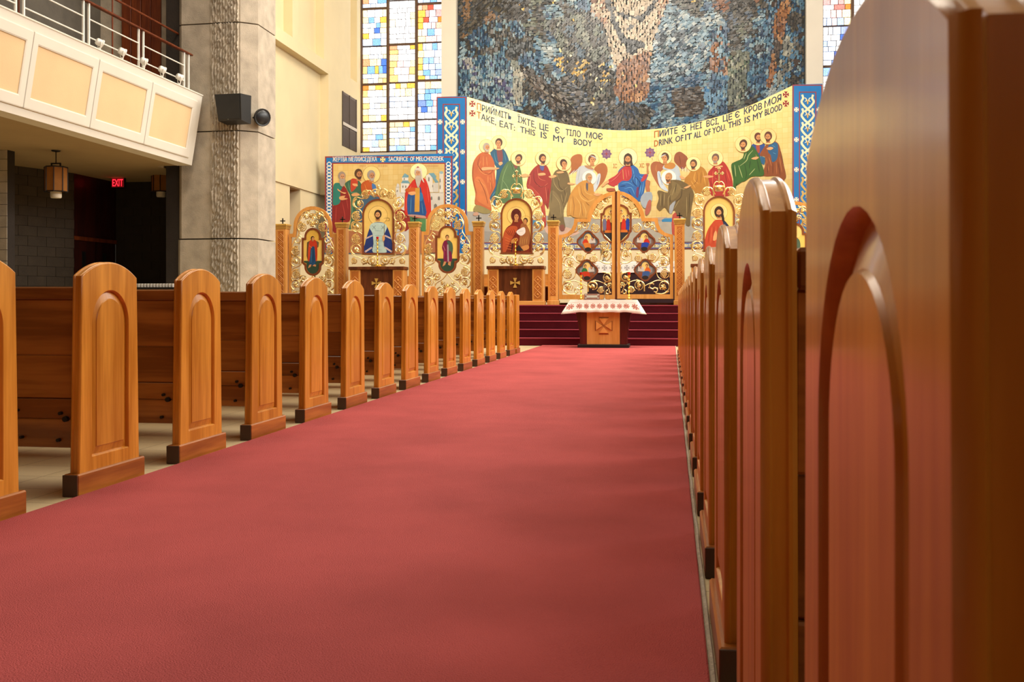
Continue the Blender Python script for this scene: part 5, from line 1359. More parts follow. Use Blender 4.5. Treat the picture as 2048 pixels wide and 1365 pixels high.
# painted figures; coordinates come from enlarged details: (origin x, origin y, scale)
def CV(ox, oy, s): return lambda x, y: (ox + x / s, oy + y / s)
def fig(name, cv, s, draw, base=.006, lab=None):
    P = MP(); draw(P, cv, s); o = P.build('painted_figure', M['paint'], mu, .0007, base)
    o['label'] = name
    return o
def halo_head(P, cv, x, y, r, dx, hair, beard=None, hal=None, hs=None, skin='#c98d58', fill='#efd999', rot=0):
    X, Y = cv(x, y)
    head(P, X, Y, r / hs, dx, hair, beard, skin, (hal / hs) if hal else None, .55, '#b88c3c', fill, rot)
A3, s3 = CV(930, 260, 6.5), 6.5
def f1(P, c, s):
    P.ell(*c(280, 215), 92 / s, 88 / s, '#efd696', 26); P.ring(*c(280, 215), 92 / s, .5, '#b88c3c')
    P.poly([(110, 1060), (130, 990), (200, 960), (330, 1010), (335, 1080), (240, 1090), (180, 1070)], '#8c7c40', 2, c)
    P.poly([(105, 1110), (120, 1075), (165, 1070), (180, 1100), (150, 1120)], '#b88c70', 2, c)
    P.poly([(250, 290), (190, 310), (130, 380), (100, 470), (95, 600), (115, 720), (140, 830), (130, 960), (200, 985), (280, 1020), (345, 1050), (335, 960), (325, 880), (370, 790), (400, 710), (390, 560), (385, 440), (350, 350), (310, 310)], '#b85a20', 3, c)
    P.poly([(150, 610), (230, 640), (290, 760), (320, 900), (330, 1010), (220, 960), (150, 900), (160, 820), (120, 700)], '#c66c2c', 3, c)
    for L_ in ([(240, 340), (240, 480)], [(280, 350), (290, 470)], [(300, 600), (300, 690)], [(330, 620), (340, 780)], [(360, 560), (370, 700)], [(130, 650), (250, 720), (320, 900)], [(210, 400), (180, 500), (260, 580), (340, 540)]): P.stroke(L_, 1.1, '#e08c48', c)
    for L_ in ([(120, 420), (105, 600), (150, 820)], [(260, 560), (330, 570), (380, 500)], [(330, 650), (355, 760), (330, 830)], [(180, 640), (260, 800), (300, 960)], [(200, 340), (170, 450), (230, 540)]): P.stroke(L_, 1.0, '#8a3c14', c)
    P.poly([(225, 490), (330, 485), (400, 490), (450, 500), (400, 520), (320, 520), (230, 530)], SK, 3, c)
    halo_head(P, c, 285, 225, 52, .5, '#a89c8c', '#b8ac9a', None, s)
fig('old man in an orange robe', A3, s3, f1, .012)
def f2(P, c, s):
    P.poly([(400, 230), (345, 280), (330, 310), (380, 440), (410, 500), (400, 640), (380, 740), (330, 830), (325, 900), (400, 990), (470, 700), (520, 460), (575, 420), (545, 320), (510, 260), (470, 235)], '#1c5470', 3, c)
    P.poly([(415, 250), (480, 255), (490, 400), (440, 420), (420, 340)], '#7a3c3c', 3, c); P.stroke([(380, 290), (400, 400), (440, 440)], 1.0, '#3c86a0', c); P.stroke([(510, 290), (530, 400)], 1.2, '#3c86a0', c)
    P.stroke([(350, 860), (400, 800)], 1.4, '#3c86a0', c); P.poly([(435, 430), (480, 415), (490, 440), (455, 465)], SK, 2, c)
    halo_head(P, c, 440, 168, 56, -.2, '#4c2c18', None, 96, s)
fig('young man in a blue cloak', A3, s3, f2, .003)
def f3(P, c, s):
    P.poly([(600, 400), (540, 430), (480, 520), (440, 640), (410, 760), (400, 900), (560, 960), (760, 900), (760, 780), (745, 620), (720, 500), (690, 430)], '#4c6c3c', 3, c)
    for L_ in ([(560, 450), (500, 600), (470, 800)], [(640, 480), (640, 640), (720, 720)], [(480, 640), (560, 760), (580, 900)], [(620, 600), (680, 700)]): P.stroke(L_, 1.1, '#7c9a62', c)
    for L_ in ([(600, 440), (640, 540), (700, 600)], [(450, 700), (440, 880)], [(700, 640), (740, 760)]): P.stroke(L_, 1.0, '#2c4824', c)
    P.poly([(630, 440), (690, 440), (680, 500), (650, 500)], '#7a4438', 2, c); P.poly([(720, 590), (790, 570), (850, 600), (800, 612), (740, 615)], SK, 2, c); P.stroke([(770, 580), (800, 550)], 1.0, SK, c, sm=1)
    halo_head(P, c, 698, 372, 54, -.3, '#4c2c18', '#5a3820', 98, s, rot=.5)
fig('bowing man in a green robe', A3, s3, f3, .018)
A4, s4 = CV(1040, 280, 6.824), 6.824
def f4(P, c, s):
    P.poly([(290, 330), (230, 350), (160, 420), (110, 520), (92, 640), (150, 720), (220, 800), (290, 880), (320, 990), (330, 1120), (300, 1180), (355, 1180), (350, 1000), (340, 880), (395, 860), (430, 700), (430, 520), (400, 420), (360, 350)], '#96281c', 3, c)
    P.poly([(100, 620), (170, 640), (260, 760), (320, 860), (350, 1000), (350, 1150), (310, 1150), (300, 980), (260, 860), (180, 740)], '#aa3826', 3, c); P.poly([(345, 880), (395, 860), (385, 950), (360, 900)], '#8a2418', 2, c)
    for L_ in ([(150, 480), (130, 620)], [(240, 380), (260, 520), (350, 560)], [(180, 660), (280, 780), (330, 960)], [(350, 640), (370, 840)], [(230, 620), (320, 640), (380, 590)]): P.stroke(L_, 1.1, '#cc6448', c)
    for L_ in ([(190, 430), (200, 560), (280, 640), (370, 620)], [(390, 660), (380, 840)], [(140, 700), (240, 830)]): P.stroke(L_, 1.0, '#641410', c)
    P.poly([(270, 350), (330, 350), (320, 420), (285, 410)], '#54548c', 2, c); P.poly([(250, 460), (330, 450), (350, 480), (260, 490)], SK, 2, c); P.poly([(390, 500), (480, 480), (500, 500), (430, 525)], SK, 2, c)
    halo_head(P, c, 312, 255, 60, .4, '#4c2c18', '#4c2c18', 100, s)
fig('bearded man in a dark red robe', A4, s4, f4, .012)
def f5(P, c, s):
    P.poly([(540, 400), (480, 430), (440, 520), (420, 680), (405, 820), (410, 940), (385, 1090), (470, 1120), (540, 1160), (560, 1230), (620, 1200), (600, 1080), (600, 960), (640, 860), (690, 740), (680, 560), (650, 450), (600, 410)], '#6c5a34', 3, c)
    P.poly([(420, 700), (500, 730), (570, 860), (600, 980), (560, 1060), (440, 1040), (400, 900)], '#7c6a42', 3, c)
    for L_ in ([(460, 470), (470, 600), (560, 700), (650, 640)], [(560, 740), (600, 900)], [(640, 720), (610, 860)], [(450, 740), (540, 860), (560, 1020)], [(500, 460), (540, 560)]): P.stroke(L_, 1.1, '#a08c5c', c)
    for L_ in ([(440, 640), (430, 860)], [(600, 640), (620, 760)], [(520, 500), (540, 640), (600, 690)], [(590, 760), (590, 880)]): P.stroke(L_, 1.0, '#483a1e', c)
    P.poly([(660, 585), (700, 590), (760, 600), (710, 615), (650, 605)], SK, 2, c); P.poly([(500, 440), (580, 430), (600, 450), (520, 460)], SK, 2, c); P.poly([(540, 1170), (600, 1160), (610, 1230), (560, 1240)], '#7c4434', 2, c)
    halo_head(P, c, 600, 325, 58, .4, '#4c2c18', None, 100, s, rot=-.3)
fig('young man in an olive robe', A4, s4, f5, .018)
def f6(P, c, s):    # angel at left
    P.poly([(700, 400), (690, 260), (760, 200), (840, 205), (850, 300), (800, 400), (720, 440), (660, 470)], '#a4602c', 3, c); P.poly([(1010, 400), (1060, 340), (1130, 315), (1180, 350), (1195, 430), (1150, 560), (1080, 640), (1030, 690), (1040, 560), (1060, 460)], '#a4602c', 3, c)
    for k in range(5): P.stroke([(720 + 24 * k, 420 - 8 * k), (668 + 22 * k, 490 - 12 * k)], 1.5, '#eef0f0' if k % 2 else '#4a66a0', c, sm=1)
    P.poly([(800, 380), (870, 350), (960, 380), (1010, 400), (960, 470), (880, 520), (820, 600), (760, 600), (770, 480)], '#b8bcbc', 3, c); P.poly([(1060, 470), (1100, 470), (1080, 600), (1010, 720), (1000, 640), (1040, 540)], '#c4ccd0', 3, c)
    P.stroke([(1085, 480), (1050, 620)], .9, '#3c5c90', c); P.stroke([(820, 400), (790, 560)], .9, '#8c94a0', c); P.poly([(880, 350), (960, 360), (1010, 410), (920, 390)], '#b08058', 2, c)
    halo_head(P, c, 985, 265, 62, .2, '#6a3c20', None, 94, s, rot=.3); x, y = c(1010, 240); P.stroke([(x - 7, y - 3), (x, y - 1), (x + 6, y + 4)], 1.6, '#c4ccd4')
fig('winged angel with blue and grey sleeves, left', A4, s4, f6, .003)
def f7(P, c, s):
    P.ell(*c(948, 520), 98 / s, 98 / s, '#f8f0d8', 26)
    P.poly([(900, 550), (820, 580), (740, 660), (680, 760), (650, 880), (645, 1030), (690, 1030), (740, 1060), (830, 1070), (930, 1060), (930, 960), (1000, 900), (1080, 800), (1130, 740), (1020, 730), (1000, 620), (950, 570)], '#c08838', 3, c)
    for L_ in ([(800, 640), (830, 780), (930, 840), (1020, 800)], [(700, 800), (690, 1010)], [(760, 780), (830, 900), (810, 1050)], [(860, 860), (900, 980), (890, 1060)], [(880, 620), (900, 720), (1000, 760)]): P.stroke(L_, 1.2, '#dcae60', c)
    for L_ in ([(830, 620), (850, 740), (940, 820)], [(720, 760), (740, 900), (730, 1040)], [(830, 830), (860, 1040)], [(900, 850), (950, 900)]): P.stroke(L_, 1.0, '#8c5820', c)
    P.poly([(1000, 740), (1060, 730), (1110, 745), (1050, 770)], SK, 2, c); P.poly([(905, 590), (930, 600), (925, 700), (905, 660)], '#4c4c58', 2, c)
    halo_head(P, c, 945, 515, 56, .4, '#a08868', '#b09878', None, s)
fig('old man in an ochre robe bent low at the left', A4, s4, f7, .024)
A5, s5 = CV(1190, 270, 7.187), 7.187
def f8(P, c, s):    # central figure
    P.ell(*c(475, 325), 134 / s, 134 / s, '#f3e2ae', 30); P.ring(*c(475, 325), 134 / s, .8, '#c0a050'); P.ring(*c(475, 325), 112 / s, .35, '#d8bc78')
    P.poly([(440, 440), (380, 470), (330, 540), (350, 640), (330, 760), (360, 800), (420, 900), (640, 960), (650, 900), (690, 880), (740, 640), (760, 570), (650, 560), (620, 490), (560, 440), (520, 420)], '#1e5ca0', 3, c)
    P.poly([(430, 450), (370, 500), (300, 580), (200, 640), (175, 690), (230, 730), (290, 740), (350, 690), (400, 660), (480, 660), (530, 590), (520, 470), (480, 440)], '#b02c30', 3, c)
    P.poly([(700, 580), (750, 565), (740, 620), (690, 670), (660, 660)], '#b42c34', 3, c); P.poly([(600, 760), (630, 760), (620, 900), (590, 880)], '#6c2858', 2, c)
    P.stroke([(400, 500), (410, 640)], 1.2, '#c0904c', c, taper=False)
    for L_ in ([(540, 480), (560, 600), (520, 680)], [(380, 700), (480, 690), (560, 740)], [(590, 600), (600, 720)], [(640, 600), (690, 620)], [(660, 720), (640, 860)], [(420, 780), (520, 760), (570, 860)], [(700, 680), (670, 860)]): P.stroke(L_, 1.3, '#5c9cd0', c)
    for L_ in ([(560, 560), (540, 660), (600, 740)], [(360, 740), (440, 730)], [(620, 640), (650, 700), (620, 800)], [(480, 800), (540, 900)], [(580, 600), (620, 640)]): P.stroke(L_, 1.2, '#0e2c60', c)
    for L_ in ([(380, 530), (300, 620), (220, 680)], [(440, 500), (460, 640)], [(480, 500), (490, 600)]): P.stroke(L_, 1.1, '#dc6c64', c)
    P.poly([(190, 650), (130, 690), (95, 740), (120, 745), (160, 710), (200, 690)], SK, 2, c)
    P.poly([(165, 770), (290, 770), (310, 800), (200, 815)], '#9c4a2c', 2, c); P.poly([(285, 740), (330, 735), (335, 800), (300, 810)], '#f6e8a8', 2, c)
    P.poly([(730, 410), (785, 410), (770, 440), (765, 480), (775, 540), (750, 560), (745, 480), (748, 440)], '#b07848', 2, c)
    P.poly([(735, 650), (790, 670), (780, 740), (790, 790), (765, 830), (735, 790), (725, 720)], '#b06840', 3, c); P.stroke([(750, 655), (792, 672), (785, 720)], .9, '#8c4a2c', c, sm=1)
    P.poly([(700, 840), (810, 825), (820, 940), (740, 1050), (690, 1040), (650, 940)], '#9aa4ac', 2, c); P.poly([(760, 960), (805, 940), (800, 1080), (740, 1160), (720, 1100)], '#a85848', 2, c)
    x, y = c(475, 345); P.poly([(x - 6.5, y - 4), (x, y - 11.5), (x + 7, y - 4), (x + 8.5, y + 6), (x + 9, y + 13), (x - 7, y + 12), (x - 8, y + 4)], '#3e2818', 3)
    halo_head(P, c, 475, 345, 72, -.1, '#3e2818', '#4c3220', None, s)
fig('bearded central figure in a red tunic and blue cloak', A5, s5, f8, .012)
for (x, y) in ((1213, 308), (1300, 305.5)):
    P = MP(); pts = []
    for k in range(16):
        r = 11 if k % 2 == 0 else 8.2; pts.append((x + r * cos(pi / 8 * k), y + r * sin(pi / 8 * k)))
    P.poly(pts, '#6c5078'); P.ell(x, y, 7, 7, '#8c5c78', 12)
    for k in range(8): P.stroke([(x, y), (x + 8 * cos(pi / 4 * k), y + 8 * sin(pi / 4 * k))], 1.2, '#a48ca8' if k % 2 else '#3c3868', sm=1)
    P.ell(x, y, 2.2, 2.2, '#9c3c3c', 8); P.stroke([(x - 4 if x < 1250 else x + 4, y + 10), (x - 4.5 if x < 1250 else x + 5.5, y + 15)], 1.2, '#3c3838', sm=1)
    P.build('painted_fan', M['paint'], mu, .0007, .004)
A6, s6 = CV(1300, 280, 6.824), 6.824
def f9(P, c, s):    # angel at right
    P.poly([(120, 300), (50, 300), (10, 350), (20, 450), (80, 570), (150, 660), (180, 560), (130, 460), (200, 380), (200, 340)], '#a05c34', 3, c); P.poly([(330, 290), (340, 200), (400, 160), (460, 190), (515, 250), (490, 360), (440, 400), (380, 350)], '#8c4c2c', 3, c)
    for k in range(6): P.stroke([(430 + 18 * k, 370 + 6 * k), (425 + 20 * k, 425 + 3 * k)], 1.5, '#eef0f0' if k % 2 else '#5068a0', c, sm=1)
    P.poly([(200, 340), (300, 320), (370, 350), (400, 400), (420, 560), (340, 560), (330, 440), (180, 400)], '#b0bcc4', 3, c); P.poly([(210, 330), (300, 310), (350, 350), (300, 400), (200, 380)], '#b87c34', 3, c)
    P.poly([(100, 440), (140, 440), (160, 560), (250, 700), (150, 660), (110, 560)], '#bcc8d0', 3, c); P.stroke([(120, 450), (170, 620)], .9, '#3c5c90', c)
    P.stroke([(90, 340), (80, 400), (100, 450)], 1.0, '#c88c50', c); P.stroke([(400, 220), (420, 340)], 1.0, '#6c3418', c)
    halo_head(P, c, 205, 238, 62, -.3, '#4c301c', None, 94, s, rot=-.3); x, y = c(175, 215); P.stroke([(x - 6, y + 4), (x, y), (x + 6, y - 2)], 1.6, '#c4ccd4')
fig('winged angel with grey sleeves, right', A6, s6, f9, .003)
def f10(P, c, s):
    P.ell(*c(255, 515), 100 / s, 100 / s, '#fbf4e0', 26)
    P.poly([(270, 560), (330, 545), (430, 560), (540, 630), (600, 740), (570, 900), (550, 1080), (545, 1170), (490, 1160), (470, 1060), (380, 1030), (330, 960), (260, 1000), (200, 920), (140, 970), (110, 950), (90, 910), (120, 800), (100, 720), (130, 690), (240, 720), (250, 640)], '#6a5630', 3, c)
    P.poly([(300, 560), (420, 640), (380, 760), (290, 830), (260, 740), (300, 650)], '#7a663c', 3, c); P.poly([(270, 900), (350, 830), (330, 900), (300, 1000), (265, 1000)], '#9ca0a4', 2, c)
    for L_ in ([(290, 740), (250, 800), (250, 950)], [(150, 720), (140, 900)], [(200, 720), (190, 900)], [(340, 640), (300, 760)], [(500, 780), (500, 1050)], [(400, 820), (330, 940)], [(410, 660), (480, 680)]): P.stroke(L_, 1.2, '#a08c5c', c)
    for L_ in ([(270, 720), (280, 860)], [(170, 740), (165, 920)], [(440, 640), (420, 780), (340, 850)], [(540, 720), (530, 1000)], [(360, 600), (340, 720)]): P.stroke(L_, 1.0, '#42341a', c)
    P.poly([(460, 655), (540, 620), (560, 630), (500, 665)], SK, 2, c)
    halo_head(P, c, 252, 510, 58, -.4, '#b8885c', '#5c3c24', None, s, rot=.2)
fig('balding man in an olive robe crouching at the right', A6, s6, f10, .018)
def f11(P, c, s):
    P.poly([(640, 360), (570, 410), (520, 480), (480, 520), (470, 600), (520, 640), (590, 680), (640, 740), (760, 700), (800, 640), (790, 500), (760, 420), (710, 370)], '#b07828', 3, c)
    for L_ in ([(620, 440), (600, 540), (660, 600)], [(720, 420), (760, 620)], [(560, 560), (620, 660)]): P.stroke(L_, 1.2, '#d8a450', c)
    for L_ in ([(640, 440), (640, 560), (580, 620)], [(700, 440), (690, 600)]): P.stroke(L_, 1.0, '#7c4c14', c)
    P.poly([(400, 490), (450, 500), (480, 530), (430, 540)], SK, 2, c)
    halo_head(P, c, 592, 328, 58, -.3, '#5c4028', '#4c3420', 100, s)
fig('bearded man in a mustard robe', A6, s6, f11, .010)
def f12(P, c, s):
    P.poly([(900, 330), (840, 390), (790, 460), (810, 600), (840, 760), (1100, 760), (1130, 620), (1100, 460), (1040, 340), (980, 290)], '#a82820', 3, c)
    for L_ in ([(860, 420), (850, 600)], [(1040, 400), (1090, 560)], [(960, 380), (930, 460)], [(880, 520), (960, 560)]): P.stroke(L_, 1.2, '#d45c44', c)
    for L_ in ([(900, 440), (920, 560)], [(1020, 420), (1050, 600)], [(830, 560), (850, 700)]): P.stroke(L_, 1.0, '#70140f', c)
    P.poly([(720, 500), (800, 485), (870, 500), (800, 520)], SK, 2, c); P.poly([(890, 365), (980, 350), (990, 370), (900, 385)], SK, 2, c)
    halo_head(P, c, 892, 250, 60, -.2, '#6c5448', '#9c8878', 104, s, rot=.2)
fig('grey-bearded man in a bright red robe', A6, s6, f12, .006)
A7, s7 = CV(1440, 240, 7.58), 7.58
def f13(P, c, s):
    P.poly([(480, 380), (550, 350), (620, 340), (680, 370), (670, 420), (640, 500), (600, 560), (540, 520), (500, 440)], '#24488c', 3, c); P.poly([(545, 360), (600, 380), (600, 500), (560, 480)], '#9c4030', 2, c)
    halo_head(P, c, 578, 262, 66, .3, '#5c2c18', '#4c2818', 122, s, fill='#e8cd88')
fig('man in blue between two others at the far right', A7, s7, f13, .003)
def f14(P, c, s):
    P.poly([(800, 320), (720, 360), (650, 440), (600, 540), (680, 560), (680, 700), (650, 850), (880, 860), (980, 1020), (970, 920), (1000, 850), (950, 620), (900, 400), (860, 340)], '#84441c', 3, c)
    P.poly([(790, 340), (870, 360), (880, 480), (860, 600), (790, 640), (770, 540), (730, 490), (730, 400)], '#1e5884', 3, c); P.poly([(590, 560), (680, 570), (670, 680), (620, 650)], '#1e5c84', 2, c)
    for L_ in ([(700, 580), (740, 780)], [(900, 560), (940, 800)], [(850, 640), (860, 820)], [(740, 560), (780, 700)]): P.stroke(L_, 1.3, '#b4703c', c)
    for L_ in ([(720, 640), (720, 820)], [(880, 640), (910, 840)], [(800, 660), (800, 820)], [(920, 480), (960, 680)]): P.stroke(L_, 1.1, '#54240c', c)
    P.stroke([(780, 380), (840, 420)], 1.2, '#4c8cb8', c); P.stroke([(800, 500), (850, 520)], 1.2, '#4c8cb8', c)
    P.poly([(700, 440), (760, 410), (810, 430), (760, 460)], SK, 2, c)
    halo_head(P, c, 728, 252, 70, -.2, '#5c301c', '#4c2818', 122, s, fill='#e8cd88')
fig('man in a brown cloak over blue at the right end', A7, s7, f14, .012)
def f15(P, c, s):
    P.poly([(440, 390), (370, 460), (340, 580), (220, 640), (170, 680), (180, 800), (200, 900), (200, 1040), (240, 1040), (240, 920), (330, 940), (390, 920), (480, 860), (650, 850), (660, 760), (620, 640), (590, 540), (540, 450), (490, 400)], '#2f5c1c', 3, c)
    for L_ in ([(500, 460), (430, 540), (400, 620), (300, 700)], [(220, 680), (240, 860)], [(280, 690), (340, 880)], [(530, 740), (440, 840)], [(400, 500), (360, 600)]): P.stroke(L_, 1.4, '#a8b474', c)
    for L_ in ([(370, 660), (400, 820), (380, 900)], [(200, 720), (210, 880)], [(460, 620), (440, 740)], [(560, 600), (600, 800)], [(420, 480), (380, 580)]): P.stroke(L_, 1.1, '#1a3a10', c)
    P.poly([(470, 590), (540, 560), (590, 570), (540, 605)], SK, 2, c); P.stroke([(540, 530), (560, 570)], 1.2, SK, c, sm=1)
    halo_head(P, c, 350, 372, 70, -.2, '#4c2c18', '#4c2818', 122, s, fill='#ebd290', rot=.3)
fig('man in a dark green robe stepping forward at the right', A7, s7, f15, .020)
# ---- inscriptions
def word(parent, txt, p0, p1, h, m, fmap, cut, off=.006, name='inscription', lab=None):
    vs, fs = text_mesh(txt, 1.0, 0.0)
    bm = bmesh.new()
    for kk, (sx, sy) in enumerate(((-.32, 0), (.32, 0), (0, .25), (0, -.25)) if h > 10 else ((-.15, 0), (.15, 0))):      # broad brush strokes
        V_ = []
        for a, b in vs:
            x = p0[0] + (p1[0] - p0[0]) * a + sx; y = p0[1] + (p1[1] - p0[1]) * a - h * b + sy
            X, Z = fmap(x, y); V_.append(bm.verts.new((X, Z, off + .0003 * kk)))
        for f in fs:
            try: bm.faces.new([V_[i] for i in f])
            except ValueError: pass
    bmesh.ops.triangulate(bm, faces=bm.faces[:])
    o_w = wloc(parent)
    for v in bm.verts: v.co = cut(v.co.x, v.co.y, v.co.z) - o_w
    bm.normal_update()
    for f in bm.faces:
        if f.normal.y > 0: f.normal_flip()
    me = bpy.data.meshes.new(name); bm.to_mesh(me); bm.free(); me.materials.append(m)
    o = bpy.data.objects.new(name, me); COL.objects.link(o); o.parent = parent
    return o
INK, OCH = MC('#1c3850', .5), MC('#a8641c', .5)
B1, B2 = CV(860, 160, 4.014), CV(1240, 140, 3.79)
for t_, a, b, cv, h in (('П', (378, 238), (410, 247), B1, 13), ('РИЙМІТЬ', (417, 250), (655, 326), B1, 12.5), ('ЇЖТЕ,', (705, 338), (850, 388), B1, 12.5), ('ЦЕ', (880, 396), (952, 412), B1, 12), ('Є', (1005, 424), (1040, 432), B1, 12), ('ТІЛО', (1090, 444), (1210, 460), B1, 12), ('МОЄ', (1255, 466), (1386, 480), B1, 12),
                     ('Т', (378, 306), (408, 316), B1, 13), ('АКЕ,', (412, 318), (530, 362), B1, 12), ('ЕАТ:', (560, 375), (682, 408), B1, 12), ('THIS', (725, 420), (845, 450), B1, 12), ('IS', (890, 462), (938, 474), B1, 12), ('MY', (990, 488), (1085, 508), B1, 12), ('BODY', (1155, 518), (1300, 535), B1, 12),
                     ('П', (260, 514), (294, 508), B2, 12.5), ('ИЙТЕ', (300, 506), (436, 480), B2, 12), ('З', (470, 473), (500, 466), B2, 12), ('НЕЇ', (535, 460), (620, 440), B2, 12), ('ВСІ,', (655, 432), (748, 408), B2, 12), ('ЦЕ', (780, 394), (850, 374), B2, 12), ('Є', (873, 366), (905, 356), B2, 12), ('КРОВ', (940, 338), (1075, 296), B2, 12.5), ('МОЯ', (1095, 288), (1222, 232), B2, 13),
                     ('D', (260, 582), (290, 576), B2, 12.5), ('RINK', (296, 574), (400, 554), B2, 12), ('OF', (420, 549), (480, 536), B2, 12), ('IT', (495, 533), (545, 522), B2, 12), ('ALL', (560, 520), (615, 506), B2, 12), ('OF', (637, 502), (687, 490), B2, 12), ('YOU.', (700, 484), (803, 454), B2, 12), ('THIS', (820, 444), (916, 414), B2, 12), ('IS', (945, 404), (986, 392), B2, 12), ('MY', (1008, 384), (1082, 354), B2, 12), ('BLOOD', (1098, 348), (1228, 300), B2, 12.5)):
    word(mu, t_, cv(*a), cv(*b), h, OCH if len(t_) == 1 and t_ in 'ПТD' else INK, PM, cutm[0])
word(mu, 'ІС', A5(262, 478), A5(315, 478), 8.5, OCH, PM, cutm[0]); word(mu, 'ХС', A5(638, 472), A5(706, 472), 8.5, OCH, PM, cutm[0])
for (x, y) in (B1(340, 192), B1(340, 268), B2(1257, 186), B2(1257, 255)):
    P = MP(); P.poly(cross_pattee(x, y, 6.0, .62, .14), '#8c2420'); P.build('painted_cross', M['paint'], mu, .0007, .003)

# ---- flat ornamental panels at both ends of the curved mural
def orn(x0, x1, yt, lab, cut_top=None):
    Y = YM - .16; a, b = PY(x0, yt, Y), PY(x1, yt, Y); zb = ZP + .9
    t = thing('ornament_panel', lab, 'painted panel', ((a.x + b.x) / 2, Y, ZP), 'blue ornamental panels beside the curved mural')
    MB().box(a.x, b.x, Y, Y + .12, ZP, a.z).build('panel', MC('#0570b6', .5), t)
    yb = 500; P = flat_paint(Y)
    def rect(xa, ya, xb, yb2, c): P.poly([(xa, ya), (xb, ya), (xb, yb2), (xa, yb2)], c)
    r = '#96302c'
    for w_ in (0,): rect(x0, yt, x1, yt + 2, r); rect(x0, yt, x0 + 2, yb, r); rect(x1 - 2.2, yt, x1, yb, r)
    xi0, xi1, yi = x0 + 12.5, x1 - 12.5, yt + 14
    rect(xi0, yi, xi1, yi + 1.8, r); rect(xi0, yi, xi0 + 1.8, yb, r); rect(xi1 - 1.8, yi, xi1, yb, r)
    P.build('painted_border', M['paint'], t, .0006, .001)
    cx = (xi0 + xi1) / 2
    P = flat_paint(Y); P.poly(cross_pattee(cx, yt + 7.5, 4.6, .66, .16), '#efe6cc')
    for k in range(5):
        for xx in (x0 + 7.2, x1 - 7.2):
            P = flat_paint(Y); P.poly(cross_pattee(xx, yt + 50 + 60 * k, 4.6, .66, .16), '#efe6cc'); P.build('painted_cross', M['paint'], t, .0006, .004)
    k = 0; y = yi + 12
    while y < yb - 20:
        P = flat_paint(Y); w_ = 12.2; col = '#ece2bc' if y < yt + 190 else '#c8a860'
        for s in (-1, 1):
            P.stroke([(cx + s * w_ * .9, y - 6), (cx + s * w_ * .75, y + 1), (cx + s * w_, y + 8), (cx + s * w_ * .6, y + 16), (cx, y + 23), (cx - s * w_ * .5, y + 28)], 4.2, col, sm=5, taper=False)
            P.stroke([(cx + s * w_ * .75, y + 1), (cx + s * 4, y + 1), (cx + s * 2.5, y + 6), (cx + s * 6, y + 8)], 2.0, col, sm=4)
        P.poly([(cx, y + 3), (cx + 1.6, y + 9), (cx, y + 14), (cx - 1.6, y + 9)], '#d8a840', 2)
        P.build('knot_motif', M['paint'], t, .0006, .004); y += 27.5; k += 1
    return t
orn(873, 932.5, 194, 'tall blue panel with white knotwork left of the curved mural')
orn(1585.5, 1645, 169.5, 'tall blue panel with white knotwork right of the curved mural')

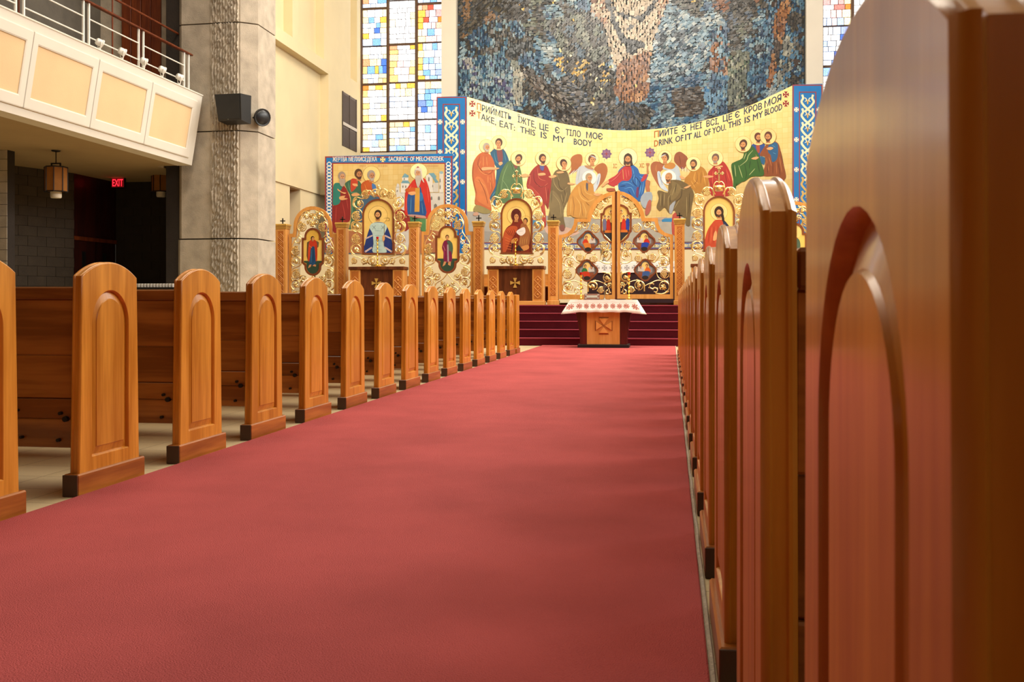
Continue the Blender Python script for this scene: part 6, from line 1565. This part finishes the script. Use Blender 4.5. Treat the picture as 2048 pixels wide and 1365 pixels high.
# ---- painted panel with four figures at the left
YP = PX(649, 320, XL + .06).y
def melch():
    Y = YP; a, b = PY(650, 313, Y), PY(905, 311, Y)
    t = thing('painted_panel', 'blue-bordered painted panel with three men and a priest in a red cloak', 'painting', ((a.x + b.x) / 2, Y, ZP))
    zb = PY(780, 507, Y).z
    MB().box(a.x, b.x, Y, Y + .10, zb, a.z).build('panel', MC('#0570b6', .5), t)
    def rect(P, xa, ya, xb, yb2, c): P.poly([(xa, ya), (xb, ya), (xb, yb2), (xa, yb2)], c)
    P = flat_paint(Y); r = '#96302c'
    rect(P, 650, 313, 905, 315.5, r); rect(P, 650, 313, 652.5, 506, r); rect(P, 902, 312, 904.5, 506, r); rect(P, 664, 325.5, 891, 506, r)
    P.build('painted_border', M['paint'], t, .0006, .001)
    MB().quad_box([PY(666.5, 505, Y - .006), PY(889, 505, Y - .006), PY(889, 505, Y), PY(666.5, 505, Y), PY(666.5, 328, Y - .006), PY(889, 328, Y - .006), PY(889, 328, Y), PY(666.5, 328, Y)]).build('gold_ground', M['leafgold'], t)
    fmp = lambda x, y: (lambda p: (p.x, p.z))(PY(x, y, Y)); ct = lambda a_, b_, o: Vector((a_, Y - o, b_))
    C = CV(500, 290, 4.265); W_ = MC('#ece6da', .5)
    for t_, x0, x1 in (('ЖЕРТВА', 705, 828), ('МЕЛХИСЕДЕКА', 843, 1083), ('SACRIFICE', 1183, 1347), ('OF', 1367, 1402), ('MELCHIZEDEK', 1417, 1653)):
        word(t, t_, C(x0, 142 - (x0 - 700) * .006), C(x1, 142 - (x1 - 700) * .006), 9.0, W_, fmp, ct, .004)
    P = flat_paint(Y); P.poly(cross_pattee(*C(1133, 125), 5.0, .6, .14), '#efd48c'); P.build('painted_cross', M['paint'], t, .0006, .004)
    P = flat_paint(Y)
    for x in (658.4, 897):
        y = 327
        while y < 500:
            for s in (-1, 1): P.stroke([(x, y - 3), (x + s * 4.4, y + 1.5), (x, y + 6.5)], 1.9, '#e8e4da', sm=3, taper=False)
            y += 6.8
    tag(P.build('painted_braid', M['paint'], t, .0002, .003), kind='stuff')
    # buildings behind the priest
    c2 = CV(770, 300, 7.582); P = flat_paint(Y)
    P.poly([(165, 660), (165, 560), (220, 560), (225, 650), (300, 640), (300, 940), (230, 1000), (180, 760)], '#cfccc2', 0, c2)
    P.poly([(690, 650), (890, 650), (890, 930), (690, 930)], '#cac6bc', 0, c2); P.poly([(240, 650), (240, 500), (360, 500), (380, 640)], '#d6d3ca', 0, c2)
    P.poly([(260, 420), (355, 420), (355, 480), (265, 480)], '#dcd9d0', 0, c2); P.poly([(245, 505), (270, 465), (350, 465), (385, 510)], '#6a98a8', 0, c2); P.poly([(258, 420), (300, 355), (360, 390), (358, 420)], '#6a98a8', 0, c2)
    P.poly([(620, 390), (690, 355), (720, 400), (730, 640), (640, 640)], '#d2cec4', 0, c2); P.poly([(660, 355), (740, 350), (780, 400), (770, 430), (815, 490), (770, 505), (720, 420)], '#6a98a8', 0, c2); P.poly([(730, 500), (815, 500), (815, 640), (730, 640)], '#c4c0b6', 0, c2)
    P.poly([(825, 350), (850, 325), (885, 350), (885, 650), (825, 650)], '#d0ccc2', 0, c2); P.ell(*c2(855, 345), 4, 3, '#8aa8b0', 10); P.poly([(175, 560), (185, 510), (215, 520), (225, 560)], '#c8c8c4', 0, c2)
    P.stroke([(160, 570), (235, 570)], .8, '#a8a49c', c2, sm=1); P.stroke([(690, 650), (890, 650)], .8, '#9c988e', c2, sm=1); P.stroke([(230, 655), (330, 655)], .8, '#9c988e', c2, sm=1)
    for x, y, w_, h in ((268, 735, 15, 30), (820, 730, 14, 28), (708, 730, 12, 26), (768, 850, 22, 36), (295, 440, 7, 14), (275, 555, 7, 18), (318, 555, 7, 18), (668, 440, 8, 32), (728, 545, 5, 18), (840, 460, 6, 30), (840, 560, 6, 30), (190, 620, 6, 14)):
        P.poly([(x - w_, y + h), (x - w_, y - h * .4), (x, y - h), (x + w_, y - h * .4), (x + w_, y + h)], '#74706a', 0, c2)
    allp = P.polys
    for sd in (0, 1):
        P.polys = [a_ for a_ in allp if (a_[0][0][0] > 838) == (sd == 1)]; P.build('painted_city', M['paint'], t, .0005, .008)
    c1 = CV(640, 300, 7.586)
    P = flat_paint(Y)     # left man
    P.poly([(205, 850), (200, 1230), (290, 1240), (400, 1110), (460, 1060), (465, 800), (440, 680), (380, 560), (300, 540), (300, 800)], '#861c1c', 3, c1); P.poly([(270, 500), (210, 530), (200, 700), (200, 830), (260, 835), (310, 790), (310, 640), (345, 560), (320, 520)], '#22786c', 3, c1)
    for L_ in ([(340, 800), (380, 1000), (360, 1100)], [(250, 870), (240, 1100)], [(400, 700), (430, 900)]): P.stroke(L_, 1.2, '#b8403a', c1)
    P.poly([(270, 590), (340, 640), (400, 650), (370, 670), (280, 620)], SK, 2, c1); P.poly([(300, 710), (390, 695), (370, 730), (430, 740), (350, 765), (300, 750)], SK, 2, c1)
    head(P, *c1(337, 400), 8.8, .35, '#98887c', '#a89888', '#c8946c'); P.poly([(300, 450), (385, 450), (370, 540), (340, 560), (310, 530)], '#a89a8c', 3, c1)
    P.build('painted_figure', M['paint'], t, .0006, .014)['label'] = 'grey-haired man in green and dark red'
    P = flat_paint(Y)     # middle man
    P.poly([(510, 440), (430, 470), (380, 520), (420, 620), (470, 740), (470, 1080), (430, 1200), (540, 1160), (560, 900), (650, 720), (640, 560), (610, 490), (560, 450)], '#35604a', 3, c1); P.poly([(480, 440), (560, 450), (570, 540), (480, 640), (465, 520)], '#b83c24', 3, c1)
    P.stroke([(430, 500), (470, 640), (560, 640)], 1.3, '#5c9478', c1); P.stroke([(500, 740), (490, 1000)], 1.3, '#5c9478', c1)
    P.poly([(490, 515), (560, 515), (575, 550), (520, 550)], SK, 2, c1); P.poly([(480, 670), (560, 650), (610, 690), (500, 705)], SK, 2, c1)
    head(P, *c1(590, 365), 9.6, .4, '#52341e', '#4c2c1a', '#b87c50')
    P.build('painted_figure', M['paint'], t, .0006, .009)['label'] = 'bearded man in a green cloak over red'
    P = flat_paint(Y)     # orange man with halo
    P.ell(*c1(785, 375), 17, 17, '#eed084', 24); P.ring(*c1(785, 375), 17, .6, '#b08838')
    P.poly([(720, 460), (660, 490), (625, 540), (640, 660), (700, 760), (900, 800), (900, 700), (800, 640), (800, 520), (760, 470)], '#b8541c', 3, c1); P.poly([(790, 515), (840, 530), (860, 600), (830, 640), (800, 600)], '#3c70b0', 2, c1)
    P.poly([(640, 700), (900, 720), (900, 1000), (560, 1100), (560, 900)], '#3a5a74', 3, c1)
    P.stroke([(680, 520), (720, 620), (800, 680)], 1.3, '#e08840', c1); P.poly([(760, 640), (810, 650), (830, 690), (770, 690)], SK, 2, c1)
    head(P, *c1(785, 385), 9.6, .4, '#9c948c', '#a8a098', '#b88460')
    P.build('painted_figure', M['paint'], t, .0006, .017)['label'] = 'haloed old man in orange'
    P = flat_paint(Y)     # priest
    P.ell(*c2(512, 330), 17, 16, '#f4e2a8', 24); P.ring(*c2(512, 330), 17, .5, '#c0a050')
    P.poly([(380, 1010), (620, 1020), (620, 1240), (390, 1180)], '#3f7048', 0, c2); P.poly([(560, 1240), (620, 1240), (620, 1040), (530, 1040)], '#4f8450', 0, c2)
    P.poly([(450, 450), (400, 500), (330, 600), (305, 700), (300, 950), (340, 1000), (560, 1040), (690, 1020), (700, 880), (690, 700), (650, 520), (590, 430)], '#c0281e', 3, c2)
    P.poly([(350, 680), (440, 660), (530, 560), (560, 640), (600, 800), (620, 1000), (380, 1000), (340, 900)], '#1c4c88', 3, c2); P.poly([(480, 680), (560, 650), (580, 740), (550, 780), (500, 740)], '#2470a8', 3, c2)
    P.poly([(460, 580), (530, 570), (525, 940), (450, 940)], '#c89438', 0, c2); P.poly([(340, 990), (400, 980), (600, 1000), (620, 1040), (480, 1020), (380, 1010)], '#b88c7c', 2, c2)
    P.poly([(310, 600), (380, 570), (460, 580), (440, 640), (340, 640)], '#b8541c', 3, c2); P.poly([(350, 650), (450, 630), (470, 670), (400, 690)], SK, 2, c2)
    for L_ in ([(400, 540), (370, 600)], [(640, 560), (670, 800)], [(330, 700), (320, 940)]): P.stroke(L_, 1.3, '#e4604c', c2)
    for L_ in ([(400, 720), (390, 960)], [(560, 800), (580, 980)]): P.stroke(L_, 1.4, '#4c88b8', c2)
    head(P, *c2(505, 345), 8.6, -.1, '#b8aca0', None, '#c8966c'); P.poly([(465, 400), (555, 400), (545, 480), (510, 580), (480, 520)], '#b4aa9e', 3, c2); P.poly([(470, 285), (500, 245), (530, 270), (560, 300), (570, 400), (600, 500), (560, 450), (545, 330), (460, 310)], '#d2c8bc', 2, c2); P.poly([(480, 275), (503, 248), (525, 272)], '#a03c30', 0, c2)
    P.build('painted_figure', M['paint'], t, .0006, .014)['label'] = 'white-bearded priest in a red cloak'
    P = flat_paint(Y)
    P.poly([(667, 470), (700, 462), (760, 468), (830, 460), (889, 466), (889, 505), (667, 505)], '#a86a44', 2); P.poly([(800, 440), (818, 452), (816, 500), (790, 500)], '#c8c4bc', 2); P.poly([(790, 420), (815, 425), (822, 455), (800, 462)], '#8c2420', 2)
    P.build('painted_ground', M['paint'], t, .0006, .007)
    # faint lettering beside the haloes
    for xa, xb, y in ((720, 732, 332), (757, 775, 332), (808, 821, 332), (850, 877, 332)):
        P = flat_paint(Y); x = xa
        while x < xb: P.stroke([(x, y - 2.2), (x + .6, y), (x, y + 2.2)], .7, '#c08a58', sm=1, taper=False); x += 2.1
        tag(P.build('faint_lettering', M['paint'], t, .0003, .008), kind='stuff')
    # lower wall under the panel
    struct(MB().box(XL - .2, b.x + .4, Y + .02, Y + .14, ZP, zb - .012).build('wall_niche', M['cream']), 'cream wall under the painted panel at the left', 'wall')
melch()
# ================================================================ STAINED GLASS
def glass_mat():
    m = bpy.data.materials.new('lit_stained_glass'); m.use_nodes = True
    N = m.node_tree.nodes; L = m.node_tree.links; b = N['Principled BSDF']
    oi = N.new('ShaderNodeObjectInfo'); tc = N.new('ShaderNodeTexCoord')
    nz = N.new('ShaderNodeTexNoise'); nz.inputs['Scale'].default_value = 9; nz.inputs['Detail'].default_value = 4
    sh = N.new('ShaderNodeVectorMath'); sh.operation = 'MULTIPLY_ADD'; sh.inputs[1].default_value = (9, 9, 9)
    cx_ = N.new('ShaderNodeCombineXYZ'); L.new(oi.outputs['Random'], cx_.inputs[0]); L.new(cx_.outputs[0], sh.inputs[0]); L.new(tc.outputs['Object'], sh.inputs[2]); L.new(sh.outputs[0], nz.inputs['Vector'])
    mr = N.new('ShaderNodeMapRange'); mr.inputs[1].default_value = .3; mr.inputs[2].default_value = .7; mr.inputs[3].default_value = .6; mr.inputs[4].default_value = 1.45; L.new(nz.outputs[0], mr.inputs[0])
    # hairline crackle of the thick glass
    vo = N.new('ShaderNodeTexVoronoi'); vo.feature = 'DISTANCE_TO_EDGE'; vo.inputs['Scale'].default_value = 9.0; L.new(sh.outputs[0], vo.inputs['Vector'])
    mv = N.new('ShaderNodeMapRange'); mv.inputs[1].default_value = .0; mv.inputs[2].default_value = .07; mv.inputs[3].default_value = .25; mv.inputs[4].default_value = 1.0; L.new(vo.outputs[0], mv.inputs[0])
    ml = N.new('ShaderNodeMath'); ml.operation = 'MULTIPLY'; L.new(mr.outputs[0], ml.inputs[0]); L.new(mv.outputs[0], ml.inputs[1])
    vm = N.new('ShaderNodeVectorMath'); vm.operation = 'SCALE'; L.new(oi.outputs['Color'], vm.inputs[0]); L.new(ml.outputs[0], vm.inputs['Scale'])
    L.new(vm.outputs[0], b.inputs['Emission Color']); b.inputs['Emission Strength'].default_value = 2.0
    b.inputs['Base Color'].default_value = (.05, .05, .05, 1); b.inputs['Roughness'].default_value = .2
    return m
M['glass'] = glass_mat()
WHT, PBL, BLU, DBL, AMB, ORG, RED, PNK, YEL = '#fdfaf6', '#ccdcf8', '#6ea0e0', '#3464c0', '#ecaa40', '#e07a2c', '#c84630', '#ecb8b0', '#fae0a0'
def gcol(u, v, rnd):
    """u 0..3 across the three lights, v = y on the photo"""
    c = int(u); f = u - c; r = rnd.random()
    if c == 0:
        if f < .14: return rnd.choice([ORG, AMB, AMB, YEL]) 
        if v < 14: return rnd.choice([BLU, PBL, WHT])
        if v < 66 and f > .68: return rnd.choice([AMB, YEL, AMB])
        if 38 < v < 66 and .45 < f < .62: return rnd.choice([RED, DBL])
        if v < 95: return rnd.choice([PBL, BLU, WHT, WHT, PBL]) if f > .1 else AMB
        if 120 < v < 165 and f > .55: return rnd.choice([DBL, BLU, AMB, YEL])
        if 136 < v < 165 and f < .5: return rnd.choice([BLU, PBL])
        if f > .82: return rnd.choice([AMB, YEL])
        if v < 165: return rnd.choice([WHT, WHT, YEL, PBL])
        if v < 182: return rnd.choice([AMB, YEL, BLU]) 
        if v < 242: return rnd.choice([WHT, WHT, WHT, YEL, PBL])
        return rnd.choice([BLU, PBL, WHT]) if f > .5 else rnd.choice([WHT, WHT, YEL])
    if c == 1:
        if v < 88: return YEL if (f < .12 or f > .9) else WHT
        if v < 165:
            if f < .25: return rnd.choice([ORG, AMB, AMB])
            if f > .86: return rnd.choice([AMB, YEL])
            if 118 < v < 150 and .3 < f < .8: return rnd.choice([PNK, RED, WHT]) if r < .7 else WHT
            return WHT
        if v < 192: return rnd.choice([AMB, AMB, YEL]) if .2 < f < .85 else WHT
        if v < 240: return rnd.choice([WHT, WHT, WHT, PBL])
        if v < 258: return rnd.choice([AMB, YEL, AMB])
        return rnd.choice([BLU, PBL, WHT, YEL, WHT, PBL]) if f < .45 or f > .8 else rnd.choice([WHT, YEL])
    if v < 10: return rnd.choice([PBL, BLU])
    if 16 < v < 52 and .3 < f < .52: return rnd.choice([RED, ORG])
    if (v < 22 or 50 < v < 60) and r < .5: return ORG
    if v < 60 and f > .85: return rnd.choice([ORG, RED])
    if v < 88: return rnd.choice([WHT, WHT, PBL, BLU, PNK]) if f > .2 else rnd.choice([YEL, AMB, WHT])
    if v < 165: return rnd.choice([AMB, YEL]) if f < .16 else (rnd.choice([BLU, DBL, PBL]) if f < .34 or v > 140 else rnd.choice([WHT, PBL, WHT, BLU]))
    if v < 190: return rnd.choice([AMB, YEL, BLU, WHT])
    if v < 232 and .1 < f < .5: return rnd.choice([DBL, BLU, DBL])
    if v < 240: return rnd.choice([WHT, PNK, WHT])
    return rnd.choice([WHT, PBL, BLU, WHT])
def window(nm, lab, xa, xb, seed, mirror=False):
    rnd = random.Random(seed); Y = YB + .04
    t = thing(nm, lab, 'window', ((xa + xb) / 2, Y, zs), kind='structure')
    W_ = xb - xa; k = W_ / 165.0; zpx = lambda v: PY(800, v, YB).z
    cols = [(0.018, .315), (.345, .66), (.69, .985)]
    bars = [[15, 167], [89, 242], [10, 163]]; thin = [[90, 242], [0, 165], [87, 240]]
    vtop = -62; vb = 303
    MB().box(xa, xb, Y + .05, Y + .07, zs, zt).build('lead_backing', M['lead'], t)
    fm = M['frame_lead']
    for xx0, xx1 in ((0, .018), (.315, .345), (.66, .69), (.985, 1)):
        MB().box(xa + W_ * xx0, xa + W_ * xx1, Y - .08, Y + .05, zs, zt).build('mullion', fm, t)
    MB().box(xa, xb, Y - .08, Y + .05, zs, zs + .035).build('frame_rail', fm, t)
    unit = bpy.data.meshes.new('glass_piece'); q = MB().box(-.5, .5, -.02, .02, -.5, .5); unit.from_pydata(q.v, [], q.f); unit.materials.append(M['glass'])
    n = 0; upper = MB()
    for ci, (c0, c1) in enumerate(cols):
        cc = (2 - ci) if mirror else ci
        lv = sorted([vtop] + [b for b in bars[cc]] + [vb]) 
        for bz in bars[cc] + [-62]:
            MB().box(xa + W_ * c0, xa + W_ * c1, Y - .06, Y + .05, zpx(bz) - .035, zpx(bz) + .035).build('cross_bar', fm, t)
        cuts = sorted(set(bars[cc] + thin[cc] + [vtop, vb]))
        for a, b in zip(cuts, cuts[1:]):
            rows = max(1, round((b - a) / 12.5)); 
            hs = [rnd.uniform(.7, 1.3) for _ in range(rows)]; S = sum(hs); va = a + 1.2
            for h in hs:
                vb_ = va + (b - a - 2.4) * h / S; kk = rnd.choice([3, 4, 4, 5]); ws = [rnd.uniform(.6, 1.4) for _ in range(kk)]; SW = sum(ws); ua = 0
                for w_ in ws:
                    ub = ua + w_ / SW; X0, X1 = xa + W_ * (c0 + (c1 - c0) * ua) + .012, xa + W_ * (c0 + (c1 - c0) * ub) - .012
                    z1, z0 = zpx(va) - .012, zpx(vb_) + .012
                    um = (ua + ub) / 2; col = gcol(cc + (1 - um if mirror else um) * .999, (va + vb_) / 2, rnd)
                    o = place('glass_piece', unit, t, ((X0 + X1) / 2, Y, (z0 + z1) / 2), (0, rnd.uniform(-.03, .03), 0), (X1 - X0, 1, z1 - z0)); cc_ = hx(col); wf = rnd.choice((0, 0, .12, .28)); o.color = tuple(cc_[i_] * (1 - wf) + .95 * wf for i_ in range(3)) + (1,); n += 1
                    ua = ub
                va = vb_
    # the part of the window far above the photo: larger panes
    z = zpx(-62) + .04
    while z < zt - .1:
        for c0, c1 in cols:
            o = place('glass_pane', unit, t, (xa + W_ * (c0 + c1) / 2, Y, z + .33), (0, 0, 0), (W_ * (c1 - c0) - .02, 1, .64)); o.color = hx(rnd.choice([WHT, PBL, YEL]))
        z += .68
    return t
M['frame_lead'] = mat('dark_bronze_bar', '#5a4230', .5)
window('window_1', 'tall stained glass window of white, blue and amber left of the mosaic', xw0, xw1, 3)
window('window_2', 'stained glass window right of the mosaic, mostly behind the near pew', xv0, xv1, 5, True)

# ================================================================ MOSAIC
def mosaic():
    Y = YB - .06; t = thing('mosaic', 'large dark blue and brown glass mosaic with a pale robed figure high behind the mural', 'mosaic', ((xm0 + xm1) / 2, Y, 4.0))
    za, zb = 4.6, 12.0
    MB().box(xm0, xm1, Y, Y + .04, za, zb).build('grout_bed', mat('dark_grout', '#33383c', .9), t)
    rnd = random.Random(11)
    def inside(x, y, P):
        c = False; j = len(P) - 1
        for i in range(len(P)):
            if (P[i][1] > y) != (P[j][1] > y) and x < (P[j][0] - P[i][0]) * (y - P[i][1]) / (P[j][1] - P[i][1]) + P[i][0]: c = not c
            j = i
        return c
    D_ = lambda L_: [(900 + a / 2.695, b / 2.695) for a, b in L_]
    PB = ['#2c5478', '#3a6a8c', '#5b88a4', '#1e3c5c', '#6f96ac', '#8fa8b0']; PG = ['#3e3a34', '#4a443c', '#2c2a28', '#56503f', '#625a50', '#3c4448']; PR = ['#94613a', '#a87348', '#7c4c2c', '#bb8a5c']
    PC = ['#c4b092', '#d0bea0', '#b8a488', '#dacbb0']; PGr = ['#6c7468', '#7c8474', '#58605a', '#8a8c7c']; PLB = ['#7ea0b4', '#9ab4c0', '#6488a0', '#b4c0c0']; PV = ['#4a5078', '#5c5c84', '#3a446c']
    regs = [  # polygons in enlarged-photo units, palette, tile angle
        (D_([(860, -420), (1120, -420), (1185, 0), (1150, 80), (1110, 200), (1085, 270), (1000, 300), (885, 360), (860, 250), (820, 120), (760, 60), (760, 0)]), None, 0),
        (D_([(900, 355), (1000, 300), (1085, 270), (1070, 440), (1085, 490), (1040, 550), (960, 560), (910, 540), (885, 490)]), PR, 85),
        (D_([(50, -60), (420, -60), (430, 100), (380, 120), (240, 110), (150, 160), (50, 220)]), PG + ['#3c4c5c', '#8c6c4c'], 40),
        (D_([(110, 150), (240, 110), (380, 120), (440, 200), (470, 330), (480, 420), (560, 380), (630, 440), (520, 450), (440, 380), (340, 330), (200, 290), (90, 300)]), PB + PG, 88),
        (D_([(190, 150), (330, 180), (330, 300), (240, 290), (180, 260)]), ['#5a4a3c', '#6c5844', '#4a3e34'], 80),
        (D_([(45, 330), (200, 295), (330, 320), (350, 560), (250, 560), (150, 530), (45, 510)]), PB + PLB + PV + ['#a8a8a4'], 90),
        (D_([(325, 330), (365, 335), (400, 430), (390, 580), (330, 570)]), ['#b0b0a4', '#9ca49c', '#c4c0b0'], 90),
        (D_([(365, 335), (420, 360), (520, 450), (620, 520), (700, 620), (760, 690), (600, 690), (560, 600), (470, 500), (400, 420)]), ['#6c6058', '#4a423c', '#8c8478', '#36302c'], -45),
        (D_([(400, 420), (470, 500), (560, 600), (590, 690), (480, 620), (390, 590)]), PB + PG, 60),
        (D_([(520, 450), (640, 430), (760, 520), (900, 560), (1060, 560), (1100, 600), (1060, 700), (760, 700), (640, 540)]), PG + ['#3c4c64', '#2c2824', '#6a6460'], 0),
        (D_([(480, 120), (760, 60), (830, 200), (870, 340), (760, 330), (600, 300), (560, 200)]), PGr + PG + ['#4a6478'], 55),
        (D_([(540, 300), (760, 320), (900, 380), (890, 480), (760, 500), (640, 430)]), PG + ['#2c3c50', '#cda550', '#e0c070'], 50),
        (D_([(1120, 90), (1250, 60), (1380, 180), (1400, 300), (1340, 400), (1080, 440), (1090, 250)]), PLB + ['#3c5468', '#54707c', '#283844'], 35),
        (D_([(1080, 440), (1400, 380), (1400, 470), (1200, 480), (1200, 640), (1100, 690), (1060, 560)]), PB + ['#54707c', '#3c4450'], 20),
        (D_([(1195, 480), (1350, 450), (1380, 560), (1360, 620), (1210, 640)]), ['#54483c', '#463c34', '#645648'], 0),
        (D_([(1350, 450), (1500, 400), (1500, 620), (1380, 610)]), PB + ['#3a7cb0', '#6c9cc0'], 75),
        (D_([(1400, 180), (1500, 120), (1505, 300), (1490, 440), (1400, 440)]), PB + PR, 85),
        (D_([(1500, 300), (1620, 280), (1600, 460), (1560, 560), (1500, 560)]), PGr + ['#a0a48c', '#5c705c'], 88),
        (D_([(1620, 230), (1740, 60), (1740, 260), (1700, 480), (1600, 540), (1580, 460)]), PB + ['#3c3c40'], 72),
        (D_([(1700, 240), (1760, 60), (1800, 0), (1840, 0), (1740, 460), (1680, 490)]), PR + ['#5c5048'], 75),
        (D_([(1790, 210), (1890, 180), (1830, 420), (1760, 480)]), ['#8a8c84', '#a0a090', '#4a7ca0', '#6c6c68'], 65),
        (D_([(1380, -60), (1700, -60), (1640, 100), (1520, 150), (1420, 60)]), PG + ['#3c5068', '#8c5c3c'], 30),
        (D_([(1640, -60), (1920, -60), (1910, 460), (1820, 480), (1760, 260)]), PG + PB + ['#4a3c34'], 80)]
    sash = [D_([(820, -40), (860, 0), (905, 130), (950, 210), (1045, 230), (1050, 250), (975, 300), (900, 190), (860, 80)]), D_([(860, 0), (900, 60), (960, 90), (1030, 90), (1090, 10), (1120, 0), (1100, 60), (1040, 110), (960, 105), (900, 80)]), D_([(1000, 130), (1060, 100), (960, 165), (945, 160)])]
    goldpts = [(600, 270), (610, 300), (650, 300), (590, 330), (680, 400), (700, 370), (730, 380), (750, 350), (760, 400), (800, 370), (830, 350), (850, 400), (790, 430), (830, 460), (860, 440), (770, 560), (780, 530), (720, 420), (640, 340), (380, 30), (395, 50), (560, 10), (660, 110), (1310, 10), (1000, 460), (930, 400), (810, 480), (870, 360)]
    goldpts = D_(goldpts)
    cx0, cy0 = 900 + 960 / 2.695, 520 / 2.695
    def pick(pal, x, y):
        v = noise.noise(Vector((x * .045, y * .035, len(pal) * 1.7))) * 1.1 + .5 + rnd.uniform(-.22, .22)
        return pal[min(len(pal) - 1, max(0, int(v * len(pal))))]
    def tile(x, y):
        for p in goldpts:
            if abs(p[0] - x) < 2.8 and abs(p[1] - y) < 3.2: return (rnd.choice(['#e8c04c', '#f4dc90', '#c8962c', '#fff0c0']), 10, 1)
        for pi_, (P_, pal, an) in enumerate(regs):
            if inside(x, y, P_):
                if pi_ == 0:
                    for S_ in sash:
                        if inside(x, y, S_): return (rnd.choice(['#3c3c3c', '#4a4c4c', '#2c3034']), 60, 0)
                    if x < 900 + 850 / 2.695 and y < 60 or x > 900 + 1120 / 2.695: return (rnd.choice(PC + PR), 70, 0)
                    return (rnd.choice(PC), 75 if x > 1265 else 100, 0)
                if pi_ == 9: an = -math.degrees(math.atan2(y - cy0, x - cx0))
                return (pick(pal, x, y), an, 0)
        f = noise.noise(Vector((x * .02, y * .02, 3.3)))
        an = 90 * noise.noise(Vector((x * .008, y * .008, 7))) + 30
        return (pick(PB + PLB if f > .12 else (PG + PGr if f < -.1 else PB + PG), x, y), an, 0)
    big = []; q = MB(); kx = PY(1201, 100, YB).x - PY(1200, 100, YB).x
    # tiles laid patchwise, stepping over the wall in world units; x, y are the photo units used by the cartoon
    stepx, stepz = 5.2 * kx, 4.4 * kx
    nX = int((xm1 - xm0) / stepx); nZ = int((zb - za) / stepz)
    def to_px(X, Z):
        dv = Vector((X, YB, Z - CAMZ)); zc = dv.y * cT - dv.x * sT; return (CX + F * (dv.x * cT + dv.y * sT) / zc, HY - F * dv.z / zc)
    for j in range(nZ):
        for i in range(nX):
            X = xm0 + stepx * (i + .5 + rnd.uniform(-.3, .3)); Z = za + stepz * (j + .5 + rnd.uniform(-.3, .3))
            x, y = to_px(X, Z); col, an, g = tile(x, y)
            L_ = kx * rnd.uniform(4.4, 8.0) * (.6 if g else 1); W_ = kx * rnd.uniform(3.0, 4.6) * (1.3 if g else 1)
            if rnd.random() < .12 and not g: L_ *= 1.25; W_ *= 1.5
            a = radians(an + rnd.uniform(-7, 7)); ca, sa = cos(a), sin(a)
            c = hx(col); v_ = rnd.uniform(.55, .88); c = (c[0] * v_, c[1] * v_, c[2] * v_, 1)
            off = rnd.uniform(.004, .022); tx, tz = rnd.uniform(-.05, .05), rnd.uniform(-.08, .12)
            if X - L_ * .5 < xm0 or X + L_ * .5 > xm1: continue
            big.append((L_ * W_, X, Z, L_, W_, a, c, off, tx, tz))
    order = sorted([b for b in big if b[2] < PY(1200, -5, YB).z], key=lambda b: -b[0])[:290]; ids = set(id(b) for b in order)
    for b in big:
        if id(b) in ids: continue
        _, X, Z, L_, W_, a, c, off, tx, tz = b; ca, sa = cos(a), sin(a); q.col = c
        def C_(u, v, o_): return (X + u * ca - v * sa, Y - o_ - u * tx - v * tz, Z + u * sa + v * ca)
        l, w_ = L_ * .5, W_ * .5; n0 = len(q.v)
        for (u, v, o_) in ((-l, -w_, 0), (l, -w_, 0), (l, w_, 0), (-l, w_, 0), (-l, -w_, off), (l, -w_, off), (l, w_, off), (-l, w_, off)): q.v.append(Vector(C_(u, v, o_))); q.c.append(c)
        for f in ((4, 5, 6, 7), (0, 1, 5, 4), (1, 2, 6, 5), (2, 3, 7, 6), (3, 0, 4, 7)): q.f.append([n0 + k for k in f])
    tag(q.build('mosaic_tiles', M['tess'], t, recalc=False), kind='stuff')
    u = MB().box(-.5, .5, -.5, .5, -.5, .5); me = bpy.data.meshes.new('mosaic_tile'); me.from_pydata(u.v, [], u.f); me.materials.append(M['tess_o'])
    for b in order:
        _, X, Z, L_, W_, a, c, off, tx, tz = b
        o = place('mosaic_tile', me, t, (X, Y - off * .5 - .004, Z), (tz, -a, -tx), (L_, off + .008, W_)); o.color = c
mosaic()
